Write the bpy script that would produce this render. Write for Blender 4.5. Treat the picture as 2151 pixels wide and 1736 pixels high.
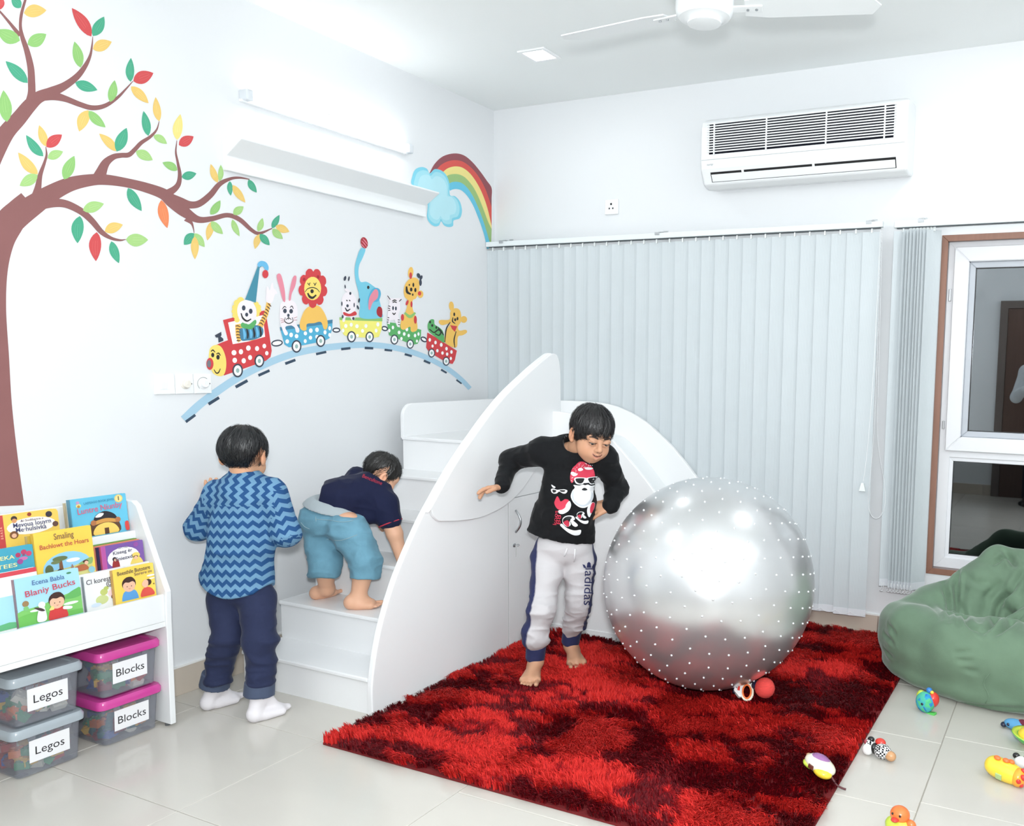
import bpy, bmesh, math, random
import numpy as np
from mathutils import Vector, Matrix, Euler
from mathutils.geometry import tessellate_polygon

# ------------------------------------------------------------------ clear, camera, world, light, exposure
for o in list(bpy.data.objects): bpy.data.objects.remove(o, do_unlink=True)
SC = bpy.context.scene
COL = SC.collection
# The photograph is an off-centre crop of a 3:2 frame, so the camera carries a lens shift (values in 2151 x 1736 pixels).
FPX, PPX, PPY, IW, IH = 1781.3, 1437.04, 953.99, 2151.0, 1736.0
CAM = np.array([3.2998, -4.3342, 1.40])
CEIL = 2.903
def _basis(yaw, pitch, roll):
    Fv = np.array([math.sin(yaw)*math.cos(pitch), math.cos(yaw)*math.cos(pitch), math.sin(pitch)])
    Rv = np.cross(Fv, [0, 0, 1.0]); Rv /= np.linalg.norm(Rv); Uv = np.cross(Rv, Fv)
    c, s = math.cos(roll), math.sin(roll)
    return c*Rv + s*Uv, -s*Rv + c*Uv, Fv
RV, UV, FV = _basis(-.4311, -.1057, .0178)
cam_d = bpy.data.cameras.new('camera'); cam = bpy.data.objects.new('camera', cam_d); COL.objects.link(cam)
cam.matrix_world = Matrix(((RV[0], UV[0], -FV[0], CAM[0]), (RV[1], UV[1], -FV[1], CAM[1]), (RV[2], UV[2], -FV[2], CAM[2]), (0, 0, 0, 1)))
cam_d.sensor_fit = 'HORIZONTAL'; cam_d.sensor_width = 36.0; cam_d.lens = FPX/IW*36.0
cam_d.shift_x = -(PPX-IW/2)/IW; cam_d.shift_y = (PPY-IH/2)/IW
cam_d.clip_start = .05; cam_d.clip_end = 60
SC.camera = cam
SC.view_settings.view_transform = 'Standard'; SC.view_settings.look = 'None'
SC.view_settings.exposure = -0.08; SC.view_settings.gamma = 1.0
SC.view_settings.use_curve_mapping = False
wd = bpy.data.worlds.new('night'); SC.world = wd; wd.use_nodes = True
wd.node_tree.nodes['Background'].inputs[0].default_value = (.03, .035, .045, 1)
wd.node_tree.nodes['Background'].inputs[1].default_value = .25
LAMP_DOWN, LAMP_TUBE, FILL_COVE_REAR, FILL_COVE_RIGHT, LAMP_FLASH = 3.4, 13.0, 20.0, 9.0, 92.0          # watts of the room's lamps, the flash and the added cove fill
LIGHT_COL = (.955, .985, 1.0)

# pixel -> place: where the line of sight through a pixel of the photograph meets a plane of the room
def ray(x, y): return FV + RV*((x-PPX)/FPX) - UV*((y-PPY)/FPX)
def plane(x, y, ax, v):
    d = ray(x, y); return CAM + d*((v-CAM[ax])/d[ax])
def onL(x, y, o=0.0): return plane(x, y, 0, o)
def onB(x, y, o=0.0): return plane(x, y, 1, o)
def onF(x, y, o=0.0): return plane(x, y, 2, o)
def atd(x, y, d):                                   # point at depth d in front of the lens
    return CAM + ray(x, y)*d

# ------------------------------------------------------------------ materials
def lin(c):
    if isinstance(c, str): c = [int(c[i:i+2], 16)/255 for i in (0, 2, 4)]
    return tuple((v/12.92 if v <= .04045 else ((v+.055)/1.055)**2.4) for v in c[:3]) + (1.0,)
MATS = {}
def nd(nt, typ, **kw):
    n = nt.nodes.new(typ)
    for k, v in kw.items(): setattr(n, k, v)
    return n
def mat(name, col, rough=.5, metal=0.0, var=.04, scale=8.0, bump=0.0, bscale=60.0, coat=0.0, spec=.5, sheen=0.0, sub=0.0, stretch=None, attr=None, bdist=.002):
    """procedural material: base colour with a little noise, optional fine relief"""
    if name in MATS: return MATS[name]
    m = bpy.data.materials.new(name); m.use_nodes = True; nt = m.node_tree
    b = nt.nodes['Principled BSDF']
    tc = nd(nt, 'ShaderNodeTexCoord'); mp = nd(nt, 'ShaderNodeMapping')
    nt.links.new(tc.outputs['Object'], mp.inputs[0])
    if stretch: mp.inputs['Scale'].default_value = stretch
    no = nd(nt, 'ShaderNodeTexNoise'); no.inputs['Scale'].default_value = scale; no.inputs['Detail'].default_value = 4
    nt.links.new(mp.outputs[0], no.inputs['Vector'])
    c = lin(col)
    mx = nd(nt, 'ShaderNodeMix', data_type='RGBA'); mx.blend_type = 'MIX'
    lo = tuple(max(0, v*(1-var)) for v in c[:3])+(1,); hi = tuple(min(1, v*(1+var)) for v in c[:3])+(1,)
    mx.inputs[6].default_value = lo; mx.inputs[7].default_value = hi
    nt.links.new(no.outputs[0], mx.inputs[0])
    src = mx.outputs[2]
    if attr:
        at = nd(nt, 'ShaderNodeVertexColor'); at.layer_name = attr
        m2 = nd(nt, 'ShaderNodeMix', data_type='RGBA'); m2.blend_type = 'MULTIPLY'; m2.inputs[0].default_value = 1
        nt.links.new(src, m2.inputs[6]); nt.links.new(at.outputs[0], m2.inputs[7]); src = m2.outputs[2]
    nt.links.new(src, b.inputs['Base Color'])
    b.inputs['Roughness'].default_value = rough; b.inputs['Metallic'].default_value = metal
    b.inputs['Specular IOR Level'].default_value = spec
    if coat: b.inputs['Coat Weight'].default_value = coat; b.inputs['Coat Roughness'].default_value = .08
    if sheen: b.inputs['Sheen Weight'].default_value = sheen; b.inputs['Sheen Roughness'].default_value = .4
    if sub:
        b.inputs['Subsurface Weight'].default_value = sub; b.inputs['Subsurface Radius'].default_value = (.01, .004, .002); b.inputs['Subsurface Scale'].default_value = 1.0
    if bump:
        n2 = nd(nt, 'ShaderNodeTexNoise'); n2.inputs['Scale'].default_value = bscale; n2.inputs['Detail'].default_value = 5
        nt.links.new(mp.outputs[0], n2.inputs['Vector'])
        bp = nd(nt, 'ShaderNodeBump'); bp.inputs['Strength'].default_value = bump; bp.inputs['Distance'].default_value = bdist
        nt.links.new(n2.outputs[0], bp.inputs['Height']); nt.links.new(bp.outputs[0], b.inputs['Normal'])
    MATS[name] = m
    return m
def emis(name, col, s):
    if name in MATS: return MATS[name]
    m = bpy.data.materials.new(name); m.use_nodes = True; nt = m.node_tree
    b = nt.nodes['Principled BSDF']; b.inputs['Base Color'].default_value = (.9, .9, .9, 1)
    no = nd(nt, 'ShaderNodeTexNoise'); no.inputs['Scale'].default_value = 3
    mx = nd(nt, 'ShaderNodeMix', data_type='RGBA'); c = lin(col); mx.inputs[6].default_value = c; mx.inputs[7].default_value = tuple(v*.98 for v in c[:3])+(1,)
    nt.links.new(no.outputs[0], mx.inputs[0]); nt.links.new(mx.outputs[2], b.inputs['Emission Color'])
    b.inputs['Emission Strength'].default_value = s
    MATS[name] = m; return m

# ------------------------------------------------------------------ mesh helpers
class MB:
    """collects shapes, then links them as ONE mesh object (vertices in world coordinates)"""
    def __init__(s): s.v = []; s.f = []; s.mi = []; s.cur = 0
    def _add(s, vs, fs):
        n = len(s.v); s.v += [tuple(map(float, p)) for p in vs]
        for f in fs: s.f.append(tuple(i+n for i in f)); s.mi.append(s.cur)
        return s
    def box(s, a, b, M=None):
        (x0, y0, z0), (x1, y1, z1) = a, b
        vs = [(x0,y0,z0),(x1,y0,z0),(x1,y1,z0),(x0,y1,z0),(x0,y0,z1),(x1,y0,z1),(x1,y1,z1),(x0,y1,z1)]
        if M is not None: vs = [tuple(M @ Vector(p)) for p in vs]
        return s._add(vs, [(0,3,2,1),(4,5,6,7),(0,1,5,4),(1,2,6,5),(2,3,7,6),(3,0,4,7)])
    def prism(s, pts, ax, a, b, M=None):
        """profile pts (2D, in the two remaining axes in order) pushed from a to b along axis ax"""
        def mk(p, t):
            q = list(p); q.insert(ax, t); return tuple(q)
        n = len(pts); vs = [mk(p, a) for p in pts]+[mk(p, b) for p in pts]
        if M is not None: vs = [tuple(M @ Vector(p)) for p in vs]
        fs = [tuple(range(n-1, -1, -1)), tuple(range(n, 2*n))]+[(i, (i+1) % n, n+(i+1) % n, n+i) for i in range(n)]
        return s._add(vs, fs)
    def tube(s, path, r, n=8, caps=True):
        path = [Vector(p) for p in path]; m = len(path)
        rs = r if isinstance(r, (list, tuple)) else [r]*m
        rings = []; up = None
        for i, p in enumerate(path):
            t = (path[min(i+1, m-1)]-path[max(i-1, 0)]).normalized()
            if up is None:
                up = Vector((0, 0, 1)) if abs(t.z) < .9 else Vector((1, 0, 0))
            a = t.cross(up)
            if a.length < 1e-5: a = t.cross(Vector((1, .3, .2)))
            a.normalize(); b = a.cross(t); up = b
            rings.append([p+(a*math.cos(2*math.pi*k/n)+b*math.sin(2*math.pi*k/n))*rs[i] for k in range(n)])
        vs = [q for rg in rings for q in rg]; fs = []
        for i in range(m-1):
            for k in range(n): fs.append((i*n+k, i*n+(k+1) % n, (i+1)*n+(k+1) % n, (i+1)*n+k))
        if caps: fs += [tuple(range(n-1, -1, -1)), tuple((m-1)*n+k for k in range(n))]
        return s._add(vs, fs)
    def lathe(s, prof, n=24, M=None, caps=True):
        """prof: (radius, z) pairs turned about z"""
        vs = []; m = len(prof)
        for r, z in prof:
            for k in range(n): vs.append((r*math.cos(2*math.pi*k/n), r*math.sin(2*math.pi*k/n), z))
        fs = []
        for i in range(m-1):
            for k in range(n): fs.append((i*n+k, i*n+(k+1) % n, (i+1)*n+(k+1) % n, (i+1)*n+k))
        if caps: fs += [tuple(range(n-1, -1, -1)), tuple((m-1)*n+k for k in range(n))]
        if M is not None: vs = [tuple(M @ Vector(p)) for p in vs]
        return s._add(vs, fs)
    def ball(s, c, r, n=16, m=10, M=None):
        r = (r, r, r) if not isinstance(r, (tuple, list)) else r
        vs = [(0, 0, -1)]
        for i in range(1, m):
            a = math.pi*i/m
            for k in range(n): vs.append((math.sin(a)*math.cos(2*math.pi*k/n), math.sin(a)*math.sin(2*math.pi*k/n), -math.cos(a)))
        vs.append((0, 0, 1)); L = len(vs)-1
        fs = [(0, 1+(k+1) % n, 1+k) for k in range(n)]
        for i in range(m-2):
            for k in range(n): fs.append((1+i*n+k, 1+i*n+(k+1) % n, 1+(i+1)*n+(k+1) % n, 1+(i+1)*n+k))
        fs += [(L, 1+(m-2)*n+k, 1+(m-2)*n+(k+1) % n) for k in range(n)]
        out = []
        for p in vs:
            q = Vector((p[0]*r[0], p[1]*r[1], p[2]*r[2]))
            if M is not None: q = M @ q
            out.append(q+Vector(c))
        return s._add(out, fs)
    def poly(s, pts):
        """flat polygon from 3D points, triangulated"""
        P = [Vector(p) for p in pts]
        tr = tessellate_polygon([P])
        fs = []
        for t in tr: fs.append(tuple(t))
        return s._add(P, fs)
    def build(s, name, mats, parent=None, smooth=False, bevel=0.0, seg=2, angle=35):
        me = bpy.data.meshes.new(name); me.from_pydata(s.v, [], s.f)
        if not isinstance(mats, (list, tuple)): mats = [mats]
        for m in mats: me.materials.append(m)
        if len(mats) > 1: me.polygons.foreach_set('material_index', s.mi)
        return link(name, me, parent, smooth, bevel, seg, angle)
def link(name, me, parent=None, smooth=False, bevel=0.0, seg=2, angle=35):
    me.validate(); me.update()
    o = bpy.data.objects.new(name, me); COL.objects.link(o)
    if smooth:
        me.polygons.foreach_set('use_smooth', [True]*len(me.polygons))
        if smooth == 'auto': me.set_sharp_from_angle(angle=math.radians(angle))
    if bevel:
        md = o.modifiers.new('bevel', 'BEVEL'); md.width = bevel; md.segments = seg; md.limit_method = 'ANGLE'; md.angle_limit = math.radians(40)
    if parent is not None: setpar(o, parent)
    return o
def worldloc(o):
    v = Vector((0, 0, 0))
    while o is not None:
        v += o.location; p = o.parent
        if p is not None: v += o.matrix_parent_inverse.translation
        o = p
    return v
def setpar(o, parent):
    o.parent = parent; o.matrix_parent_inverse = Matrix.Translation(-worldloc(parent))
def tag(o, label=None, cat=None, group=None, kind=None):
    if label: o['label'] = label
    if cat: o['category'] = cat
    if group: o['group'] = group
    if kind: o['kind'] = kind
    return o
def thing(name, loc, label, cat, group=None):
    o = bpy.data.objects.new(name, None); o.empty_display_size = .05; COL.objects.link(o); o.location = tuple(map(float, loc))
    return tag(o, label, cat, group)
def structure(o): o['kind'] = 'structure'; return o
def copy_tree(o, parent=None):
    c = o.copy(); COL.objects.link(c)
    if parent is not None: c.parent = parent
    for ch in list(o.children): copy_tree(ch, c)
    return c
def chain(pts, per=10, closed=False):
    """smooth Catmull-Rom curve through points of any dimension"""
    P = [np.array(p, float) for p in pts]; n = len(P); out = []
    for i in range(n if closed else n-1):
        p0 = P[(i-1) % n] if closed or i > 0 else P[0]*2-P[1]
        p1 = P[i]; p2 = P[(i+1) % n]
        p3 = P[(i+2) % n] if closed or i+2 < n else P[-1]*2-P[-2]
        for k in range(per):
            t = k/per
            out.append(.5*((2*p1)+(-p0+p2)*t+(2*p0-5*p1+4*p2-p3)*t*t+(-p0+3*p1-3*p2+p3)*t**3))
    if not closed: out.append(P[-1])
    return out
def rrect(w, h, r, n=4, cx=0, cy=0):
    """rounded rectangle outline, centred"""
    pts = []
    for sx, sy, a0 in ((1, 1, 0), (-1, 1, 90), (-1, -1, 180), (1, -1, 270)):
        for k in range(n+1):
            a = math.radians(a0+90*k/n); pts.append((cx+sx*(w/2-r)+r*math.cos(a), cy+sy*(h/2-r)+r*math.sin(a)))
    return pts
def text_mesh(txt, size, M, material, name, parent, extrude=.0003, align='CENTER', shear=0.0, fit=None, bold=0.0):
    """flat lettering as a mesh; M places the text plane (x right, y up)"""
    cu = bpy.data.curves.new(name, 'FONT'); cu.body = txt; cu.size = size; cu.align_x = align; cu.align_y = 'CENTER'; cu.extrude = extrude; cu.shear = shear; cu.offset = bold
    cu.resolution_u = 3
    o = bpy.data.objects.new(name, cu); COL.objects.link(o)
    dg = bpy.context.evaluated_depsgraph_get()
    me = bpy.data.meshes.new_from_object(o.evaluated_get(dg)); bpy.data.objects.remove(o, do_unlink=True)
    if fit and len(me.vertices):
        xs = [v.co.x for v in me.vertices]; w = max(xs)-min(xs)
        if w > 0:
            k = fit/w
            for v in me.vertices: v.co.x *= k
    me.transform(M); me.materials.clear(); me.materials.append(material)
    return link(name, me, parent)
def frame(o, x, y, z=None):
    """4x4 from origin and axes"""
    o, x, y = Vector(o), Vector(x).normalized(), Vector(y)
    z = x.cross(y).normalized() if z is None else Vector(z).normalized(); y = z.cross(x).normalized()
    return Matrix(((x.x, y.x, z.x, o.x), (x.y, y.y, z.y, o.y), (x.z, y.z, z.z, o.z), (0, 0, 0, 1)))
# ================================================================== THE ROOM
XR, YB = 4.75, -5.45          # right wall, rear wall (behind the camera)
M_WALL = mat('wall_paint', (.895, .905, .915), .55, var=.012, scale=1.2, bump=.05, bscale=140)
M_CEIL = mat('ceiling_paint', (.945, .96, .96), .7, var=.01, scale=1.0)
M_TILE = mat('floor_tile', (.80, .785, .755), .16, var=.05, scale=2.2, spec=.45, stretch=(1, 3, 1))
M_GROUT = mat('floor_grout', (.68, .66, .62), .8)
M_SKIRT = mat('skirting_tile', (.79, .745, .69), .35, var=.05, scale=3)
M_BEAD = mat('skirting_bead', (.95, .95, .94), .5)
M_WHITE = mat('white_laminate', (.945, .955, .955), .28, var=.01, scale=3)
M_WHITE2 = mat('white_plastic', (.95, .96, .965), .3, var=.01, scale=5)
M_PVC = mat('white_window_frame', (.90, .905, .92), .3, var=.01)
M_BROWN = mat('brown_window_frame', (.56, .40, .33), .45, var=.16, scale=5, stretch=(14, 14, 1))
M_BROWNIN = mat('brown_window_reveal', (.50, .44, .43), .4, var=.1, scale=6)
M_DARK = mat('dark_gap', (.05, .05, .06), .6)
M_RUBBER = mat('black_gasket', (.06, .06, .07), .5)
M_STEEL = mat('brushed_steel', (.72, .73, .74), .3, metal=1.0)
M_CHROME = mat('chrome', (.82, .83, .84), .15, metal=1.0)
M_HOLE = mat('socket_hole', (.08, .09, .1), .5)

# floor: a grout bed with separate glazed tiles set a little proud of it
fl = structure(MB().box((-.1, YB-.1, -.12), (XR+.1, .1, -.004)).build('floor', M_GROUT))
tx0, ty0, tw, th, gap = .862-.686*2, -2.723, .686, .547, .0028
tile_me = {}
for i in range(0, 9):
    for j in range(-6, 8):
        x0 = tx0+i*tw; x1 = x0+tw; y0 = ty0+j*th - (.07 if i in (3, 4) else 0); y1 = y0+th
        a, b = max(x0, 0)+gap/2, min(x1, XR)-gap/2; c, d = max(y0, YB)+gap/2, min(y1, 0)-gap/2
        if b-a < .02 or d-c < .02: continue
        key = (round(b-a, 3), round(d-c, 3))
        if key not in tile_me:
            hw, hh = (b-a)/2, (d-c)/2; e = .0015
            mb = MB(); mb._add([(-hw,-hh,-.006),(hw,-hh,-.006),(hw,hh,-.006),(-hw,hh,-.006),(-hw,-hh,-e),(hw,-hh,-e),(hw,hh,-e),(-hw,hh,-e),(-hw+e,-hh+e,0),(hw-e,-hh+e,0),(hw-e,hh-e,0),(-hw+e,hh-e,0)],
                [(0,1,5,4),(1,2,6,5),(2,3,7,6),(3,0,4,7),(4,5,9,8),(5,6,10,9),(6,7,11,10),(7,4,8,11),(8,9,10,11)])
            o = mb.build('tile', M_TILE, fl); tile_me[key] = o.data
        else:
            o = bpy.data.objects.new('tile', tile_me[key]); COL.objects.link(o); setpar(o, fl)
        o.location = ((a+b)/2, (c+d)/2, 0)
structure(MB().box((-.1, YB-.1, CEIL), (XR+.1, .1, CEIL+.1)).build('ceiling', M_CEIL))
structure(MB().box((-.1, YB-.1, -.05), (0, .1, CEIL+.05)).build('wall_left', M_WALL))
structure(MB().box((XR, YB-.1, -.05), (XR+.1, .1, CEIL+.05)).build('wall_right', M_WALL))
structure(MB().box((-.1, YB-.1, -.05), (XR+.1, YB, CEIL+.05)).build('wall_rear', M_WALL))
WX0, WX1, WZ0, WZ1 = 2.664, 3.95, .37, 2.042          # window opening
wb = MB()
wb.box((-.1, 0, -.05), (WX0, .16, CEIL+.05)); wb.box((WX1, 0, -.05), (XR+.1, .16, CEIL+.05))
wb.box((WX0, 0, -.05), (WX1, .16, WZ0)); wb.box((WX0, 0, WZ1), (WX1, .16, CEIL+.05))
structure(wb.build('wall_back', M_WALL))
# skirting of tile pieces with a white bead on top
SKH = .117
def skirting(name, ax, a, b, at, sgn):
    root = structure(bpy.data.objects.new(name, None)); COL.objects.link(root); root['kind'] = 'structure'
    t = a
    while t < b-.02:
        u = min(t+.605, b)
        if ax == 1: lo, hi = (min(at, at+sgn*.011), t+.001, 0), (max(at, at+sgn*.011), u-.001, SKH)
        else: lo, hi = (t+.001, min(at, at+sgn*.011), 0), (u-.001, max(at, at+sgn*.011), SKH)
        MB().box(lo, hi).build('skirting_tile', M_SKIRT, root, bevel=.0015, seg=1); t = u
    if ax == 1: lo, hi = (min(at, at+sgn*.013), a, SKH), (max(at, at+sgn*.013), b, SKH+.006)
    else: lo, hi = (a, min(at, at+sgn*.013), SKH), (b, max(at, at+sgn*.013), SKH+.006)
    MB().box(lo, hi).build('bead', M_BEAD, root)
    return root
skirting('baseboard_left', 1, YB, 0, 0, 1)
skirting('baseboard_back', 0, .62-.605, XR, 0, -1)
skirting('baseboard_right', 1, YB, 0, XR, -1)
skirting('baseboard_rear', 0, 0, XR, YB, 1)
# the dark door in the rear wall (seen only as a reflection in the window)
M_DOOR = mat('dark_door', (.36, .27, .23), .4, var=.2, scale=4, stretch=(12, 1, 1))
dr = structure(MB().box((2.58, YB, 0), (3.46, YB+.045, 2.06)).build('door_1', M_DOOR, bevel=.004))
fb = MB(); fb.box((2.50, YB, 0), (2.58, YB+.06, 2.14)); fb.box((3.46, YB, 0), (3.54, YB+.06, 2.14)); fb.box((2.58, YB, 2.06), (3.46, YB+.06, 2.14))
fb.build('door_frame', mat('door_frame', (.42, .38, .36), .5), dr)
MB().tube([(3.36, YB+.045, 1.02), (3.36, YB+.10, 1.02), (3.24, YB+.10, 1.02)], .01).build('door_handle', M_STEEL, dr)
MB().box((3.04, YB+.045, 1.50), (3.22, YB+.05, 1.62)).build('door_plate', M_STEEL, dr)

# ------------------------------------------------------------------ window 1: brown liner, white frame, upper sash and lower fixed light
wn = structure(bpy.data.objects.new('window_1', None)); COL.objects.link(wn); wn.location = (WX0, 0, WZ0)
w = .03                                              # brown liner, mitred, standing 6 mm off the wall
def mitre(x0, x1, z0, z1, t, y0, y1, mats, name, parent, bev=.0015):
    """four mitred members of a rectangular frame"""
    P = [((x0, z0), (x1, z0), (x1-t, z0+t), (x0+t, z0+t)), ((x1, z0), (x1, z1), (x1-t, z1-t), (x1-t, z0+t)),
         ((x1, z1), (x0, z1), (x0+t, z1-t), (x1-t, z1-t)), ((x0, z1), (x0, z0), (x0+t, z0+t), (x0+t, z1-t))]
    for pr in P: MB().prism(list(pr), 1, y0, y1).build(name, mats, parent, bevel=bev, seg=1)
mitre(WX0, WX1, WZ0, WZ1, .030, -.006, .004, M_BROWN, 'brown_frame_piece', wn)
mitre(WX0, WX1, WZ0, WZ1, .026, .004, .075, M_BROWNIN, 'reveal_piece', wn)
FX0, FX1, FZ0, FZ1 = WX0+.026, WX1-.026, WZ0+.026, WZ1-.026
mitre(FX0, FX1, FZ0, FZ1, .052, .058, .118, M_PVC, 'outer_frame_piece', wn)
ZM = 1.005
XM = (WX0+WX1)/2+.25
MB().box((FX0+.05, .06, ZM-.045), (FX1-.05, .118, ZM-.005)).build('transom', M_PVC, wn, bevel=.002)
mitre(FX0+.030, FX1-.030, ZM-.012, FZ1-.026, .072, .034, .090, M_PVC, 'sash_piece', wn, .004)
UX0, UX1, UZ0, UZ1 = FX0+.102, FX1-.102, ZM+.060, FZ1-.098
mitre(UX0, UX1, UZ0, UZ1, .030, .058, .085, mat('sash_bead', (.72, .74, .77), .35), 'glazing_bead', wn, .003)
mitre(FX0+.05, FX1-.05, FZ0+.05, ZM-.045, .020, .07, .10, M_PVC, 'lower_bead', wn, .002)
def glass(name, refl, tint):
    m = bpy.data.materials.new(name); m.use_nodes = True; nt = m.node_tree; nt.nodes.remove(nt.nodes['Principled BSDF'])
    out = nt.nodes['Material Output']; tr = nd(nt, 'ShaderNodeBsdfTransparent'); gl = nd(nt, 'ShaderNodeBsdfGlossy'); mx = nd(nt, 'ShaderNodeMixShader')
    tr.inputs[0].default_value = tint; gl.inputs['Roughness'].default_value = .012; gl.inputs[0].default_value = (.93, .97, 1, 1)
    fr = nd(nt, 'ShaderNodeFresnel'); fr.inputs[0].default_value = 1.5
    ad = nd(nt, 'ShaderNodeMath', operation='ADD'); ad.inputs[1].default_value = refl
    no = nd(nt, 'ShaderNodeTexNoise'); no.inputs['Scale'].default_value = 1.5; ml = nd(nt, 'ShaderNodeMath', operation='MULTIPLY'); ml.inputs[1].default_value = .012
    bp = nd(nt, 'ShaderNodeBump'); bp.inputs['Strength'].default_value = .02; nt.links.new(no.outputs[0], bp.inputs['Height']); nt.links.new(bp.outputs[0], gl.inputs['Normal'])
    nt.links.new(fr.outputs[0], ad.inputs[0]); nt.links.new(ad.outputs[0], mx.inputs[0]); nt.links.new(tr.outputs[0], mx.inputs[1]); nt.links.new(gl.outputs[0], mx.inputs[2])
    nt.links.new(mx.outputs[0], out.inputs[0]); return m
M_GLU = glass('window_glass_reflective', .34, (.30, .34, .36, 1)); M_GLL = glass('window_glass_clear', .10, (.4, .42, .42, 1))
MB().box((UX0+.02, .072, UZ0+.02), (UX1-.02, .076, UZ1-.02)).build('pane', M_GLU, wn)
MB().box((FX0+.06, .082, FZ0+.06), (FX1-.06, .086, ZM-.055)).build('pane', M_GLL, wn)
g = MB()
for (x0, x1, z0, z1, y) in ((UX0+.028, UX1-.028, UZ0+.028, UZ1-.028, .060), (FX0+.068, FX1-.068, FZ0+.068, ZM-.063, .074)):
    t = .004
    g.box((x0, y, z0), (x1, y+.012, z0+t)); g.box((x0, y, z1-t), (x1, y+.012, z1)); g.box((x0, y, z0+t), (x0+t, y+.012, z1-t)); g.box((x1-t, y, z0+t), (x1, y+.012, z1-t))
g.build('gasket', M_RUBBER, wn)
MB().box((FX0+.010, .050, 1.73), (FX0+.022, .062, 1.79)).build('hinge', M_STEEL, wn, bevel=.002)
MB().box((FX0+.010, .050, 1.10), (FX0+.022, .062, 1.14)).build('hinge', M_STEEL, wn, bevel=.002)

# ------------------------------------------------------------------ vertical blinds
def vane_mat():
    m = mat('blind_fabric', (.79, .82, .835), .6, var=.03, scale=3)
    nt = m.node_tree; b = nt.nodes['Principled BSDF']
    tc = nd(nt, 'ShaderNodeTexCoord'); wv = nd(nt, 'ShaderNodeTexWave'); wv.inputs['Scale'].default_value = 110; wv.bands_direction = 'X'
    nt.links.new(tc.outputs['Object'], wv.inputs['Vector'])
    bp = nd(nt, 'ShaderNodeBump'); bp.inputs['Strength'].default_value = .35; bp.inputs['Distance'].default_value = .0008
    nt.links.new(wv.outputs['Fac'], bp.inputs['Height']); nt.links.new(bp.outputs[0], b.inputs['Normal'])
    return m
M_VANE = vane_mat(); M_RAIL = mat('blind_rail', (.90, .925, .93), .35, var=.01); M_BEADS = mat('bead_chain', (.93, .94, .95), .3)
M_CLIP = mat('blind_clip', (.93, .95, .95), .35)
random.seed(4)
def bead_string(pts, r, step, name, parent, m=None):
    mb = MB(); P = [np.array(p, float) for p in pts]; acc = 0; last = P[0]; mb.ball(last, r, 6, 4)
    for a, b in zip(P[:-1], P[1:]):
        L = np.linalg.norm(b-a)
        if L == 0: continue
        t = step-acc
        while t <= L:
            mb.ball(a+(b-a)*(t/L), r, 6, 4); t += step
        acc = L-(t-step)
    mb.tube([tuple(p) for p in P], r*.35, 4)
    return mb.build(name, m or M_BEADS, parent, smooth=True)
def vane(root, x, y, z0, z1, wid, ang, pocket=True):
    """one hanging vane, its weight pocket and its top clip"""
    n = 6; pts = []
    for k in range(n+1):
        u = (k/n-.5)*wid; pts.append((u, .0035*math.cos(math.pi*(k/n-.5))))
    prof = pts+[(u, v+.0007) for u, v in reversed(pts)]
    M = Matrix.Translation((x, y, 0)) @ Matrix.Rotation(ang, 4, 'Z')
    v = MB().prism(prof, 2, z0, z1, M).build('vane', M_VANE, root)
    prof2 = [(u, w-.0012) for u, w in pts]+[(u, w+.002) for u, w in reversed(pts)]
    if pocket: MB().prism(prof2, 2, z0, z0+.036, M).build('weight_pocket', mat('blind_pocket', (.86, .875, .895), .6), v)
    MB().box((-.0035, -.006, z1-.006), (.0035, .006, z1+.016), M).build('clip', M_CLIP, v)
    return v
YV = -.075
vb = thing('vertical_blind', (1.19, -.07, .12), 'closed white vertical blind covering the wall left of the window, above the slide', 'blind')
MB().box((.004, YV-.018, 2.083), (2.392, YV+.016, 2.112)).build('rail', M_RAIL, vb, bevel=.003)
MB().box((.02, YV-.009, 2.079), (2.38, YV+.009, 2.084)).build('rail_slot', mat('rail_slot', (.30, .33, .35), .6), vb)
for bx in (.118, 1.163, 2.325):
    k = MB(); k.box((bx-.014, YV-.022, 2.10), (bx+.014, YV+.02, 2.116)); k.box((bx-.006, YV+.0, 2.116), (bx+.022, -.001, 2.121)); k.box((bx-.006, -.004, 2.10), (bx+.022, 0, 2.135))
    k.build('bracket', M_STEEL, vb, bevel=.001)
NV = 30
vx = [.046+(2.338-.046)*i/(NV-1) for i in range(NV)]
zb = .118
for i, x in enumerate(vx):
    vane(vb, x, YV, zb+random.uniform(-.004, .004), 2.064, .089, math.radians(5.5+random.uniform(-3, 3)))
for i in range(NV-1):
    a, b = vx[i]-.03, vx[i+1]-.03
    pts = [(a+(b-a)*t/8, YV-.0125, zb+.024-.017*(1-(t/4-1)**2)) for t in range(9)]
    if i >= 20: bead_string(pts, .0016, .0045, 'bead_link', vb)
a = vx[-1]-.03; pts = [(a+.085*t/8, YV-.014, zb+.024-.014*(1-(t/4-1)**2)) for t in range(9)]; bead_string(pts, .0016, .0045, 'bead_link', vb)
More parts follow.
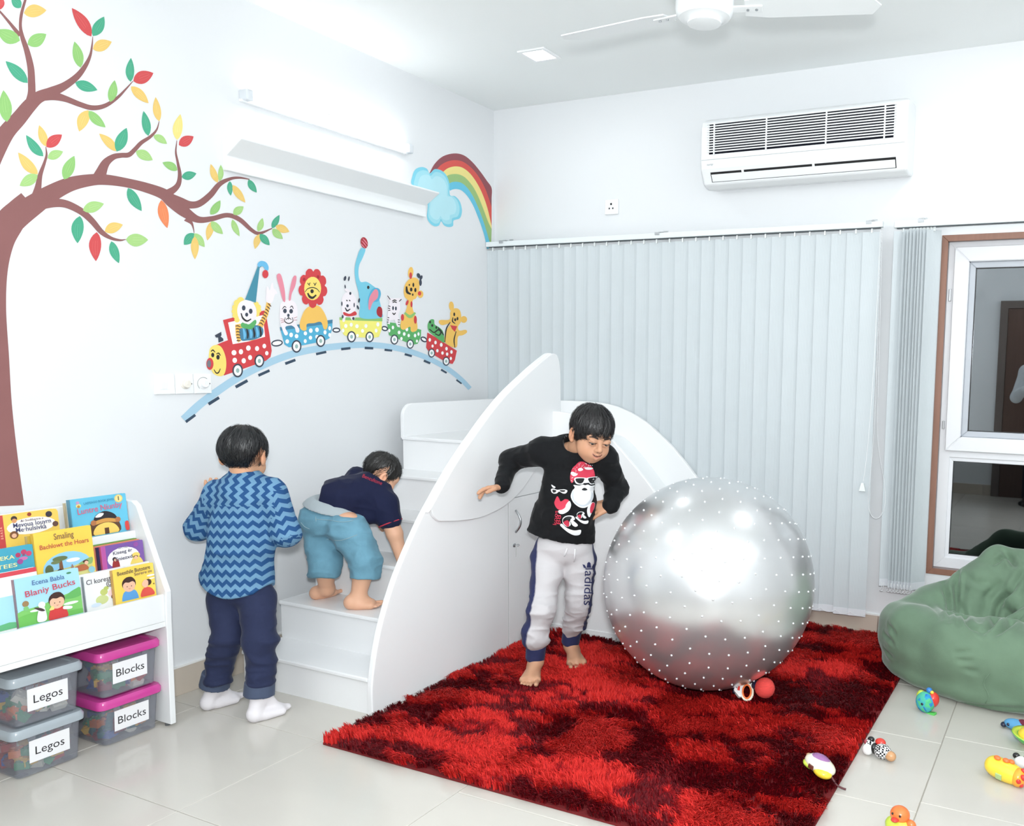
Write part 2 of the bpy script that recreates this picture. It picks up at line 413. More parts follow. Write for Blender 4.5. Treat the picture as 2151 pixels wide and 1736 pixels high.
# tilt chain and draw cord at the right end
c0 = [tuple(onB(x, y, -.10)) for x, y in ((1853, 480), (1850, 600), (1846, 760), (1843, 900), (1848, 960), (1858, 1020), (1859, 1060), (1850, 1084), (1838, 1089), (1828, 1078), (1824, 1050), (1830, 980), (1836, 900), (1842, 760), (1847, 600), (1851, 484))]
bead_string([tuple(p) for p in chain(c0, 8)], .0022, .0062, 'tilt_chain', vb)
c1 = [tuple(onB(x, y, -.095)) for x, y in ((1849, 484), (1844, 600), (1836, 760), (1826, 900), (1818, 980), (1813, 1012))]
MB().tube([tuple(p) for p in chain(c1, 6)], .0014, 5).build('draw_cord', M_BEADS, vb)
wq = onB(1812, 1015, -.095)
MB().prism([(-.006, 0), (.006, 0), (.017, -.042), (-.017, -.042)], 1, -.008, .008, Matrix.Translation(tuple(wq))).build('cord_weight', M_CLIP, vb, bevel=.002)
# the drawn-back blind of the window
v2 = thing('vertical_blind', (2.6, -.07, .30), 'grey vertical blind drawn back into a narrow stack beside the brown window frame', 'blind')
MB().box((2.448, YV-.018, 2.076), (XR-.4, YV+.016, 2.108)).build('rail', M_RAIL, v2, bevel=.003)
MB().box((2.46, YV-.009, 2.072), (XR-.42, YV+.009, 2.077)).build('rail_slot', MATS['rail_slot'], v2)
for bx in (2.575, 3.3, 4.0):
    k = MB(); k.box((bx-.014, YV-.022, 2.095), (bx+.014, YV+.02, 2.112)); k.box((bx-.014, YV+.0, 2.112), (bx+.014, -.001, 2.117)); k.box((bx-.014, -.004, 2.095), (bx+.014, 0, 2.13))
    k.build('bracket', M_STEEL, v2, bevel=.001)
for i in range(9):
    x = 2.490 if i == 0 else 2.508+i*.0160
    vane(v2, x, YV, .298, 2.06, .089, math.radians(52+random.uniform(-4, 4)) if i else math.radians(22), True)
    for s in (-1,):
        px, py = x-.026, YV+.034*(-1)-.004
        pts = [(px, py, .322), (px+.004, py-.008, .30), (px-.003, py-.004, .285), (px+.007, py+.004, .279), (px+.011, py, .30), (px+.013, py, .322)]
        bead_string([tuple(p) for p in chain(pts, 4)], .0022, .0058, 'bead_link', v2)

# ------------------------------------------------------------------ wall-mounted air conditioner
AX0, AX1, AZ0, AZ1 = 1.462, 2.512, 2.318, 2.662
ac = thing('air_conditioner', ((AX0+AX1)/2, 0, AZ0), 'white split air conditioner with black louvred grille high on the back wall', 'air conditioner')
prof = [(0, AZ0+.012), (-.10, AZ0), (-.155, AZ0+.012), (-.198, AZ0+.085), (-.205, AZ0+.13), (-.203, AZ1-.05), (-.19, AZ1-.018), (-.15, AZ1), (0, AZ1+.004)]
M_AC = mat('ac_plastic', (.945, .955, .96), .32, var=.008)
M_GRL = mat('ac_grille_dark', (.075, .08, .12), .8, spec=.1)
MB().prism(prof, 0, AX0, AX1).build('casing', M_AC, ac, bevel=.012, seg=3)
GX0, GX1, GZ0, GZ1 = AX0+.050, AX1-.062, AZ0+.155, AZ1-.038
yf = -.2052
MB().box((GX0, yf-.0012, GZ0), (GX1, yf+.001, GZ1)).build('grille_void', M_GRL, ac)
ns = 12
for k in range(ns):
    z = GZ0+(k+.95)*(GZ1-GZ0)/ns
    MB().box((GX0-.012, yf-.006, z-.0028), (GX1+.012, yf-.0005, z+.0028)).build('louvre', M_AC, ac)
for t in (0.030, .33, .655, .955):
    x = GX0+t*(GX1-GX0); MB().box((x-.0035, yf-.0075, GZ0-.006), (x+.0035, yf, GZ1+.004)).build('grille_bar', M_AC, ac)
MB().box((AX0+.008, yf-.0008, AZ0+.128), (AX1-.008, yf+.003, AZ0+.1305)).build('panel_seam', mat('seam_grey', (.72, .74, .75), .6), ac)
# outlet on the slanted lower face
a, b = Vector((0, -.155, AZ0+.012)), Vector((0, -.198, AZ0+.085)); e = (b-a).normalized(); nrm = Vector((0, -e.z, e.y))
Mo = frame((0, a.y, a.z), (1, 0, 0), e, None)
zz = Mo.col[2].xyz; s = 1 if zz.y < 0 else -1
MB().box((AX0+.052, .014, -.001*s), (AX1-.05, .066, .0012*s), Mo).build('outlet_void', M_DARK, ac)
MB().box((AX0+.056, .0165, .0*s), (AX1-.054, .055, .0045*s), Mo).build('flap', M_AC, ac, bevel=.002)
for x in (AX0+.23, AX0+.60): MB().box((x-.006, .052, 0), (x+.006, .068, .004*s), Mo).build('flap_pivot', M_AC, ac)
text_mesh('surey', .016, frame((AX0+.055, yf-.001, AZ0+.105), (1, 0, 0), (0, 0, 1)), mat('logo_grey', (.62, .64, .66), .4, metal=.3), 'logo_lettering', ac, shear=.3)

# ------------------------------------------------------------------ power socket on the back wall
sk = thing('power_socket', (.826, 0, 2.24), 'white square three-pin power socket on the back wall above the closed blind', 'socket')
MB().box((.783, -.011, 2.243), (.870, 0, 2.327)).build('plate', M_WHITE2, sk, bevel=.004)
MB().box((.797, -.013, 2.256), (.856, -.010, 2.315)).build('insert', M_WHITE2, sk, bevel=.002)
for x, z, r in ((.826, 2.300, .0055), (.8145, 2.276, .0042), (.8375, 2.276, .0042)):
    MB().box((x-r, -.0138, z-r*1.1), (x+r, -.0125, z+r*1.1)).build('pin_hole', M_HOLE, sk)

# ------------------------------------------------------------------ switch plates on the left wall
def swplate(y0, y1, label, kind):
    z0, z1 = 1.243, 1.324
    t = thing('switch_plate', (0, (y0+y1)/2, z0), label, 'switch', 'switch plates under the tree')
    MB().box((0, y0, z0), (.011, y1, z1)).build('plate', M_WHITE2, t, bevel=.003)
    yc = (y0+y1)/2; zc = (z0+z1)/2
    if kind == 0:
        MB().box((.010, yc-.022, zc-.022), (.0122, yc+.018, zc+.022)).build('rocker_surround', M_WHITE2, t, bevel=.001)
        Mr = Matrix.Translation((.0122, yc-.002, zc)) @ Matrix.Rotation(.10, 4, 'Y')
        MB().box((-.002, -.014, -.019), (.003, .010, .019), Mr).build('rocker', M_WHITE2, t, bevel=.001)
    else:
        mm = mat('knob_ivory', (.93, .91, .87), .4) if kind == 1 else M_WHITE2
        Mk = Matrix.Translation((.010, yc+.002, zc)) @ Matrix.Rotation(math.pi/2, 4, 'Y')
        MB().lathe([(.021, 0), (.021, .004), (.017, .006), (.016, .016), (.014, .018), (.002, .018)], 28, Mk).build('dial', mm, t, smooth='auto')
        MB().box((.026, yc-.002, zc-.002), (.0295, yc+.006, zc+.014)).build('dial_mark', mm, t, bevel=.001)
        if kind == 2:
            mb = MB(); mb.tube([(.0115, yc+.002+.026*math.cos(q), zc+.026*math.sin(q)) for q in [math.radians(50+i*16) for i in range(12)]], .0012, 4); mb.build('dial_scale', mat('scale_grey', (.62, .63, .62), .5), t)
        Ms = Matrix.Translation((.011, y1-.010, zc)) @ Matrix.Rotation(math.pi/2, 4, 'Y')
        MB().lathe([(.003, 0), (.003, .0012), (.001, .0014)], 10, Ms).build('screw', mat('screw_dark', (.35, .36, .36), .4), t)
swplate(-2.172, -2.089, 'white rocker light switch, leftmost of the three plates on the left wall', 0)
swplate(-2.087, -2.010, 'white plate with a round ivory dial, middle of the three wall plates', 1)
swplate(-2.008, -1.930, 'white plate with a round white dial and grey scale, nearest the painted engine', 2)

# ------------------------------------------------------------------ tube light and its cove on the left wall
def area(name, loc, rot, sx, sy, w, spread=math.pi):
    l = bpy.data.lights.new(name, 'AREA'); l.shape = 'RECTANGLE'; l.size = sx; l.size_y = sy; l.energy = w; l.color = LIGHT_COL; l.spread = spread
    o = bpy.data.objects.new(name, l); COL.objects.link(o); o.location = loc; o.rotation_euler = rot; return o
M_TUBE = emis('tube_glow', (1, 1, 1), LAMP_TUBE)
tl = thing('tube_light', (0, -1.25, 2.47), 'glowing white fluorescent tube on the left wall above the cove', 'lamp')
MB().box((0, -1.745, 2.474), (.022, -.765, 2.486)).build('batten', M_WHITE2, tl, bevel=.002)
MB().tube([(.036, -1.715, 2.506), (.036, -.785, 2.506)], .013, 12).build('tube', M_TUBE, tl, smooth=True)
for y in (-1.745, -.785):
    MB().box((0, y, 2.478), (.052, y+.034, 2.524)).build('holder', mat('lamp_holder', (.86, .88, .90), .5), tl, bevel=.006)
MB().tube([(.006, -1.27, 2.545), (.014, -1.268, 2.535), (.012, -1.262, 2.520)], .004, 6).build('starter_clip', mat('starter', (.75, .77, .78), .5), tl, smooth=True)
cv = thing('light_cove', (0, -1.23, 2.17), 'long white wedge-shaped cove shelf under the glowing tube', 'shelf')
MB().prism([(0, 2.172), (.024, 2.172), (.024, 2.232), (.118, 2.290), (.118, 2.297), (0, 2.300)], 1, -1.832, -.632).build('cove_body', M_WHITE2, cv, bevel=.002, seg=1)

# ------------------------------------------------------------------ ceiling: downlights and fan
M_LED = emis('led_panel', (1, 1, 1), 14.0)
def downlight(x, y, label, watt=LAMP_DOWN):
    t = thing('downlight', (x, y, CEIL-.01), label, 'lamp', 'square ceiling downlights')
    h, i = .078, .058
    f = MB(); f.box((x-h, y-h, CEIL-.008), (x+h, y-i, CEIL)); f.box((x-h, y+i, CEIL-.008), (x+h, y+h, CEIL)); f.box((x-h, y-i, CEIL-.008), (x-i, y+i, CEIL)); f.box((x+i, y-i, CEIL-.008), (x+h, y+i, CEIL))
    f.build('frame', M_WHITE2, t, bevel=.002)
    MB().box((x-i, y-i, CEIL-.005), (x+i, y+i, CEIL-.001)).build('diffuser', M_LED, t)
    setpar(area('downlight_lamp', (x, y, CEIL-.012), (0, 0, 0), .11, .11, watt), t)
downlight(.802, -.691, 'square glowing recessed ceiling light near the corner, left of the fan', LAMP_DOWN*.45)
for i, (x, y, wh) in enumerate(((3.08, -.71, 'beyond the fan, above the bean bag'), (.802, -2.80, 'above the bookshelf'), (2.65, -2.80, 'above the rug\'s near end'), (4.2, -2.80, 'beside the right wall'), (.802, -4.6, 'in the rear left corner'), (2.80, -4.05, 'right above the viewpoint'), (4.2, -4.6, 'in the rear right corner'))):
    downlight(x, y, 'square recessed ceiling light out of frame, '+wh)
# the photographer's flash gun beside the lens (its shadow of the fan falls on the ceiling)
fp = CAM+UV*.20+RV*.03-FV*.10
fg = thing('camera_flash', tuple(fp-UV*.05), 'small flash gun held just above the camera, out of frame', 'flash')
Mfl = Matrix(((RV[0], UV[0], -FV[0], fp[0]), (RV[1], UV[1], -FV[1], fp[1]), (RV[2], UV[2], -FV[2], fp[2]), (0, 0, 0, 1)))
MB().box((-.035, -.03, .0), (.035, .03, .09), Mfl).build('flash_head', mat('flash_black', (.05, .05, .055), .4), fg, bevel=.004)
MB().box((-.022, -.11, .02), (.022, -.03, .07), Mfl).build('flash_body', MATS['flash_black'], fg, bevel=.004)
MB().box((-.03, -.022, -.003), (.03, .022, .001), Mfl).build('flash_window', emis('flash_glow', (1, 1, 1), 20.0), fg)
fl_ = area('flash_lamp', tuple(fp+FV*.02), (0, 0, 0), .16, .12, LAMP_FLASH); fl_.matrix_world = Matrix.Translation(tuple(FV*.02)) @ Mfl
# cove lights added on the two unseen walls as fill, bounced off the ceiling
def cove(label, lab2, ax, at, a, b, watt, rot):
    t = thing('tube_light', (at, (a+b)/2, 2.40) if ax == 1 else ((a+b)/2, at, 2.40), label, 'lamp'); sg = -1 if ax == 1 else 1
    def P(u, d, z): return (at+sg*d, u, z) if ax == 1 else (u, at+sg*d, z)
    def bx(u0, u1, d0, d1, z0, z1):
        p, q = P(u0, d0, z0), P(u1, d1, z1); return MB().box(tuple(map(min, p, q)), tuple(map(max, p, q)))
    bx(a, b, 0, .022, 2.40, 2.412).build('batten', M_WHITE2, t, bevel=.002)
    MB().tube([P(a+.03, .036, 2.432), P(b-.03, .036, 2.432)], .013, 10).build('tube', M_TUBE, t, smooth=True)
    setpar(area('cove_fill_lamp', P((a+b)/2, .10, 2.44), rot, *((.15, b-a) if ax == 1 else (b-a, .15)), watt), t)
    c = thing('light_cove', P((a+b)/2, 0, 2.17), lab2, 'shelf')
    pr_ = [(0, 2.172), (.024, 2.172), (.024, 2.232), (.118, 2.290), (.118, 2.297), (0, 2.300)]
    MB().prism([(at+sg*x, z) for x, z in pr_], 1, a, b).build('cove_body', M_WHITE2, c) if ax == 1 else MB().prism([(at+sg*x, z) for x, z in pr_], 0, a, b).build('cove_body', M_WHITE2, c)
cove('long fill tube added on the rear wall behind the viewpoint', 'white cove shelf added with the fill tube on the rear wall behind the viewpoint', 0, YB, .5, 2.2, FILL_COVE_REAR*.45, (math.radians(180-32), 0, 0))
cove('fill tube added on the rear wall right of the door', 'white cove shelf added with the fill tube on the rear wall right of the door', 0, YB, 3.6, 4.6, FILL_COVE_REAR*.55, (math.radians(180-32), 0, 0))
cove('long fill tube added on the right wall beyond the frame', 'white cove shelf added with the fill tube on the right wall beyond the frame', 1, XR, -4.2, -1.4, FILL_COVE_RIGHT, (0, math.radians(180-32), 0))
fx, fy = onF(1480, 20, 2.62)[:2]
FZ = 2.585
fan = thing('ceiling_fan', (fx, fy, CEIL), 'white three-bladed ceiling fan hanging from the ceiling', 'fan')
M_FAN = mat('fan_white', (.93, .945, .95), .3, var=.01)
Mf = Matrix.Translation((fx, fy, 0))
MB().lathe([(.02, FZ-.014), (.055, FZ-.012), (.062, FZ-.004), (.070, FZ+.002), (.088, FZ+.006), (.098, FZ+.018), (.101, FZ+.034), (.101, FZ+.062), (.094, FZ+.074), (.08, FZ+.085), (.03, FZ+.10)], 40, Mf).build('motor_housing', M_FAN, fan, smooth='auto', angle=30)
MB().lathe([(.002, FZ-.0175), (.045, FZ-.0165), (.058, FZ-.013), (.060, FZ-.009)], 32, Mf).build('hub_cap', M_FAN, fan, smooth='auto')
MB().lathe([(.012, FZ+.09), (.012, CEIL-.06), (.05, CEIL-.055), (.065, CEIL-.01), (.065, CEIL)], 24, Mf).build('down_rod', M_FAN, fan, smooth='auto')
pL = onF(1262, 70, FZ+.03); pR = onF(1785, 12, FZ+.03)
aL = math.atan2(pL[1]-fy, pL[0]-fx); aR = math.atan2(pR[1]-fy, pR[0]-fx)
lenL = math.hypot(pL[0]-fx, pL[1]-fy); 
for a in (aL, aR, (aL+aR)/2+ (math.pi if abs(aL-aR) < math.pi else 0)):
    Mb = Mf @ Matrix.Rotation(a, 4, 'Z') @ Matrix.Translation((0, 0, FZ+.035)) @ Matrix.Rotation(math.radians(-9), 4, 'X')
    out = [(.14, -.045), (.22, -.062), (.545, -.058), (.60, .010), (.575, .062), (.22, .060), (.14, .045)]
    bl = MB().prism(out, 2, -.002, .002, Mb).build('blade', M_FAN, fan)
    k = MB(); k.box((.085, -.018, -.006), (.20, .018, .0), Mb); k.build('blade_iron', M_FAN, bl, bevel=.002)
    for q in (.15, .18):
        MB().lathe([(.005, -.010), (.005, -.004)], 8, Mb @ Matrix.Translation((q, 0, 0))).build('screw', M_STEEL, bl)
# ================================================================== PAINTED MURALS ON THE LEFT WALL (thin paint layers on the plaster)
def paint(name, col, rough=.55, var=.05): return mat('paint_'+name, col, rough, var=var, scale=6, bump=.05, bscale=90)
P_BROWN = paint('bark', (.545, .36, .355), var=.08); P_BROWN2 = paint('bark_edge', (.47, .29, .30))
LEAFC = {'R': ((.80, .30, .31), (.88, .45, .45)), 'O': ((.90, .52, .34), (.95, .64, .48)), 'Y': ((.90, .76, .43), (.95, .84, .58)), 'y': ((.93, .86, .52), (.96, .91, .65)),
         'G': ((.56, .76, .45), (.68, .84, .56)), 'g': ((.64, .80, .50), (.74, .87, .62)), 'T': ((.28, .65, .52), (.45, .75, .62))}
LM = {k: (paint('leaf_'+k+('l' if k.islower() else ''), a), paint('leaf_vein_'+k+('l' if k.islower() else ''), b)) for k, (a, b) in LEAFC.items()}
def wallpts(pts, o): return [tuple(onL(x, y, o)) for x, y in pts]
def K1(x, y): return (x/3.1, y/3.1)
tree = thing('tree_mural', (0, -2.9, .87), 'large painted brown tree with multicoloured leaves on the left wall', 'mural')
# trunk and boughs: centre line and half width in pixels of the photograph
boughs = [
 ('trunk', [(-5, 1064, 56), (-9, 960, 46), (-12, 850, 37), (-14, 750, 33), (-15, 650, 28), (-11, 570, 27), (0, 510, 29), (18, 470, 31), (40, 445, 28), (62, 425, 26)], 1),
 ('bough', [(20, 1500, 95), (70, 1450, 85), (130, 1400, 78), (220, 1335, 70), (330, 1262, 58), (460, 1200, 47), (600, 1172, 38), (700, 1172, 34), (830, 1192, 30), (950, 1222, 32), (1060, 1262, 36), (1120, 1310, 42), (1200, 1378, 36), (1290, 1430, 22), (1380, 1425, 17), (1480, 1402, 15), (1560, 1430, 15), (1640, 1500, 12), (1690, 1520, 10), (1772, 1488, 3)], 3.1),
 ('branch', [(1100, 1290, 34), (1170, 1318, 34), (1240, 1335, 24), (1300, 1325, 22), (1370, 1270, 20), (1430, 1200, 16), (1500, 1165, 10), (1560, 1158, 7), (1625, 1168, 3)], 3.1),
 ('twig', [(1090, 1262, 26), (1140, 1228, 20), (1165, 1190, 16), (1170, 1130, 12), (1158, 1060, 8), (1145, 990, 6), (1152, 915, 2)], 3.1),
 ('branch', [(640, 1180, 52), (660, 1120, 36), (690, 1060, 27), (740, 1022, 19), (790, 1012, 16), (840, 1008, 16), (880, 972, 14), (920, 930, 13), (980, 890, 10), (1020, 845, 6), (1037, 790, 2)], 3.1),
 ('twig', [(232, 1300, 36), (248, 1220, 22), (262, 1140, 15), (288, 1065, 10), (303, 1010, 7), (298, 957, 2)], 3.1),
 ('branch', [(250, 1330, 40), (340, 1322, 30), (410, 1325, 26), (470, 1345, 24), (540, 1385, 22), (600, 1440, 20), (660, 1510, 17), (720, 1550, 11), (780, 1565, 7), (820, 1560, 2)], 3.1),
 ('twig', [(1215, 1420, 24), (1248, 1455, 9), (1260, 1490, 4), (1264, 1518, 2)], 3.1),
 ('bough', [(-90, 1110, 72), (-40, 1000, 66), (40, 865, 55), (120, 775, 50), (190, 690, 46), (250, 635, 40), (330, 602, 34), (420, 560, 26), (500, 500, 21), (555, 430, 15), (588, 360, 9), (600, 290, 5), (604, 238, 2)], 3.1),
 ('branch', [(195, 690, 38), (206, 610, 26), (206, 540, 24), (200, 440, 22), (175, 330, 18), (145, 240, 14), (133, 170, 10), (140, 90, 10), (165, 0, 8), (185, -60, 7)], 3.1),
 ('branch', [(280, 625, 32), (350, 625, 28), (430, 645, 20), (520, 680, 17), (600, 702, 16), (680, 690, 14), (760, 640, 10), (820, 580, 6), (866, 528, 2)], 3.1),
 ('twig', [(-40, 35, 5), (0, 75, 6), (60, 145, 9), (130, 232, 14)], 3.1),
]
def ribbon(pts, k, off):
    c = chain(pts, 8); L, R = [], []
    for i, p in enumerate(c):
        a = c[max(i-1, 0)]; b = c[min(i+1, len(c)-1)]; d = np.array([b[0]-a[0], b[1]-a[1]]); n = np.array([-d[1], d[0]])/max(np.hypot(*d), 1e-6)
        q = np.array(p[:2]); L.append((q+n*p[2])/k); R.append((q-n*p[2])/k)
    return wallpts(L, off), wallpts(R, off)
for name, pts, k in boughs:
    BO = globals().get('BO', 0)+1; L, R = ribbon(pts, k, .0006+.00004*BO); mb = MB(); n = len(L)
    mb._add(L+R, [(i, i+1, n+i+1, n+i) for i in range(n-1)]); mb.build(name, P_BROWN, tree)
leaves = '''3,62,0,-30,24,R;135,50,75,-10,30,T;155,85,303,67,42,Y;130,265,-20,195,45,G;180,290,302,222,42,G;595,238,468,52,38,R;605,235,678,108,36,T;605,320,728,272,38,Y;525,440,485,270,34,G;180,540,37,398,36,T;490,537,635,587,34,T;850,533,853,377,28,T;868,528,999,476,42,R;853,563,968,673,30,Y;718,665,747,522,30,G;575,718,515,857,38,Y;577,722,688,830,30,G;45,795,22,587,42,G;302,955,255,815,28,Y;303,958,404,877,36,R;282,1018,170,880,30,T;247,1135,118,993,34,Y;245,1140,128,1210,36,g;310,1030,411,987,30,g;418,1170,484,1015,38,G;757,985,646,870,28,Y;760,987,825,833,38,T;966,885,935,723,28,T;1037,790,1013,632,26,Y;1000,882,1088,937,24,g;885,985,995,1043,32,g;1153,912,1175,743,32,y;1165,945,1261,889,34,R;1155,1110,1058,1058,26,G;1183,1153,1279,1130,28,T;1418,1190,1372,1068,22,Y;1430,1182,1438,1073,18,g;1497,1180,1503,1275,18,T;1515,1205,1598,1320,24,Y;1618,1170,1672,1255,22,T;833,1225,923,1375,34,T;1050,1303,1090,1487,34,O;540,1370,677,1327,36,g;520,1407,505,1585,40,T;630,1512,625,1702,40,R;682,1508,800,1463,34,Y;725,1572,775,1715,30,T;820,1560,965,1563,42,g;1264,1520,1198,1595,32,T;1266,1520,1333,1610,26,g;1268,1540,1270,1690,26,Y;1370,1398,1435,1305,26,G;1380,1442,1350,1567,24,Y;1375,1442,1452,1525,26,g;1520,1398,1586,1345,26,g;1513,1430,1560,1540,20,g;1680,1508,1710,1420,20,g;1772,1487,1820,1400,20,T;1795,1472,1885,1510,26,Y;1775,1490,1842,1557,24,g;1690,1525,1660,1622,22,Y;1692,1525,1756,1598,24,T'''
random.seed(2)
for ln in leaves.split(';'):
    q = ln.split(','); bx, by, tx, ty, w = [float(v) for v in q[:5]]; ck = q[5]
    d = np.array([tx-bx, ty-by]); Ln = np.hypot(*d); d /= Ln; n = np.array([-d[1], d[0]]); bow = random.uniform(-.06, .06)*Ln
    up, dn = [], []
    for k in range(11):
        t = k/10; hw = w*(math.sin(math.pi*t**.85)**.85) if 0 < t < 1 else 0
        c = np.array([bx, by])+d*Ln*t+n*bow*math.sin(math.pi*t)*(1-t*.4)
        up.append((c+n*hw)/3.1); dn.append((c-n*hw)/3.1)
    LO = globals().get('LO', 0)+1; mb = MB(); mb.poly(wallpts(up+dn[-2:0:-1], .0011+.000006*LO))
    mb.cur = 1
    for s_, off in ((0, 0), (.45, .18), (-.45, .18)):
        va, vb_ = [], []
        for k in range(3, 9):
            t = k/10; c = np.array([bx, by])+d*Ln*t+n*(bow*math.sin(math.pi*t)*(1-t*.4)+s_*w*math.sin(math.pi*t)*.9); hw = .8 if s_ == 0 else .5
            va.append((c+n*hw)/3.1); vb_.append((c-n*hw)/3.1)
        m_ = len(va); W_ = wallpts(va+vb_, .0013+.000006*LO); mb._add(W_, [(i, i+1, m_+i+1, m_+i) for i in range(m_-1)])
    mb.build('leaf', list(LM[ck]), tree)

# ------------------------------------------------------------------ rainbow and cloud in the corner
rb = thing('rainbow_mural', (0, -.1, 2.1), 'painted five-band rainbow arching down beside the corner', 'mural')
def K2(x, y): return (440+x/3.469, 140+y/3.469)
arcs = [  # boundary curves, outer to inner, pixels of a close view
 [(1602, 780), (1640, 710), (1700, 655), (1780, 633), (1850, 645), (1910, 690), (1970, 760), (2020, 830), (2056, 885), (2056, 960)],
 [(1655, 750), (1690, 715), (1740, 690), (1795, 682), (1850, 695), (1910, 740), (1960, 800), (2005, 880), (2035, 960), (2056, 1025)],
 [(1697, 772), (1730, 745), (1770, 730), (1810, 728), (1850, 740), (1900, 780), (1950, 850), (1990, 930), (2025, 1030), (2056, 1160)],
 [(1725, 800), (1750, 788), (1790, 783), (1830, 790), (1870, 815), (1920, 875), (1960, 950), (2000, 1050), (2030, 1130), (2056, 1185)],
 [(1740, 855), (1770, 842), (1805, 840), (1840, 850), (1880, 885), (1920, 945), (1955, 1020), (1990, 1110), (2025, 1220), (2052, 1320)],
 [(1752, 905), (1775, 895), (1805, 893), (1840, 905), (1880, 945), (1920, 1010), (1950, 1080), (1980, 1160), (2005, 1240), (2022, 1330)]]
bc = [paint('band_maroon', (.56, .30, .33)), paint('band_red', (.84, .33, .30)), paint('band_yellow', (.93, .87, .55)), paint('band_green', (.60, .74, .48)), paint('band_blue', (.40, .76, .87))]
for i in range(5):
    A, B = chain(arcs[i], 5), chain(arcs[i+1], 5); n = len(A)
    def cl(p): # the paint stops at the corner
        q = onL(*K2(p[0], p[1]), .0008); q[1] = min(q[1], -.002); return tuple(q)
    A3, B3 = [cl(p) for p in A], [cl(p) for p in B]; mb = MB(); mb._add(A3+B3, [(k, k+1, n+k+1, n+k) for k in range(n-1)]); mb.build('colour_band', bc[i], rb)
cl_ = thing('cloud_mural', (0, -.4, 2.1), 'painted pale blue cloud at the end of the rainbow', 'mural')
co = [(1475, 860), (1478, 800), (1500, 750), (1545, 732), (1585, 745), (1605, 778), (1640, 748), (1685, 755), (1725, 790), (1748, 850), (1752, 935), (1790, 945), (1825, 985), (1840, 1050), (1825, 1105), (1780, 1122), (1775, 1160), (1745, 1170), (1710, 1158), (1688, 1128), (1672, 1158), (1640, 1164), (1605, 1140), (1585, 1095), (1590, 1000), (1560, 900)]
cc = chain(co, 5, True); cen = np.mean(np.array(co), 0)
MB().poly([tuple(onL(*K2(*p), .0013)) for p in cc]).build('cloud_rim', paint('cloud_rim', (.50, .82, .90)), cl_)
for s, nm, colr in ((.90, 'cloud_mid', (.64, .87, .92)), (.76, 'cloud_core', (.72, .90, .94))):
    MB().poly([tuple(onL(*K2(*(cen+(np.array(p)-cen)*s)), .0013+.0003*(1 if s == .9 else 2))) for p in cc]).build(nm, paint(nm, colr), cl_)

# ------------------------------------------------------------------ the circus train
def K3(x, y): return (360+x/3.073, 480+y/3.073)
tm = {k: paint('train_'+k, v) for k, v in dict(red=(.82, .25, .27), dred=(.66, .16, .20), yellow=(.96, .86, .45), white=(.97, .97, .97), black=(.23, .26, .32), ink=(.16, .15, .15), blue=(.33, .68, .82), dblue=(.27, .50, .62),
      pale=(.95, .92, .94), pink=(.90, .55, .62), green=(.36, .68, .40), lgreen=(.56, .76, .44), gold=(.95, .76, .38), lemon=(.95, .92, .48), sky=(.47, .78, .87), teal=(.27, .55, .64), hub=(.60, .72, .70), track=(.66, .80, .88), brown=(.42, .30, .22), grey=(.45, .46, .50), skyblue=(.42, .72, .88), navy=(.20, .28, .36)).items()}
train = thing('train_mural', (0, -1.1, 1.1), 'painted red circus train with animals riding in polka-dot wagons on a curved track', 'mural')
LAY = [0]
def shape(pts, m, name, parent, layer, smooth=True, per=5):
    P = chain(pts, per, True) if smooth else pts
    LAY[0] += 1; return MB().poly([tuple(onL(*K3(p[0], p[1]), .0008+.00025*layer+.0000015*LAY[0])) for p in P]).build(name, tm[m], parent)
def ell(cx, cy, rx, ry, rot=0, n=18):
    r = math.radians(rot); return [(cx+rx*math.cos(a)*math.cos(r)-ry*math.sin(a)*math.sin(r), cy+rx*math.cos(a)*math.sin(r)+ry*math.sin(a)*math.cos(r)) for a in [2*math.pi*k/n for k in range(n)]]
def blob(cx, cy, rx, ry, m, name, parent, layer, rot=0): return shape(ell(cx, cy, rx, ry, rot), m, name, parent, layer, False)
def strokes(lst, m, name, parent, layer, hw=4):
    """a set of painted lines as one part"""
    mb = MB()
    for pts in lst:
        LAY[0] += 1; c = chain(pts, 6) if len(pts) > 2 else [np.array(p, float) for p in pts]; L, R = [], []
        for i, p in enumerate(c):
            a = c[max(i-1, 0)]; b = c[min(i+1, len(c)-1)]; d = np.array(b)-np.array(a); n = np.array([-d[1], d[0]])/max(np.hypot(*d), 1e-6)
            w_ = hw*(.45+.55*math.sin(math.pi*min(max(i/(len(c)-1), .12), .88))); L.append(np.array(p)+n*w_); R.append(np.array(p)-n*w_)
        n_ = len(L); W = [tuple(onL(*K3(*q), .0008+.00025*layer+.0000015*LAY[0])) for q in L+R]; mb._add(W, [(i, i+1, n_+i+1, n_+i) for i in range(n_-1)])
    return mb.build(name, tm[m], parent)
def dots(lst, m, name, parent, layer):
    for q in lst:
        cx, cy, rx, ry = q[:4]; LAY[0] += 1; MB().poly([tuple(onL(*K3(*p), .0008+.00025*layer+.0000015*LAY[0])) for p in ell(cx, cy, rx, ry, q[4] if len(q) > 4 else 0, 14)]).build(name, tm[m], parent)
def wheel(cx, cy, r, parent):
    w_ = blob(cx, cy, r*.86, r*1.12, 'black', 'wheel', parent, 6)
    blob(cx, cy, r*.62, r*.85, 'white', 'wheel_disc', w_, 7); blob(cx, cy, r*.28, r*.38, 'hub', 'wheel_hub', w_, 8)
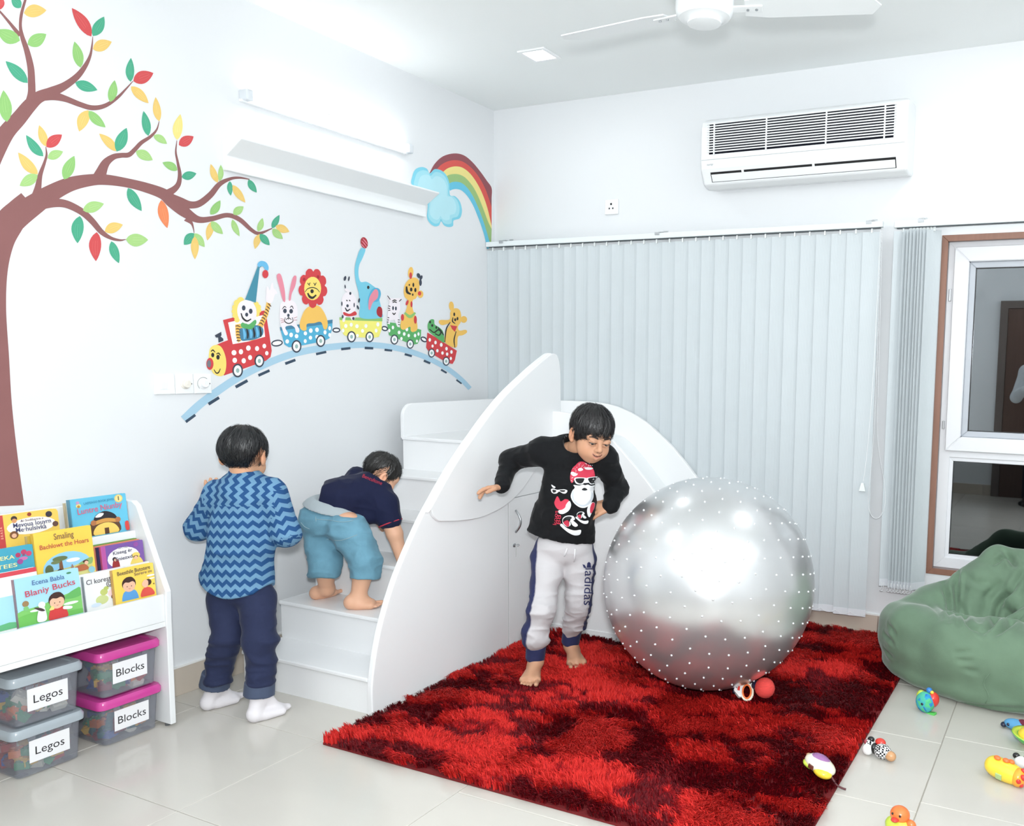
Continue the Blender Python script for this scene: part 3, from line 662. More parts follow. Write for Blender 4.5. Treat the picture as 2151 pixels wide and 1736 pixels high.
# track
tk = [(80, 1235), (180, 1140), (300, 1050), (430, 965), (600, 880), (770, 815), (940, 778), (1120, 757), (1250, 752), (1390, 762), (1530, 792), (1660, 840), (1780, 905), (1870, 975), (1928, 1035)]
c = chain(tk, 6); L, R = [], []
for i, p in enumerate(c):
    a = c[max(i-1, 0)]; b = c[min(i+1, len(c)-1)]; d = np.array(b)-np.array(a); n = np.array([-d[1], d[0]])/np.hypot(*d); hw = 27-13*(i/len(c))
    L.append(np.array(p)+n*hw); R.append(np.array(p)-n*hw)
n_ = len(L); MB()._add([tuple(onL(*K3(*q), .0008)) for q in L+R], [(i, i+1, n_+i+1, n_+i) for i in range(n_-1)]).build('track', tm['track'], train)
for (x0, y0, x1, y1, t) in ((93, 1250, 155, 1205, 9), (240, 1135, 308, 1093, 10), (415, 1025, 492, 983, 10), (562, 950, 634, 918, 9), (735, 874, 801, 850, 9), (934, 812, 1000, 798, 8), (1096, 780, 1156, 774, 8), (1248, 772, 1303, 775, 8), (1376, 784, 1425, 790, 7), (1506, 812, 1552, 826, 7), (1630, 854, 1671, 872, 7), (1741, 912, 1777, 934, 6), (1840, 978, 1873, 1003, 5)):
    d = np.array([x1-x0, y1-y0], float); d /= np.hypot(*d); n = np.array([-d[1], d[0]])*t
    shape([(x0-n[0], y0-n[1]), (x1-n[0], y1-n[1]), (x1+n[0]*.9, y1+n[1]*.9), (x0+n[0], y0+n[1])], 'navy', 'sleeper', train, 1, False)
for (cx, cy, rx, ry, rot) in ((682, 741, 33, 17, -8), (1065, 657, 21, 12, 0), (1377, 647, 17, 12, 15), (1630, 717, 19, 12, 30)):
    k_ = blob(cx, cy, rx+5, ry+5, 'black', 'coupling', train, 1, rot); blob(cx, cy, rx-3, ry-4, 'white', 'coupling_hole', k_, 2, rot)
# engine
en = shape([(283, 755), (330, 735), (365, 722), (333, 592), (420, 570), (600, 530), (612, 560), (632, 680), (648, 790), (640, 830), (610, 855), (470, 905), (340, 950), (300, 900)], 'red', 'engine', train, 2, False)
shape([(366, 608), (420, 595), (590, 560), (605, 700), (500, 730), (396, 748)], 'white', 'cab_window', en, 3, False)
shape([(281, 690), (322, 668), (324, 690), (318, 698), (335, 712), (336, 726), (305, 738), (302, 705), (287, 705)], 'black', 'funnel', en, 3, False)
fc = shape([(250, 775), (290, 752), (325, 770), (350, 830), (354, 890), (342, 940), (315, 955), (275, 940), (255, 905), (242, 850)], 'yellow', 'engine_face', en, 4)
blob(249, 875, 23, 39, 'red', 'engine_nose', fc, 5); blob(243, 874, 13, 24, 'grey', 'engine_nostril', fc, 6)
dots([(267, 818, 10, 15), (301, 832, 11, 16)], 'ink', 'engine_eye', fc, 5)
strokes([[(255, 796), (268, 786), (282, 800)], [(290, 812), (305, 806), (317, 822)], [(275, 912), (290, 934), (305, 930), (316, 906)]], 'ink', 'engine_features', fc, 5, 4)
dots([(404, 803, 16, 17), (449, 797, 14, 17), (497, 773, 15, 17), (553, 776, 13, 16), (600, 760, 12, 15), (409, 852, 15, 17), (467, 855, 14, 17), (508, 834, 13, 16), (616, 806, 11, 14)], 'white', 'spot', en, 4)
wheel(428, 918, 40, en); wheel(568, 856, 37, en)
# clown driver
cw = shape([(412, 622), (445, 615), (460, 650), (520, 640), (560, 620), (600, 545), (615, 475), (640, 485), (625, 560), (590, 640), (582, 700), (520, 725), (455, 722), (430, 738), (415, 690)], 'gold', 'clown_arms', train, 5, False)
shape([(440, 650), (480, 645), (545, 625), (590, 645), (588, 690), (545, 715), (490, 724), (450, 720)], 'dblue', 'clown_jacket', cw, 6)
for k in range(6):
    x = 465+k*21; strokes([[(x, 648-k*3), (x+8, 685-k*2), (x+6, 715-k*3)]], 'ink' if k % 2 else 'skyblue', 'jacket_stripe', cw, 7, 6 if k % 2 else 9)
for k in range(6): strokes([[(414+k*1.5, 632+k*19), (428, 629+k*19), (446, 636+k*18)]], 'brown', 'sleeve_stripe', cw, 7, 4)
for k in range(8):
    q = k/7; strokes([[(565+58*q, 612-128*q), (580+54*q, 612-118*q), (592+52*q, 625-120*q)]], 'brown', 'sleeve_stripe', cw, 7, 4)
shape([(448, 618), (470, 605), (500, 620), (540, 590), (548, 612), (520, 650), (485, 648), (455, 640)], 'green', 'clown_collar', cw, 8)
shape([(612, 470), (612, 420), (616, 375), (628, 385), (635, 400), (645, 360), (655, 352), (660, 385), (672, 395), (684, 420), (668, 430), (655, 470), (638, 484)], 'pale', 'clown_glove', cw, 6)
for (x, y, r) in ((447, 465, 22), (425, 482, 22), (412, 510, 20), (408, 535, 19), (414, 562, 20), (424, 590, 18), (548, 490, 17), (562, 508, 17), (564, 530, 17), (552, 552, 18)): blob(x, y, r, r, 'yellow', 'clown_curl', cw, 8)
cf = shape([(425, 530), (440, 480), (485, 462), (525, 478), (548, 525), (545, 575), (510, 612), (470, 612), (438, 585)], 'pale', 'clown_head', cw, 9)
dots([(467, 514, 12, 17), (512, 535, 12, 17), (486, 557, 10, 13)], 'black', 'clown_eye', cf, 10)
strokes([[(450, 548), (462, 580), (488, 598), (515, 585)]], 'ink', 'clown_smile', cf, 10, 6)
shape([(476, 460), (565, 225), (590, 240), (570, 255), (545, 480), (510, 468)], 'teal', 'clown_hat', cw, 9, False)
shape([(556, 240), (560, 222), (580, 210), (610, 218), (627, 245), (625, 270), (606, 275), (598, 252), (580, 244), (568, 250)], 'skyblue', 'hat_tip', cw, 10)
blob(607, 295, 20, 27, 'red', 'hat_pompom', cw, 11)
# blue wagon, rabbit and lion
b1 = shape([(700, 640), (730, 640), (1041, 590), (1038, 650), (1020, 710), (985, 728), (850, 755), (760, 768), (730, 750)], 'blue', 'wagon', train, 4, False)
shape([(700, 638), (1041, 589), (1040, 612), (704, 660)], 'dblue', 'wagon_rim', b1, 5, False)
dots([(773, 688, 12, 15), (808, 696, 12, 14), (900, 660, 12, 15), (940, 655, 12, 15), (865, 678, 11, 13), (898, 706, 11, 13), (940, 700, 11, 13), (748, 730, 12, 14), (864, 728, 10, 13), (992, 671, 10, 14), (1022, 645, 9, 14), (1022, 688, 9, 13), (800, 738, 9, 9)], 'white', 'spot', b1, 6)
wheel(808, 762, 37, b1); wheel(964, 727, 35, b1)
rbt = shape([(700, 540), (705, 490), (735, 463), (780, 465), (810, 500), (815, 560), (805, 610), (825, 650), (822, 672), (805, 670), (795, 640), (765, 625), (735, 640), (752, 675), (745, 690), (730, 685), (712, 640), (700, 600)], 'pale', 'rabbit', train, 7)
for pts in ([(682, 300), (700, 292), (715, 320), (732, 400), (735, 470), (720, 465), (700, 390), (683, 330)], [(795, 305), (808, 315), (800, 370), (778, 420), (770, 462), (758, 462), (765, 400), (780, 330)]): shape(pts, 'pink', 'rabbit_ear', rbt, 7)
dots([(733, 533, 12, 15), (773, 535, 12, 15), (755, 562, 8, 11)], 'black', 'rabbit_eye', rbt, 8)
strokes([[(715, 522), (730, 505), (742, 512)], [(765, 512), (778, 502), (788, 520)], [(755, 572), (757, 590)], [(735, 575), (732, 600), (757, 614), (785, 600), (780, 575)], [(740, 590), (757, 578), (775, 590)]], 'ink', 'rabbit_features', rbt, 8, 3)
strokes([[(705, 583), (728, 588)], [(705, 597), (728, 595)], [(790, 580), (812, 572)], [(790, 592), (812, 592)], [(708, 610), (730, 602)]], 'dred', 'rabbit_whiskers', rbt, 8, 2)
ln = shape([(832, 600), (860, 530), (900, 500), (950, 500), (985, 540), (1008, 600), (1005, 645), (985, 650), (965, 605), (920, 612), (875, 618), (872, 655), (848, 660), (830, 640)], 'gold', 'lion', train, 7)
mn = []
for k in range(9):
    a = 2*math.pi*k/9+.2
    for q, rr in ((-.22, .96), (0, 1.02), (.22, .96), (.349, .84)): mn.append((914+92*rr*math.cos(a+q), 385+127*rr*math.sin(a+q)))
shape(mn, 'red', 'lion_mane', ln, 8); blob(912, 388, 55, 76, 'yellow', 'lion_face', ln, 9)
blob(908, 406, 11, 13, 'ink', 'lion_nose', ln, 10); dots([(857, 330, 9, 12), (947, 314, 9, 12)], 'dred', 'lion_ear', ln, 10)
strokes([[(862, 412), (880, 390), (912, 382), (940, 392), (957, 412)], [(878, 352), (888, 362), (896, 350)], [(918, 352), (927, 362), (936, 350)], [(888, 370), (894, 366)], [(922, 370), (930, 366)]], 'ink', 'lion_lines', ln, 10, 3)
strokes([[(880, 418), (892, 440), (912, 448), (935, 430)]], 'ink', 'lion_smile', ln, 10, 8)
# yellow wagon, dalmatian and elephant
y1 = shape([(1085, 580), (1360, 582), (1358, 650), (1340, 700), (1300, 708), (1150, 700), (1115, 690), (1092, 650)], 'lemon', 'wagon', train, 4, False)
shape([(1085, 574), (1362, 578), (1362, 600), (1087, 592)], 'lgreen', 'wagon_rim', y1, 5, False)
dots([(1126, 630, 10, 13), (1161, 622, 10, 13), (1198, 632, 11, 13), (1256, 630, 10, 13), (1333, 620, 10, 14), (1108, 660, 9, 13), (1234, 662, 10, 12), (1322, 660, 9, 13), (1201, 692, 9, 10)], 'white', 'spot', y1, 6)
wheel(1163, 700, 33, y1); wheel(1280, 701, 31, y1)
dg = shape([(1100, 480), (1105, 440), (1130, 412), (1165, 420), (1190, 450), (1195, 500), (1180, 545), (1185, 585), (1165, 592), (1150, 570), (1125, 575), (1120, 600), (1105, 600), (1105, 560), (1098, 520)], 'pale', 'dalmatian', train, 7)
strokes([[(1120, 390), (1135, 400), (1158, 415)]], 'pale', 'dog_ear', dg, 7, 9)
dots([(1121, 323, 8, 16, 15), (1146, 325, 5, 16, 10), (1122, 376, 4, 13, -10), (1155, 420, 7, 10), (1212, 465, 6, 15, 10), (1204, 510, 6, 15, -20), (1101, 487, 4, 15), (1180, 495, 4, 15), (1106, 570, 6, 12), (1175, 582, 8, 10), (1137, 500, 8, 10)], 'black', 'dog_spot', dg, 8)
strokes([[(1122, 512), (1135, 532), (1155, 520)], [(1130, 462), (1136, 470)], [(1148, 462), (1154, 470)]], 'ink', 'dog_smile', dg, 8, 5)
shape([(1112, 540), (1150, 552), (1185, 535), (1195, 558), (1150, 568), (1115, 560)], 'red', 'dog_scarf', dg, 9)
el = shape([(1222, 130), (1253, 135), (1235, 190), (1212, 240), (1208, 300), (1222, 345), (1260, 345), (1300, 370), (1330, 400), (1345, 470), (1360, 540), (1355, 578), (1222, 578), (1218, 500), (1210, 420), (1205, 400), (1190, 340), (1183, 270), (1195, 200)], 'sky', 'elephant', train, 7)
shape([(1290, 400), (1320, 384), (1345, 395), (1352, 430), (1335, 470), (1300, 480), (1285, 520), (1275, 525), (1268, 460)], 'blue', 'elephant_ear', el, 8); shape([(1292, 420), (1318, 392), (1335, 410), (1330, 450), (1300, 480), (1282, 525), (1272, 515), (1275, 460)], 'pink', 'ear_lining', el, 9)
dots([(1271, 381, 8, 11)], 'ink', 'elephant_eye', el, 8)
shape([(1338, 505), (1358, 515), (1362, 550), (1355, 575), (1330, 560), (1325, 530)], 'dred', 'elephant_cap', el, 8)
bl = shape(ell(1245, 93, 23, 37, -12), 'dred', 'balanced_ball', train, 8, False)
strokes([[(1228, 80), (1245, 98), (1262, 120)], [(1235, 65), (1252, 84), (1267, 105)], [(1223, 98), (1236, 112), (1248, 126)]], 'pink', 'ball_stripe', bl, 9, 3)
# green wagon, zebra and giraffe
g1 = shape([(1392, 605), (1450, 612), (1613, 655), (1610, 700), (1590, 745), (1560, 752), (1430, 700), (1405, 690)], 'green', 'wagon', train, 4, False)
dots([(1430, 640, 8, 12), (1407, 660, 7, 12), (1470, 672, 9, 12), (1503, 682, 9, 12), (1520, 652, 9, 13), (1532, 692, 8, 11), (1485, 712, 8, 11), (1573, 692, 8, 12), (1595, 682, 7, 12), (1585, 728, 7, 10)], 'white', 'spot', g1, 6)
wheel(1440, 718, 29, g1); wheel(1542, 747, 27, g1)
zb_ = shape([(1385, 425), (1405, 450), (1440, 452), (1492, 448), (1475, 475), (1478, 520), (1465, 560), (1475, 610), (1475, 640), (1458, 635), (1440, 590), (1412, 595), (1410, 620), (1395, 615), (1395, 560), (1400, 510), (1408, 475)], 'pale', 'zebra', train, 7, False)
strokes([[(1395, 435), (1413, 460)], [(1485, 457), (1470, 472)], [(1425, 470), (1440, 463), (1455, 468)], [(1428, 480), (1440, 474), (1455, 480)], [(1400, 500), (1414, 505)], [(1398, 515), (1412, 518)], [(1400, 530), (1414, 528)], [(1396, 575), (1406, 578)], [(1394, 590), (1404, 592)], [(1392, 605), (1402, 605)], [(1462, 590), (1474, 592)], [(1462, 605), (1474, 606)], [(1464, 620), (1474, 622)], [(1427, 545), (1437, 555), (1448, 545)]], 'ink', 'zebra_stripe', zb_, 8, 4)
dots([(1431, 515, 6, 13), (1449, 517, 6, 13)], 'black', 'zebra_eye', zb_, 8)
gf = shape([(1500, 405), (1510, 360), (1540, 325), (1575, 318), (1598, 340), (1600, 400), (1580, 450), (1558, 465), (1558, 520), (1580, 580), (1588, 650), (1560, 670), (1545, 660), (1540, 635), (1500, 655), (1480, 640), (1485, 590), (1515, 530), (1525, 465), (1508, 445)], 'gold', 'giraffe', train, 7)
for pts in (ell(1545, 285, 17, 36, 5), ell(1608, 425, 19, 24, 0)): shape(pts, 'gold', 'giraffe_ear', gf, 7, False)
dots([(1545, 305, 9, 22), (1602, 420, 11, 14), (1522, 480, 8, 18, 20), (1550, 490, 7, 20), (1492, 575, 10, 22), (1575, 590, 10, 26)], 'red', 'giraffe_patch', gf, 8)
dots([(1562, 365, 6, 14), (1548, 395, 8, 13), (1575, 398, 7, 14), (1536, 365, 4, 7), (1558, 428, 5, 8)], 'ink', 'giraffe_eye', gf, 9)
strokes([[(1518, 375), (1522, 410), (1545, 425)]], 'ink', 'giraffe_smile', gf, 9, 8)
strokes([[(1506, 545), (1540, 570), (1575, 545)]], 'lgreen', 'giraffe_collar', gf, 9, 10)
dots([(1596, 305, 11, 17, -20), (1612, 318, 9, 16, 20), (1608, 350, 9, 22, 0)], 'black', 'giraffe_bow', gf, 8)
# red wagon, crocodile and bear
r1 = shape([(1652, 672), (1700, 700), (1843, 790), (1830, 850), (1815, 876), (1780, 868), (1665, 800), (1645, 770)], 'red', 'wagon', train, 4, False)
dots([(1668, 720, 8, 12), (1705, 737, 8, 12), (1742, 752, 9, 13), (1776, 777, 8, 12), (1808, 798, 8, 12), (1717, 790, 8, 11), (1750, 805, 8, 11), (1780, 812, 8, 11), (1804, 840, 7, 11), (1686, 760, 7, 10)], 'white', 'spot', r1, 6)
wheel(1680, 805, 26, r1); wheel(1774, 858, 26, r1)
cr = shape([(1655, 620), (1672, 590), (1695, 590), (1700, 620), (1730, 640), (1755, 670), (1762, 735), (1735, 725), (1690, 690), (1660, 660)], 'green', 'crocodile', train, 5)
dots([(1670, 605, 6, 9), (1684, 627, 7, 9), (1710, 640, 6, 9)], 'ink', 'crocodile_eye', cr, 6)
strokes([[(1665, 650), (1695, 672), (1722, 655), (1740, 668), (1728, 690), (1702, 680)], [(1720, 640), (1738, 660), (1758, 690)]], 'ink', 'crocodile_lines', cr, 6, 5)
br = shape([(1800, 545), (1815, 520), (1850, 518), (1868, 545), (1870, 600), (1850, 635), (1860, 660), (1900, 655), (1908, 672), (1880, 690), (1850, 700), (1838, 770), (1765, 735), (1775, 660), (1800, 615), (1750, 625), (1728, 610), (1735, 592), (1795, 588)], 'gold', 'bear', train, 5)
for pts in (ell(1808, 502, 16, 30, -5), ell(1888, 588, 21, 22, 0)): shape(pts, 'gold', 'bear_ear', br, 5, False)
dots([(1826, 555, 6, 12), (1847, 583, 6, 11), (1832, 590, 7, 10)], 'ink', 'bear_eye', br, 6)
strokes([[(1818, 575), (1815, 600), (1832, 615)], [(1800, 605), (1775, 650), (1765, 735)], [(1838, 665), (1825, 720), (1830, 770)]], 'ink', 'bear_lines', br, 6, 4)
shape([(1800, 625), (1845, 632), (1830, 668), (1812, 650)], 'red', 'bear_scarf', br, 7, False)
# ================================================================== STAIRS AND SLIDE (white laminate play unit in the corner)
M_LAM = mat('slide_laminate', (.945, .95, .955), .3, var=.012, scale=2)
M_EDGE = mat('slide_edge_band', (.955, .96, .965), .35, var=.01)
SX0, SX1 = .128, .842
sl = st = thing('play_slide', (.9, -.9, 0), 'white wooden play slide with steps and a curved side panel in the corner', 'slide')
rise, run, y0s = .17, .194, -1.93
for i in range(6):
    yf_, zt = y0s+run*i, .15+rise*i; zb_ = 0 if i == 0 else zt-rise
    MB().box((SX0, yf_+.012, zb_), (SX1, yf_+.03, zt-.018)).build('riser', M_LAM, st)
    yb_ = yf_+run+.03 if i < 5 else -.085
    MB().box((SX0, yf_, zt-.018), (SX1, yb_, zt)).build('tread' if i < 5 else 'platform', M_LAM, st, bevel=.005)
side = [(y0s+.015, 0)]
for i in range(6): side += [(y0s+.015+run*i, .15+rise*i-.020), (y0s+.015+run*(i+1), .15+rise*i-.020)]
side = side[:-1]+[(-.087, .15+rise*5-.020), (-.087, 0)]
MB().prism(side, 0, SX0+.002, SX0+.016).build('stringer', M_LAM, st)
# guard board of the platform along the left wall, with a rounded front top corner
gp = [(-.955, .99), (-.955, 1.10)]+[(-.955+.07*(1-math.cos(a)), 1.10+.07*math.sin(a)) for a in [math.radians(15*k) for k in range(1, 7)]]+[(-.085, 1.172), (-.085, .99)]
MB().prism(gp, 0, SX0-.010, SX0+.010).build('guard_board', M_LAM, st, bevel=.003)

# tall curved side panel between stairs and room
prof = chain([(-1.932, .0), (-1.930, .14), (-1.886, .325), (-1.800, .517), (-1.678, .700), (-1.584, .812), (-1.416, .985), (-1.147, 1.205), (-.923, 1.338), (-.755, 1.422), (-.69, 1.443), (-.650, 1.42), (-.631, 1.35), (-.628, 1.25), (-.628, 1.0)], 8)
prof = [tuple(p) for p in prof]+[(-.628, .0)]
MB().prism(prof, 0, .842, .870).build('side_panel', M_LAM, sl, bevel=.006, seg=3)
# applied upper layer with a swept lower edge
top = [p for p in prof if p[1] > .76 and p[0] < -.6]
low = chain([(-.640, 1.0), (-.74, .925), (-.84, .868), (-.93, .80), (-1.02, .748), (-1.12, .714), (-1.22, .698), (-1.30, .692), (-1.42, .700), (-1.52, .714), (-1.555, .722), (-1.585, .745), (-1.602, .775)], 6)
ov = [tuple(p) for p in low]+[(p[0]+.004, p[1]-.002) for p in top]
MB().prism(ov, 0, .870, .888).build('sail_layer', M_LAM, sl, bevel=.004, seg=2)
# cabinet door on the same side
MB().box((.870, -1.049, .008), (.8725, -.700, .742)).build('cabinet_door', M_LAM, sl, bevel=.001, seg=1)
seam = mat('laminate_seam', (.62, .63, .63), .6)
sm = MB(); sm.box((.8700, -1.0515, .005), (.8712, -1.049, .745)); sm.box((.8700, -1.05, .742), (.8716, -.70, .7455)); sm.build('door_gap', seam, sl)
ha = [( .8725, -.995, .682)]+[(.8725+.030*math.sin(math.pi*k/10), -.995, .682-.108*k/10) for k in range(1, 10)]+[(.8725, -.995, .574)]
MB().tube(ha, .0055, 8).build('door_handle', M_STEEL, sl, smooth=True)
Mk = Matrix.Translation((.8725, -1.008, .512)) @ Matrix.Rotation(math.pi/2, 4, 'Y')
lk = MB().lathe([(.010, 0), (.010, .003), (.007, .005), (.002, .005)], 18, Mk).build('lock', M_STEEL, sl, smooth='auto')
kk = MB(); kk.box((.8765, -1.0095, .505), (.8785, -1.0065, .520)); kk.tube([(.886, -1.008, .515), (.888, -.995, .517), (.887, -.985, .510), (.884, -.992, .506), (.884, -1.004, .510)], .0018, 5); kk.tube([(.882, -1.006, .508), (.882, -1.006, .455)], .0012, 5); kk.build('keys', M_CHROME, lk)
# slide: near board, far board, running surface
def board_top(off):
    return [tuple(p) for p in chain([(.870, 1.150), (.985, 1.142), (1.10, 1.106), (1.215, 1.038), (1.336, .926), (1.456, .801), (1.57, .66), (1.655, .50), (1.70, .36), (1.715, .22), (1.712, .10), (1.70, .0)], 6)]
nb = board_top(0)+[(.870, 0)]
MB().prism(nb, 1, -.700, -.678).build('near_board', M_LAM, sl, bevel=.004)
fbp = [(SX0, 1.172), (.55, 1.174), (.75, 1.173), (.88, 1.162), (1.00, 1.128), (1.11, 1.075), (1.20, 1.010), (1.29, .936), (1.406, .814), (1.52, .68), (1.64, .50), (1.70, .36), (1.735, .20), (1.735, 0), (SX0, 0)]
fbs = [tuple(p) for p in chain(fbp[:13], 6)]+fbp[13:]
MB().prism(fbs, 1, -.112, -.086).build('far_board', M_LAM, sl, bevel=.004)
ramp = [tuple(p) for p in chain([(.842, 1.0), (.93, .995), (1.02, .955), (1.15, .83), (1.30, .66), (1.45, .47), (1.58, .29), (1.65, .17), (1.70, .11), (1.735, .10)], 6)]
rs = MB(); n = len(ramp); rs._add([(x, -.678, z) for x, z in ramp]+[(x, -.112, z) for x, z in ramp]+[(x, -.678, z-.012) for x, z in ramp]+[(x, -.112, z-.012) for x, z in ramp],
   [(i, i+1, n+i+1, n+i) for i in range(n-1)]+[(2*n+i+1, 2*n+i, 3*n+i, 3*n+i+1) for i in range(n-1)])
rs.build('running_surface', mat('slide_surface', (.93, .945, .95), .22, var=.01), sl, smooth=True)
MB().prism([(.870, 0), (.870, .04), (1.70, .04), (1.70, 0)], 1, -.704, -.700).build('toe_strip', M_LAM, sl)

# ================================================================== BOOKSHELF
M_SH = mat('bookshelf_white', (.93, .94, .945), .35, var=.012, scale=3)
YS1, YS0 = -2.326, -3.25
bs = thing('bookshelf', (.14, -2.8, 0), 'white tiered children\'s book display rack against the left wall', 'bookshelf')
sp = [(.012, .012), (.276, .012), (.279, .42), (.283, .525), (.135, .836), (.11, .852), (.012, .852)]
def side_panel(ya, yb): MB().prism([(x, z) for x, z in sp], 1, ya, yb).build('side_panel', M_SH, bs, bevel=.0025)
side_panel(YS1-.021, YS1); side_panel(YS0, YS0+.021)
yi0, yi1 = YS0+.021, YS1-.021
MB().box((.012, yi0, .40), (.026, yi1, .853)).build('back_panel', M_SH, bs, bevel=.002)
MB().box((.012, yi0, .392), (.272, yi1, .412)).build('lower_shelf', M_SH, bs, bevel=.0015)
MB().box((.256, yi0, .4125), (.272, yi1, .515)).build('front_board', M_SH, bs, bevel=.002)
def divider(xt, zt, xb, zb_): MB().prism([(xt-.006, zt), (xt+.006, zt), (xb+.006, zb_), (xb-.006, zb_)], 1, yi0, yi1).build('divider_board', M_SH, bs, bevel=.0015)
divider(.118, .742, .126, .50); divider(.190, .632, .200, .413)
for x0, x1, z in ((.026, .120, .60), (.130, .194, .50)): MB().box((x0, yi0, z-.01), (x1, yi1, z)).build('tier_floor', M_SH, bs)
for y in (YS1-.010, YS0+.01):
    for x in (.05, .24): MB().lathe([(.009, 0), (.009, .012)], 10, Matrix.Translation((x, y, 0))).build('foot', mat('foot_plastic', (.35, .36, .37), .5), bs)

# ------------------------------------------------------------------ picture books
def bm(c, r=.35): return mat('book_%02x%02x%02x' % tuple(int(max(0, min(1, v))*255) for v in c), c, r, var=.03, scale=30)
PAGE = mat('book_pages', (.93, .91, .86), .7, var=.05, scale=200, stretch=(1, 1, 40))
def book(ya, yb, xt, zt, h, lean, cover, spine, label, arts=(), texts=(), thick=.012, rad=.004, group='picture books on the display rack', back=None, v0=.0):
    """picture book, cover towards the room (+x); ya..yb width, zt its top, lean of its top towards the wall"""
    w_ = yb-ya
    M = frame((xt, ya, zt), (0, 1, 0), (-math.sin(lean), 0, math.cos(lean)))          # u to the right in the photo, v up, normal to the room
    M = Matrix(((0, -math.sin(lean), math.cos(lean), xt+math.sin(lean)*0), (1, 0, 0, ya), (0, math.cos(lean), math.sin(lean), zt), (0, 0, 0, 1)))
    t = thing('picture_book', tuple(M @ Vector((w_/2, -h, 0))), label, 'book', group)
    out = rrect(w_, h, rad, 3, w_/2, -h/2)
    MB().prism(out, 2, -.0012, 0, M).build('front_cover', bm(cover), t)
    MB().prism(out, 2, -thick, -thick+.0012, M).build('back_cover', bm(back or cover), t)
    MB().box((.003, -h+.003, -thick+.0012), (w_-.003, -.003, -.0012), M).build('page_block', PAGE, t)
    MB().box((-.0012, -h, -thick), (.0015, 0, 0), M).build('spine', bm(spine), t)
    def uv(u, v, k): return tuple(M @ Vector((u*w_, -(1-(v0+(1-v0)*v))*h, .0003+.00022*k)))      # v counts over the part of the cover that shows
    asp = w_/h
    for k, a in enumerate(arts):
        mb = MB()
        if a[0] == 'e':
            _, u, v, ru, c = a[:5]; rv = a[5] if len(a) > 5 else ru*asp/(1-v0)
            mb.poly([uv(u+ru*math.cos(q), v+rv*math.sin(q), k) for q in [2*math.pi*i/20 for i in range(20)]])
        else:
            _, pts, c = a[:3]; P = chain(pts, 4, True) if len(a) > 3 and a[3] else pts
            mb.poly([uv(max(0, min(1, p[0])), max(0, min(1, p[1])), k) for p in P])
        mb.build('cover_art', bm(c, .4), t)
    for q in texts:
        s, u, v, size, c, fit = q[:6]; rot = q[6] if len(q) > 6 else 0
        Mt = M @ Matrix.Translation((u*w_, -(1-(v0+(1-v0)*v))*h, .0003+.00022*(len(arts)+1))) @ Matrix.Rotation(rot, 4, 'Z')
        text_mesh(s, size, Mt, bm(c, .4), 'cover_lettering', t, extrude=.0001, fit=fit*w_ if fit else None, bold=.0002)
    return t
SK, DK = (.93, .74, .62), (.25, .15, .13)
def kid(u, v, r, shirt, hair=DK, q=1.28):
    K = [('p', [(u-r*1.2, v-r*2.6), (u-r*1.0, v-r*1.0), (u, v-r*.75), (u+r*1.0, v-r*1.0), (u+r*1.2, v-r*2.6)], shirt, 1), ('e', u, v+r*.32, r*1.12, hair), ('e', u, v, r, SK),
            ('p', [(u-r*1.05, v+r*.25), (u-r*.6, v+r*1.2), (u, v+r*1.42), (u+r*.7, v+r*1.2), (u+r*1.05, v+r*.3), (u+r*.6, v+r*.62), (u, v+r*.5), (u-r*.6, v+r*.62)], hair, 1),
            ('e', u-r*.35, v-r*.1, r*.08, (.2, .14, .12)), ('e', u+r*.35, v-r*.1, r*.08, (.2, .14, .12)), ('p', [(u-r*.25, v-r*.42), (u, v-r*.55), (u+r*.25, v-r*.42), (u, v-r*.47)], (.75, .3, .28))]
    def fx(a):
        if a[0] == 'e': return ('e', a[1], v+(a[2]-v)*q)+a[3:]
        return ('p', [(p[0], v+(p[1]-v)*q) for p in a[1]])+a[2:]
    return [fx(a) for a in K]
LE = .10
# back tier
book(-2.772, -2.585, .078, .858, .235, LE, (.94, .80, .38), (.76, .26, .28), 'yellow book with a red spine and white oval title, top tier left',
     [('p', [(0, 0), (.10, 0), (.10, 1), (0, 1)], (.78, .28, .28)), ('e', .54, .60, .40, (.98, .97, .95), .24), ('e', .27, .86, .05, (.25, .2, .2)), ('e', .27, .80, .04, (.85, .6, .4)), ('e', .52, .93, .035, (.6, .25, .2)), ('e', .84, .86, .055, (.22, .2, .25)), ('e', .24, .40, .07, (.5, .32, .2)), ('e', .24, .38, .04, SK), ('e', .93, .55, .05, (.4, .28, .25))],
     [('\u0394i Sndibanra z', .55, .77, .010, (.55, .5, .55), .38), ('Mevoua Iouyrn', .55, .66, .022, (.27, .28, .45), .62), ('Me\u00b7hulsivka', .52, .52, .022, (.27, .28, .45), .5), ('B R A S A', .05, .5, .010, (.95, .7, .6), None, math.pi/2)], rad=.012, thick=.016, v0=.50)
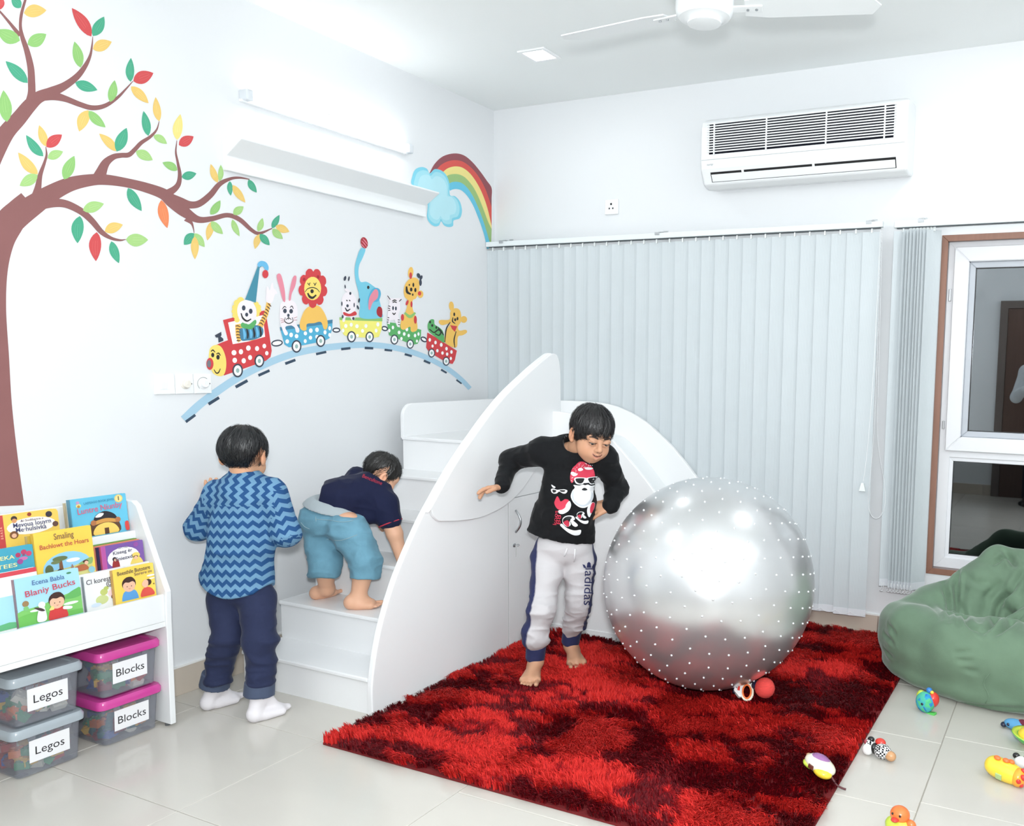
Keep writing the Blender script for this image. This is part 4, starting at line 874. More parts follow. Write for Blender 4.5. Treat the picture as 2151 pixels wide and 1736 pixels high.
book(-2.546, -2.350, .080, .881, .250, LE, (.40, .75, .87), (.36, .60, .70), 'sky blue book with a bearded pirate face and pink title, tallest in the back row',
     [('e', .86, .88, .075, (.93, .80, .45)), ('e', .86, .88, .058, (.96, .88, .60)), ('e', .14, .82, .045, (.90, .86, .55), .05), ('e', .14, .80, .025, (.75, .55, .25)), ('e', .13, .90, .03, (.75, .6, .75)),
      ('p', [(.26, .0), (.30, .30), (.45, .42), (.75, .42), (.82, .28), (.80, 0)], (.36, .24, .16), 1), ('p', [(.38, .38), (.42, .52), (.58, .60), (.74, .50), (.78, .36), (.58, .42)], (.16, .15, .17), 1), ('p', [(.40, .47), (.48, .56), (.56, .54), (.50, .46)], (.92, .92, .92), 1),
      ('p', [(.34, .34), (.58, .41), (.80, .34), (.78, .27), (.58, .31), (.36, .27)], (.82, .60, .30), 1), ('e', .36, .33, .05, (.70, .45, .28)), ('e', .80, .33, .05, (.70, .45, .28)), ('p', [(.36, 0), (.40, .22), (.58, .30), (.74, .22), (.78, 0)], (.95, .80, .40), 1), ('p', [(.54, .0), (.54, .16), (.62, .16), (.62, 0)], (.35, .22, .12)), ('p', [(.93, .02), (.92, .22), (.97, .26), (.99, .20), (.99, .02)], (.85, .28, .26), 1)],
     [('LAEFEAGO BOOK JEWEL', .50, .87, .011, (.25, .55, .68), .55, .03), ('Luntre Niunby', .50, .69, .030, (.85, .38, .50), .80, .05), ('1', .85, .88, .022, (.2, .2, .2), None)], thick=.018, v0=.44)
book(-2.549, -2.356, .058, .868, .235, LE, (.88, .86, .78), (.80, .74, .60), 'cream book showing only its edge behind the sky blue pirate book', thick=.012)
# middle tier
book(-2.890, -2.716, .166, .764, .225, LE, (.27, .64, .74), (.22, .50, .58), 'teal book with cream capitals and a pink flower vase at the frame edge',
     [('e', .84, .74, .05, (.75, .25, .4)), ('e', .74, .66, .045, (.70, .22, .38)), ('e', .92, .66, .05, (.78, .28, .42)), ('e', .82, .50, .075, (.80, .45, .66), .07), ('p', [(.80, .6), (.84, .74), (.86, .6)], (.55, .3, .45)), ('e', .76, .40, .05, (.62, .30, .58))],
     [('MANCEKA', .36, .62, .018, (.93, .90, .65), .62), ('NORTEES', .36, .30, .018, (.93, .90, .65), .68)], v0=.62)
book(-2.722, -2.532, .149, .788, .225, LE, (.80, .68, .28), (.78, .70, .45), 'mustard book just showing behind the yellow farm scene book')
book(-2.714, -2.529, .166, .797, .235, LE, (.95, .81, .33), (.86, .70, .25), 'yellow book with an oval farm scene, middle tier',
     [('e', .52, .22, .42, (.58, .80, .92), .32), ('p', [(.12, .16), (.3, .2), (.6, .22), (.93, .30), (.93, .1), (.8, 0), (.2, 0)], (.80, .78, .50), 1), ('p', [(.70, .24), (.95, .34), (.93, .2)], (.55, .68, .42), 1), ('e', .62, .35, .12, (.96, .97, .98), .04),
      ('p', [(.36, .02), (.38, .38), (.43, .38), (.45, .02)], (.50, .33, .22)), ('e', .40, .42, .13, (.40, .46, .30), .05), ('e', .32, .36, .08, (.45, .50, .33), .035), ('e', .20, .22, .07, (.38, .42, .28), .11), ('p', [(.55, .10), (.60, .18), (.80, .22), (.86, .10)], (.70, .40, .25), 1), ('e', .83, .27, .05, DK, .03), ('e', .84, .24, .035, SK), ('p', [(.56, .14), (.59, .27), (.62, .14)], (.62, .48, .42), 1), ('e', .37, .16, .05, DK), ('e', .37, .13, .038, SK), ('p', [(.31, .02), (.34, .10), (.42, .10), (.45, .02)], (.60, .30, .20), 1), ('e', .92, .08, .06, (.55, .75, .80))],
     [('Smaling', .50, .87, .030, (.50, .36, .28), .34), ('Bachlowt the Hoars', .50, .70, .022, (.72, .28, .26), .84)], v0=.28)
for k, (c, nm) in enumerate((((.42, .60, .28), 'green'), ((.90, .55, .45), 'coral'), ((.22, .22, .38), 'navy'))):
    book(-2.516+.004*k, -2.352+.002*k, .1365+.0115*k, .716-.003*k, .185, LE, c, c, 'slim %s book seen edge-on behind the purple book' % nm, thick=.010)
book(-2.503, -2.353, .172, .713, .20, LE, (.48, .34, .64), (.80, .36, .52), 'purple book with a white oval and two small figures, middle tier right',
     [('p', [(0, 0), (.10, 0), (.10, 1), (0, 1)], (.72, .34, .62)), ('e', .50, .42, .38, (.97, .96, .97), .42), ('e', .82, .86, .06, (.58, .32, .62)), ('p', [(.22, .05), (.24, .34), (.30, .44), (.37, .34), (.38, .05)], (.60, .18, .18), 1), ('e', .28, .42, .05, (.2, .15, .2)), ('e', .30, .38, .035, SK), ('p', [(.64, 0), (.70, .30), (.80, .36), (.90, .28), (.94, 0)], (.90, .80, .42), 1), ('e', .79, .42, .10, (.93, .82, .42), .12), ('e', .78, .36, .06, (.25, .2, .18), .05), ('e', .78, .32, .045, SK)],
     [('EEI LYNB', .50, .82, .008, (.6, .6, .65), .22), ('Kiseeg \u00e9r', .48, .66, .018, (.30, .30, .38), .46, .03), ('Eniezxd', .50, .40, .018, (.30, .30, .38), .40, .03)], thick=.010, v0=.55)
# front tier
book(-2.922, -2.731, .208, .694, .255, LE, (.94, .95, .95), (.80, .30, .32), 'white book with a red top band and a girl\'s face, front tier far left',
     [('p', [(0, .92), (1, .92), (1, 1), (0, 1)], (.82, .28, .33)), ('p', [(0, 0), (1, 0), (1, .58), (0, .58)], (.66, .86, .90)), ('e', .88, .32, .16, DK, .17), ('e', .90, .27, .11, SK, .12), ('p', [(.70, 0), (.78, .15), (1, .18), (1, 0)], (.80, .82, .55), 1), ('p', [(0, 0), (.5, .12), (.66, 0)], (.40, .72, .50), 1)],
     [('alira', .80, .77, .034, (.78, .22, .26), .40), ('OUN TA', .82, .60, .022, (.62, .28, .36), .44)], v0=.28)
book(-2.806, -2.610, .222, .668, .235, LE, (.66, .86, .93), (.58, .46, .50), 'light blue book with a dark-haired child on green hills, front tier',
     [('p', [(0, .0), (1, 0), (1, .55), (.85, .50), (.6, .44), (.35, .36), (0, .30)], (.50, .78, .42), 1), ('p', [(.72, .40), (.85, .52), (1, .56), (1, .40), (.85, .36)], (.40, .70, .38), 1), ('p', [(.0, 0), (0, .20), (.3, .24), (.6, .12), (1, .10), (1, 0)], (.44, .74, .36), 1), ('e', .84, .92, .04, (.30, .55, .40), .022), ('e', .82, .27, .12, (.95, .97, .98), .03), ('e', .28, .28, .10, (.95, .97, .98), .025), ('e', .13, .46, .05, (.62, .50, .34)), ('e', .13, .36, .04, (.50, .76, .48))]
     + kid(.60, .36, .115, (.82, .25, .25)) + [('p', [(.27, .04), (.30, .26), (.36, .36), (.40, .30), (.41, .04)], (.94, .93, .95), 1), ('e', .36, .37, .055, (.93, .92, .94)), ('p', [(.24, .34), (.34, .24), (.40, .24), (.34, .31)], (.28, .22, .22), 1), ('p', [(.46, .22), (.52, .30), (.54, .22)], (.95, .85, .5), 1), ('p', [(.70, .24), (.82, .20), (.80, .15), (.68, .18)], (.92, .93, .95), 1)],
     [('Ecena Babla', .50, .86, .022, (.30, .42, .62), .50), ('Blaniy Bucks', .52, .68, .028, (.78, .28, .36), .78, .06)], v0=.33)
book(-2.588, -2.480, .208, .627, .200, LE, (.93, .94, .94), (.62, .66, .68), 'white book with a pale green dragon, partly behind the front yellow book',
     [('e', .50, .20, .20, (.80, .84, .58), .14), ('e', .58, .42, .12, (.76, .80, .46), .10), ('e', .66, .52, .08, (.72, .78, .42), .06), ('e', .84, .34, .14, (.95, .84, .84), .12), ('e', .90, .22, .12, (.55, .40, .32), .08), ('e', .30, .08, .16, (.82, .88, .94), .06)],
     [('Cl korestu', .50, .80, .024, (.35, .33, .36), .86), ('\u00a9Y', .86, .62, .03, (.35, .33, .36), None)], v0=.42)
book(-2.500, -2.352, .224, .632, .190, LE, (.95, .83, .36), (.80, .62, .34), 'yellow book with a smiling boy in blue, front tier by the right side panel',
     kid(.36, .44, .15, (.36, .62, .85)) + [('p', [(.62, .0), (.66, .22), (.78, .28), (.90, .20), (.94, 0)], (.85, .32, .28), 1), ('e', .82, .42, .085, DK, .10), ('p', [(.66, .40), (.74, .52), (.82, .46), (.80, .30), (.72, .28)], SK, 1), ('e', .90, .62, .10, (.97, .96, .92), .03), ('e', .92, .52, .07, (.97, .96, .92), .02), ('p', [(.93, .33), (.96, .37), (.97, .31)], (.2, .15, .12))],
     [('Beesthile Butotere', .50, .87, .020, (.36, .28, .26), .80, .02), ('Sorere os', .72, .75, .015, (.50, .38, .32), .44, .02)], v0=.38)

# ------------------------------------------------------------------ storage bins with toy bricks inside
def bin_mat():
    m = bpy.data.materials.new('translucent_bin'); m.use_nodes = True; nt = m.node_tree; b = nt.nodes['Principled BSDF']
    b.inputs['Base Color'].default_value = lin((.74, .75, .79)); b.inputs['Roughness'].default_value = .28
    tr = nd(nt, 'ShaderNodeBsdfTransparent'); tr.inputs[0].default_value = (.93, .94, .95, 1); mx = nd(nt, 'ShaderNodeMixShader')
    no = nd(nt, 'ShaderNodeTexNoise'); no.inputs['Scale'].default_value = 60; mr = nd(nt, 'ShaderNodeMapRange'); mr.inputs[3].default_value = .76; mr.inputs[4].default_value = .84
    nt.links.new(no.outputs[0], mr.inputs[0]); nt.links.new(mr.outputs[0], mx.inputs[0])
    nt.links.new(b.outputs[0], mx.inputs[1]); nt.links.new(tr.outputs[0], mx.inputs[2]); nt.links.new(mx.outputs[0], nt.nodes['Material Output'].inputs[0]); return m
M_BIN = bin_mat(); M_CARD = mat('label_card', (.95, .95, .96), .5, var=.02); M_INK = mat('label_ink', (.13, .13, .15), .5)
BRICKC = {'red': (.78, .22, .22), 'orange': (.92, .48, .18), 'yellow': (.93, .74, .25), 'green': (.16, .55, .36), 'blue': (.20, .36, .68), 'white': (.90, .88, .82), 'teal': (.12, .42, .46), 'maroon': (.55, .16, .24)}
BM_ = {k: mat('brick_'+k, v, .3, var=.03, coat=.2) for k, v in BRICKC.items()}
def brick_mesh(n, m_, u=.021, h=.024):
    mb = MB(); mb.box((-n*u/2, -m_*u/2, 0), (n*u/2, m_*u/2, h))
    for i in range(n):
        for j in range(m_):
            cx_, cy_ = (i-n/2+.5)*u, (j-m_/2+.5)*u; mb.lathe([(.0065, h-.0005), (.0065, h+.004)], 8, Matrix.Translation((cx_, cy_, 0)))
    me = bpy.data.meshes.new('brick'); me.from_pydata(mb.v, [], mb.f); me.update(); return me
BMESH = {}
def bin_(yc, z0, lidc, lidname, word, pos, seed):
    wb_, wt, db, dt, h = .190, .212, .200, .215, .158       # bottom / top width (y), depth (x), height
    xc = .238-dt/2-.004
    cu = (xc, yc, z0)
    t = thing('storage_bin', cu, 'translucent bin with %s lid and white card, %s' % (lidname, pos), 'bin', 'translucent bins under the bookshelf')
    def ring(w_, d_, r, z): return [(xc+p[0], yc+p[1], z) for p in rrect(d_, w_, r, 4)]
    o0, o1 = ring(wb_, db, .018, z0+.004), ring(wt, dt, .020, z0+h); i0, i1 = ring(wb_-.004, db-.004, .016, z0+.007), ring(wt-.004, dt-.004, .018, z0+h)
    n = len(o0); mb = MB()
    mb._add(o0+o1+i0+i1, [tuple(range(n-1, -1, -1))]+[(i, (i+1) % n, n+(i+1) % n, n+i) for i in range(n)]+[(2*n+(i+1) % n, 2*n+i, 3*n+i, 3*n+(i+1) % n) for i in range(n)]+[tuple(2*n+i for i in range(n))]+[(n+i, n+(i+1) % n, 3*n+(i+1) % n, 3*n+i) for i in range(n)])
    body = mb.build('tub', M_BIN, t, smooth='auto')
    for sx in (-1, 1):
        for sy in (-1, 1): MB().box((xc+sx*.07-.014, yc+sy*.07-.014, z0), (xc+sx*.07+.014, yc+sy*.07+.014, z0+.0045)).build('foot', M_BIN, body, bevel=.002)
    zl = z0+h-.004; lm = mat('lid_'+lidname, lidc, .25, var=.02, coat=.3)
    L0, L1, L2, L3 = ring(wt+.020, dt+.018, .026, zl-.014), ring(wt+.022, dt+.020, .027, zl+.004), ring(wt+.008, dt+.006, .022, zl+.016), ring(wt-.030, dt-.030, .014, zl+.0165)
    L4, L5 = ring(wt-.036, dt-.036, .012, zl+.0125), ring(wt+.008, dt+.008, .022, zl-.014); allr = [L5, L0, L1, L2, L3, L4]
    mb = MB(); vs = [p for r in allr for p in r]; fs = []
    for k in range(5): fs += [(k*n+i, k*n+(i+1) % n, (k+1)*n+(i+1) % n, (k+1)*n+i) for i in range(n)]
    fs.append(tuple(5*n+i for i in range(n))); mb._add(vs, fs); lid = mb.build('lid', lm, t, smooth='auto', angle=50)
    for s in (-.055, .055):
        MB().box((xc+dt/2-.001, yc+s-.012, zl-.030), (xc+dt/2+.004, yc+s+.012, zl-.012)).build('lid_clip', M_BIN, lid, bevel=.002)
    # paper card taped to the front
    def fx(z): return xc+(db+(dt-db)*(z-z0)/h)/2+.0008
    sl_ = (dt-db)/2/h; zc = z0+.084
    Mc = Matrix(((0, sl_, 1, fx(zc)), (1, 0, 0, yc), (0, 1, -sl_, zc), (0, 0, 0, 1)))
    cd = MB().box((-.062, -.038, 0), (.062, .038, .0006), Mc).build('label_card', M_CARD, t)
    text_mesh(word, .040, Mc @ Matrix.Translation((0, -.002, .0009)), M_INK, 'label_lettering', cd, extrude=.0001)
    rnd = random.Random(seed); names = list(BRICKC)
    spots = []
    for k in range(26):
        spots.append((xc+rnd.uniform(-.058, .055), yc+rnd.uniform(-.055, .055), z0+.012+rnd.uniform(0, 1)**1.3*.075))
    for k in range(10): spots.append((xc+.060, yc-.058+.013*k, z0+.012+rnd.uniform(0, .05)))
    for k in range(6): spots.append((xc-.05+.02*k, yc-.060, z0+.012+rnd.uniform(0, .055)))
    for k, p in enumerate(spots):
        dims = rnd.choice([(2, 2), (2, 4), (2, 3), (1, 3), (2, 2)])
        if dims not in BMESH: BMESH[dims] = brick_mesh(*dims)
        c = rnd.choice(names); me = BMESH[dims].copy(); me.materials.append(BM_[c])
        rr_ = .0125*max(dims)+.006; p = (min(max(p[0], xc-.098+rr_), xc+.097-rr_), min(max(p[1], yc-.092+rr_), yc+.092-rr_), max(p[2], z0+.010))
        o = bpy.data.objects.new('toy_brick', me); COL.objects.link(o); o.location = p
        o.rotation_euler = (rnd.choice([0, 0, .35, .7]), rnd.choice([0, 0, -.3]), rnd.uniform(0, 3.1)); 
        tag(o, '%s plastic toy brick piled inside the %s' % (c, pos.split(',')[0]), 'toy brick', 'toy bricks in the %s' % pos.split(',')[0])
    return t
GREY, MAG = (.66, .70, .73), (.80, .27, .60)
bin_(-2.736, 0, GREY, 'grey', 'Legos', 'bottom left bin, on the floor', 11)
bin_(-2.732, .1755, GREY, 'grey', 'Legos', 'top left bin, on the other grey one', 12)
bin_(-2.4615, 0, MAG, 'magenta', 'Blocks', 'bottom right bin, on the floor', 13)
bin_(-2.459, .1755, MAG, 'magenta', 'Blocks', 'top right bin, on the other one', 14)
# ================================================================== soft shapes: signed-distance modelling, then a surface net
class SDF:
    def __init__(s, lo, hi, res):
        s.lo = np.array(lo, float); s.res = res; s.n = np.maximum(np.ceil((np.array(hi)-s.lo)/res).astype(int)+1, 4)
        s.d = np.full(s.n, 1.0, np.float32)
    def _win(s, lo, hi, pad):
        a = np.clip(np.floor((np.minimum(lo, hi)-pad-s.lo)/s.res).astype(int), 0, s.n); b = np.clip(np.ceil((np.maximum(lo, hi)+pad-s.lo)/s.res).astype(int)+1, 0, s.n)
        if np.any(b <= a): return None
        sl = tuple(slice(a[i], b[i]) for i in range(3))
        ax = [((np.arange(a[i], b[i])*s.res)+s.lo[i]).astype(np.float32) for i in range(3)]
        return sl, ax[0][:, None, None], ax[1][None, :, None], ax[2][None, None, :]
    def _mix(s, sl, e, k, op):
        a = s.d[sl]
        if op == 'cut': e = -e
        if op == 'add':
            if k > 0:
                h = np.clip(.5+.5*(a-e)/k, 0, 1); s.d[sl] = a+(e-a)*h-k*h*(1-h)
            else: s.d[sl] = np.minimum(a, e)
        else:
            if k > 0:
                h = np.clip(.5-.5*(a-e)/k, 0, 1); s.d[sl] = a+(e-a)*h+k*h*(1-h)
            else: s.d[sl] = np.maximum(a, e)
    def cone(s, a, b, ra, rb, k=.01, op='add', flat=None, fs=1.0):
        """round cone from a to b; flat = direction in which the section is squeezed by fs"""
        a, b = np.array(a, float), np.array(b, float); R = max(ra, rb)
        w = s._win(np.minimum(a, b)-R*max(1, fs), np.maximum(a, b)+R*max(1, fs), k+3*s.res)
        if w is None: return s
        sl, X, Y, Z = w; ab = b-a; L2 = max(float(ab@ab), 1e-9)
        px, py, pz = X-a[0], Y-a[1], Z-a[2]
        t = np.clip((px*ab[0]+py*ab[1]+pz*ab[2])/L2, 0, 1)
        vx, vy, vz = px-ab[0]*t, py-ab[1]*t, pz-ab[2]*t
        if flat is not None:
            f = np.array(flat, float); f /= np.linalg.norm(f); q = (vx*f[0]+vy*f[1]+vz*f[2])*(1/fs-1)
            vx, vy, vz = vx+f[0]*q, vy+f[1]*q, vz+f[2]*q
        e = np.sqrt(vx*vx+vy*vy+vz*vz)-(ra+(rb-ra)*t)
        if flat is not None and fs < 1: e = e*(.5+.5*fs)
        s._mix(sl, e.astype(np.float32), k, op); return s
    def ell(s, c, r, k=.01, op='add', M=None):
        """ellipsoid at c with radii r; M 3x3 whose columns are its axes"""
        c = np.array(c, float); r = np.array([r]*3 if np.isscalar(r) else r, float); R = r.max()
        M = np.eye(3) if M is None else np.array(M, float)
        w = s._win(c-R, c+R, k+3*s.res)
        if w is None: return s
        sl, X, Y, Z = w; px, py, pz = X-c[0], Y-c[1], Z-c[2]
        q = [(px*M[0, i]+py*M[1, i]+pz*M[2, i]) for i in range(3)]
        k0 = np.sqrt(sum((q[i]/r[i])**2 for i in range(3))); k1 = np.sqrt(sum((q[i]/r[i]**2)**2 for i in range(3)))
        e = np.where(k1 > 1e-6, k0*(k0-1)/np.maximum(k1, 1e-6), -r.min())
        s._mix(sl, e.astype(np.float32), k, op); return s
    def path(s, pts, rs, k=.01, op='add', flat=None, fs=1.0):
        for i in range(len(pts)-1): s.cone(pts[i], pts[i+1], rs[i], rs[i+1], k, op, flat, fs)
        return s
    def half(s, p, n, k=0.0):
        """keep the side against n"""
        n = np.array(n, float); n /= np.linalg.norm(n); ax = [((np.arange(s.n[i])*s.res)+s.lo[i]).astype(np.float32) for i in range(3)]
        e = (ax[0][:, None, None]-p[0])*n[0]+(ax[1][None, :, None]-p[1])*n[1]+(ax[2][None, None, :]-p[2])*n[2]
        s._mix((slice(None),)*3, (-e).astype(np.float32), k, 'cut'); return s
    def field(s, fn):
        """keep where fn(points) is positive"""
        ax = [((np.arange(s.n[i])*s.res)+s.lo[i]) for i in range(3)]; G = np.stack(np.meshgrid(*ax, indexing='ij'), -1)
        s._mix((slice(None),)*3, fn(G).astype(np.float32), 0, 'cut'); return s
    def warp(s, fn):
        """add fn(x, y, z) to the field"""
        ax = [((np.arange(s.n[i])*s.res)+s.lo[i]).astype(np.float32) for i in range(3)]
        s.d += fn(ax[0][:, None, None], ax[1][None, :, None], ax[2][None, None, :]).astype(np.float32); return s
    def net(s, smooth=1):
        """naive surface nets -> verts, quads"""
        d = s.d; ins = d < 0; n = s.n
        cnt = np.zeros(n-1, np.int8)
        for dx in (0, 1):
            for dy in (0, 1):
                for dz in (0, 1): cnt += ins[dx:n[0]-1+dx, dy:n[1]-1+dy, dz:n[2]-1+dz]
        act = np.argwhere((cnt > 0) & (cnt < 8)); idx = np.full(n-1, -1, np.int32); idx[tuple(act.T)] = np.arange(len(act))
        acc = np.zeros((len(act), 3)); num = np.zeros(len(act))
        cs = [(0,0,0),(1,0,0),(0,1,0),(1,1,0),(0,0,1),(1,0,1),(0,1,1),(1,1,1)]
        val = [d[act[:, 0]+c[0], act[:, 1]+c[1], act[:, 2]+c[2]].astype(np.float64) for c in cs]
        for i in range(8):
            for b in (1, 2, 4):
                j = i | b
                if j == i: continue
                m = (val[i] < 0) != (val[j] < 0); t = np.where(m, val[i]/np.where(m, val[i]-val[j], 1), 0)
                p = np.array(cs[i])+(np.array(cs[j])-np.array(cs[i]))*t[:, None]; acc[m] += p[m]; num[m] += 1
        V = (act+acc/np.maximum(num, 1)[:, None])*s.res+s.lo
        Q = []
        for axn in range(3):
            u, v = [(1, 2), (2, 0), (0, 1)][axn]
            lo_ = [slice(None)]*3; hi_ = [slice(None)]*3; lo_[axn] = slice(0, n[axn]-1); hi_[axn] = slice(1, n[axn])
            a, b = ins[tuple(lo_)], ins[tuple(hi_)]; e = np.argwhere(a != b)
            e = e[(e[:, u] > 0) & (e[:, v] > 0) & (e[:, u] < n[u]-1) & (e[:, v] < n[v]-1)]
            if not len(e): continue
            def g(du, dv):
                q = e.copy(); q[:, u] -= du; q[:, v] -= dv; return idx[tuple(q.T)]
            q = np.stack([g(0, 0), g(1, 0), g(1, 1), g(0, 1)], 1); fl = ~a[tuple(e.T)]; q[~fl] = q[~fl][:, ::-1]; q = q[:, ::-1]; Q.append(q)
        Q = np.concatenate(Q) if Q else np.zeros((0, 4), int); Q = Q[(Q >= 0).all(1)]
        for _ in range(smooth):
            A = np.zeros_like(V); c = np.zeros(len(V))
            for k in range(4):
                i, j = Q[:, k], Q[:, (k+1) % 4]; np.add.at(A, i, V[j]); np.add.at(c, i, 1); np.add.at(A, j, V[i]); np.add.at(c, j, 1)
            V = V*.5+.5*A/np.maximum(c, 1)[:, None]
        return V, Q
def np_mesh(name, V, Q, mats, parent=None, smooth=True, cols=None, midx=None):
    me = bpy.data.meshes.new(name); Q = np.asarray(Q)
    me.vertices.add(len(V)); me.vertices.foreach_set('co', np.asarray(V, np.float32).ravel())
    k = Q.shape[1]; me.loops.add(Q.size); me.loops.foreach_set('vertex_index', Q.astype(np.int32).ravel())
    me.polygons.add(len(Q)); me.polygons.foreach_set('loop_start', np.arange(0, Q.size, k, dtype=np.int32)); me.polygons.foreach_set('loop_total', np.full(len(Q), k, np.int32))
    if smooth: me.polygons.foreach_set('use_smooth', np.ones(len(Q), bool))
    for m in (mats if isinstance(mats, (list, tuple)) else [mats]): me.materials.append(m)
    if midx is not None: me.polygons.foreach_set('material_index', np.asarray(midx, np.int32))
    me.update(calc_edges=True)
    if cols is not None:
        a = me.color_attributes.new('tint', 'FLOAT_COLOR', 'POINT'); c = np.ones((len(V), 4), np.float32); c[:, :3] = cols; a.data.foreach_set('color', c.ravel())
    o = bpy.data.objects.new(name, me); COL.objects.link(o)
    if parent is not None: setpar(o, parent)
    return o
def vnoise(p, f, seed=0):
    """cheap smooth value noise in 2D/3D for arrays"""
    p = np.asarray(p, float)*f; i = np.floor(p).astype(int); t = p-i; t = t*t*(3-2*t); dim = p.shape[1]; out = np.zeros(len(p))
    for c in range(2**dim):
        o = np.array([(c >> k) & 1 for k in range(dim)]); q = i+o
        h = np.zeros(len(p), np.int64)+seed*1013
        for k in range(dim): h = (h*374761393+q[:, k]*668265263+k*1274126177) & 0x7fffffff
        h = (h ^ (h >> 13))*1274126177 & 0x7fffffff; w = np.ones(len(p))
        for k in range(dim): w *= np.where(o[k], t[:, k], 1-t[:, k])
        out += w*((h % 100003)/100003.0)
    return out

# ================================================================== SHAGGY RED RUG
rng = np.random.default_rng(7)
RX0, RX1, RY0, RY1, NX, NY = .893, 2.655, -2.195, -.012, 1.80, -.730       # the far left corner is cut out for the slide
rug = thing('shag_rug', (1.77, -1.2, 0), 'shaggy red and maroon rug spread on the floor in front of the slide', 'rug')
M_BACK = mat('rug_backing', (.42, .05, .07), .9, var=.1, scale=40)
MB().prism([(RX0, RY0), (RX1, RY0), (RX1, RY1), (NX, RY1), (NX, NY), (RX0, NY)], 2, .001, .009).build('backing', M_BACK, rug)
NT = 15500
tx = rng.uniform(RX0, RX1, NT*2); ty = rng.uniform(RY0, RY1, NT*2); ok = ~((tx < NX) & (ty > NY)); tx, ty = tx[ok][:NT], ty[ok][:NT]
P2 = np.stack([tx, ty], 1)
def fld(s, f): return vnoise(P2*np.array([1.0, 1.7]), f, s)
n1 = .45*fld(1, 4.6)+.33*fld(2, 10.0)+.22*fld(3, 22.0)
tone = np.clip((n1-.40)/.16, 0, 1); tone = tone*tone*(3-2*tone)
ang = 2*math.pi*(.6*vnoise(P2, 3.0, 5)+.4*vnoise(P2, 8.0, 6))+.9
lean = .25+.75*vnoise(P2, 6.0, 8)
PER = 17
T = np.repeat(np.arange(NT), PER); N = len(T)
bx = tx[T]+rng.normal(0, .0055, N); by = ty[T]+rng.normal(0, .0055, N)
bx = np.clip(bx, RX0, RX1); by = np.clip(by, RY0, RY1); inn = (bx < NX) & (by > NY); by[inn] = NY
hgt = rng.uniform(.022, .040, N)*(.8+.35*tone[T]); a = ang[T]+rng.normal(0, .55, N); ll = lean[T]*rng.uniform(.5, 1.2, N)
dx, dy = np.cos(a)*ll, np.sin(a)*ll
# strands at the rim lean outwards a little
wdt = rng.uniform(.0011, .0019, N); sx, sy = -np.sin(a+rng.normal(0, .7, N))*wdt, np.cos(a+rng.normal(0, .7, N))*wdt
z0 = .007; mx_, my_, mz = bx+dx*hgt*.45, by+dy*hgt*.45, z0+hgt*.72
ex, ey, ez = bx+dx*hgt*1.15, by+dy*hgt*1.15, z0+hgt*(1.0-.35*ll)
V = np.stack([np.stack([bx-sx, by-sy, np.full(N, z0)], 1), np.stack([bx+sx, by+sy, np.full(N, z0)], 1), np.stack([mx_+sx, my_+sy, mz], 1), np.stack([mx_-sx, my_-sy, mz], 1), np.stack([ex, ey, ez], 1)], 1).reshape(-1, 3)
# keep the pile out of the slide and the wall
bad = (V[:, 0] < NX-.005) & (V[:, 1] > NY+.02); V[bad, 1] = NY+.02; V[:, 1] = np.minimum(V[:, 1], -.002); V[(V[:, 0] < .893) & (V[:, 1] > -1.95), 0] = .893
b5 = np.arange(N)*5
Q = np.concatenate([np.stack([b5, b5+1, b5+2], 1), np.stack([b5, b5+2, b5+3], 1), np.stack([b5+3, b5+2, b5+4], 1)])
dark, mid, hot = np.array(lin((.33, .02, .06))[:3]), np.array(lin((.66, .07, .09))[:3]), np.array(lin((.82, .17, .15))[:3])  # two-tone pile, with the sheen of its leaning strands painted into the colour
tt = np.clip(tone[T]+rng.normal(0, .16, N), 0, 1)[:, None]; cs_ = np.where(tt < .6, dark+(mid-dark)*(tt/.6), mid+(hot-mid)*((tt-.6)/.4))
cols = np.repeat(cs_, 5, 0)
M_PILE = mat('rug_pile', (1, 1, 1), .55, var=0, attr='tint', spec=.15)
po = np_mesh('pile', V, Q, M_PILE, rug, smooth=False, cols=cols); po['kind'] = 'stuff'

# ================================================================== SILVER EXERCISE BALL
bd = ray(1489, 1215); bd = bd/np.linalg.norm(bd); BR = .445; BC = CAM+bd*3.64
BC[2] = BR+.036
ballo = thing('exercise_ball', (BC[0], BC[1], .03), 'huge shiny silver exercise ball covered in small nubs on the red rug', 'ball')
def ball_mat():
    m = mat('ball_silver', (.86, .865, .87), .29, metal=.78, var=.03, scale=2)
    return m
M_BALL = ball_mat()
MB().ball(tuple(BC), BR, 96, 64).build('ball_skin', M_BALL, ballo, smooth=True)
nb_ = MB(); ga = math.pi*(3-math.sqrt(5)); NN = 620
Mtilt = Matrix.Rotation(.9, 4, 'X') @ Matrix.Rotation(.5, 4, 'Y')
for ring_i in range(1, 19):
    th_ = math.pi*ring_i/19; m_ = max(1, int(round(37*math.sin(th_))))
    for k in range(m_):
        ph = 2*math.pi*(k+.5*(ring_i % 2))/m_; d = Mtilt @ Vector((math.sin(th_)*math.cos(ph), math.sin(th_)*math.sin(ph), math.cos(th_)))
        p = Vector(BC)+d*(BR-.0005)
        if p.z < .035: continue
        Mn = d.to_track_quat('Z', 'Y').to_matrix().to_4x4(); Mn.translation = p
        nb_.lathe([(.0052, -.001), (.0046, .0018), (.0030, .0042), (.0008, .0054)], 7, Mn, caps=True)
no_ = nb_.build('nubs', mat('ball_nub', (.90, .91, .92), .3, metal=.4), ballo, smooth=True); no_['kind'] = 'stuff'

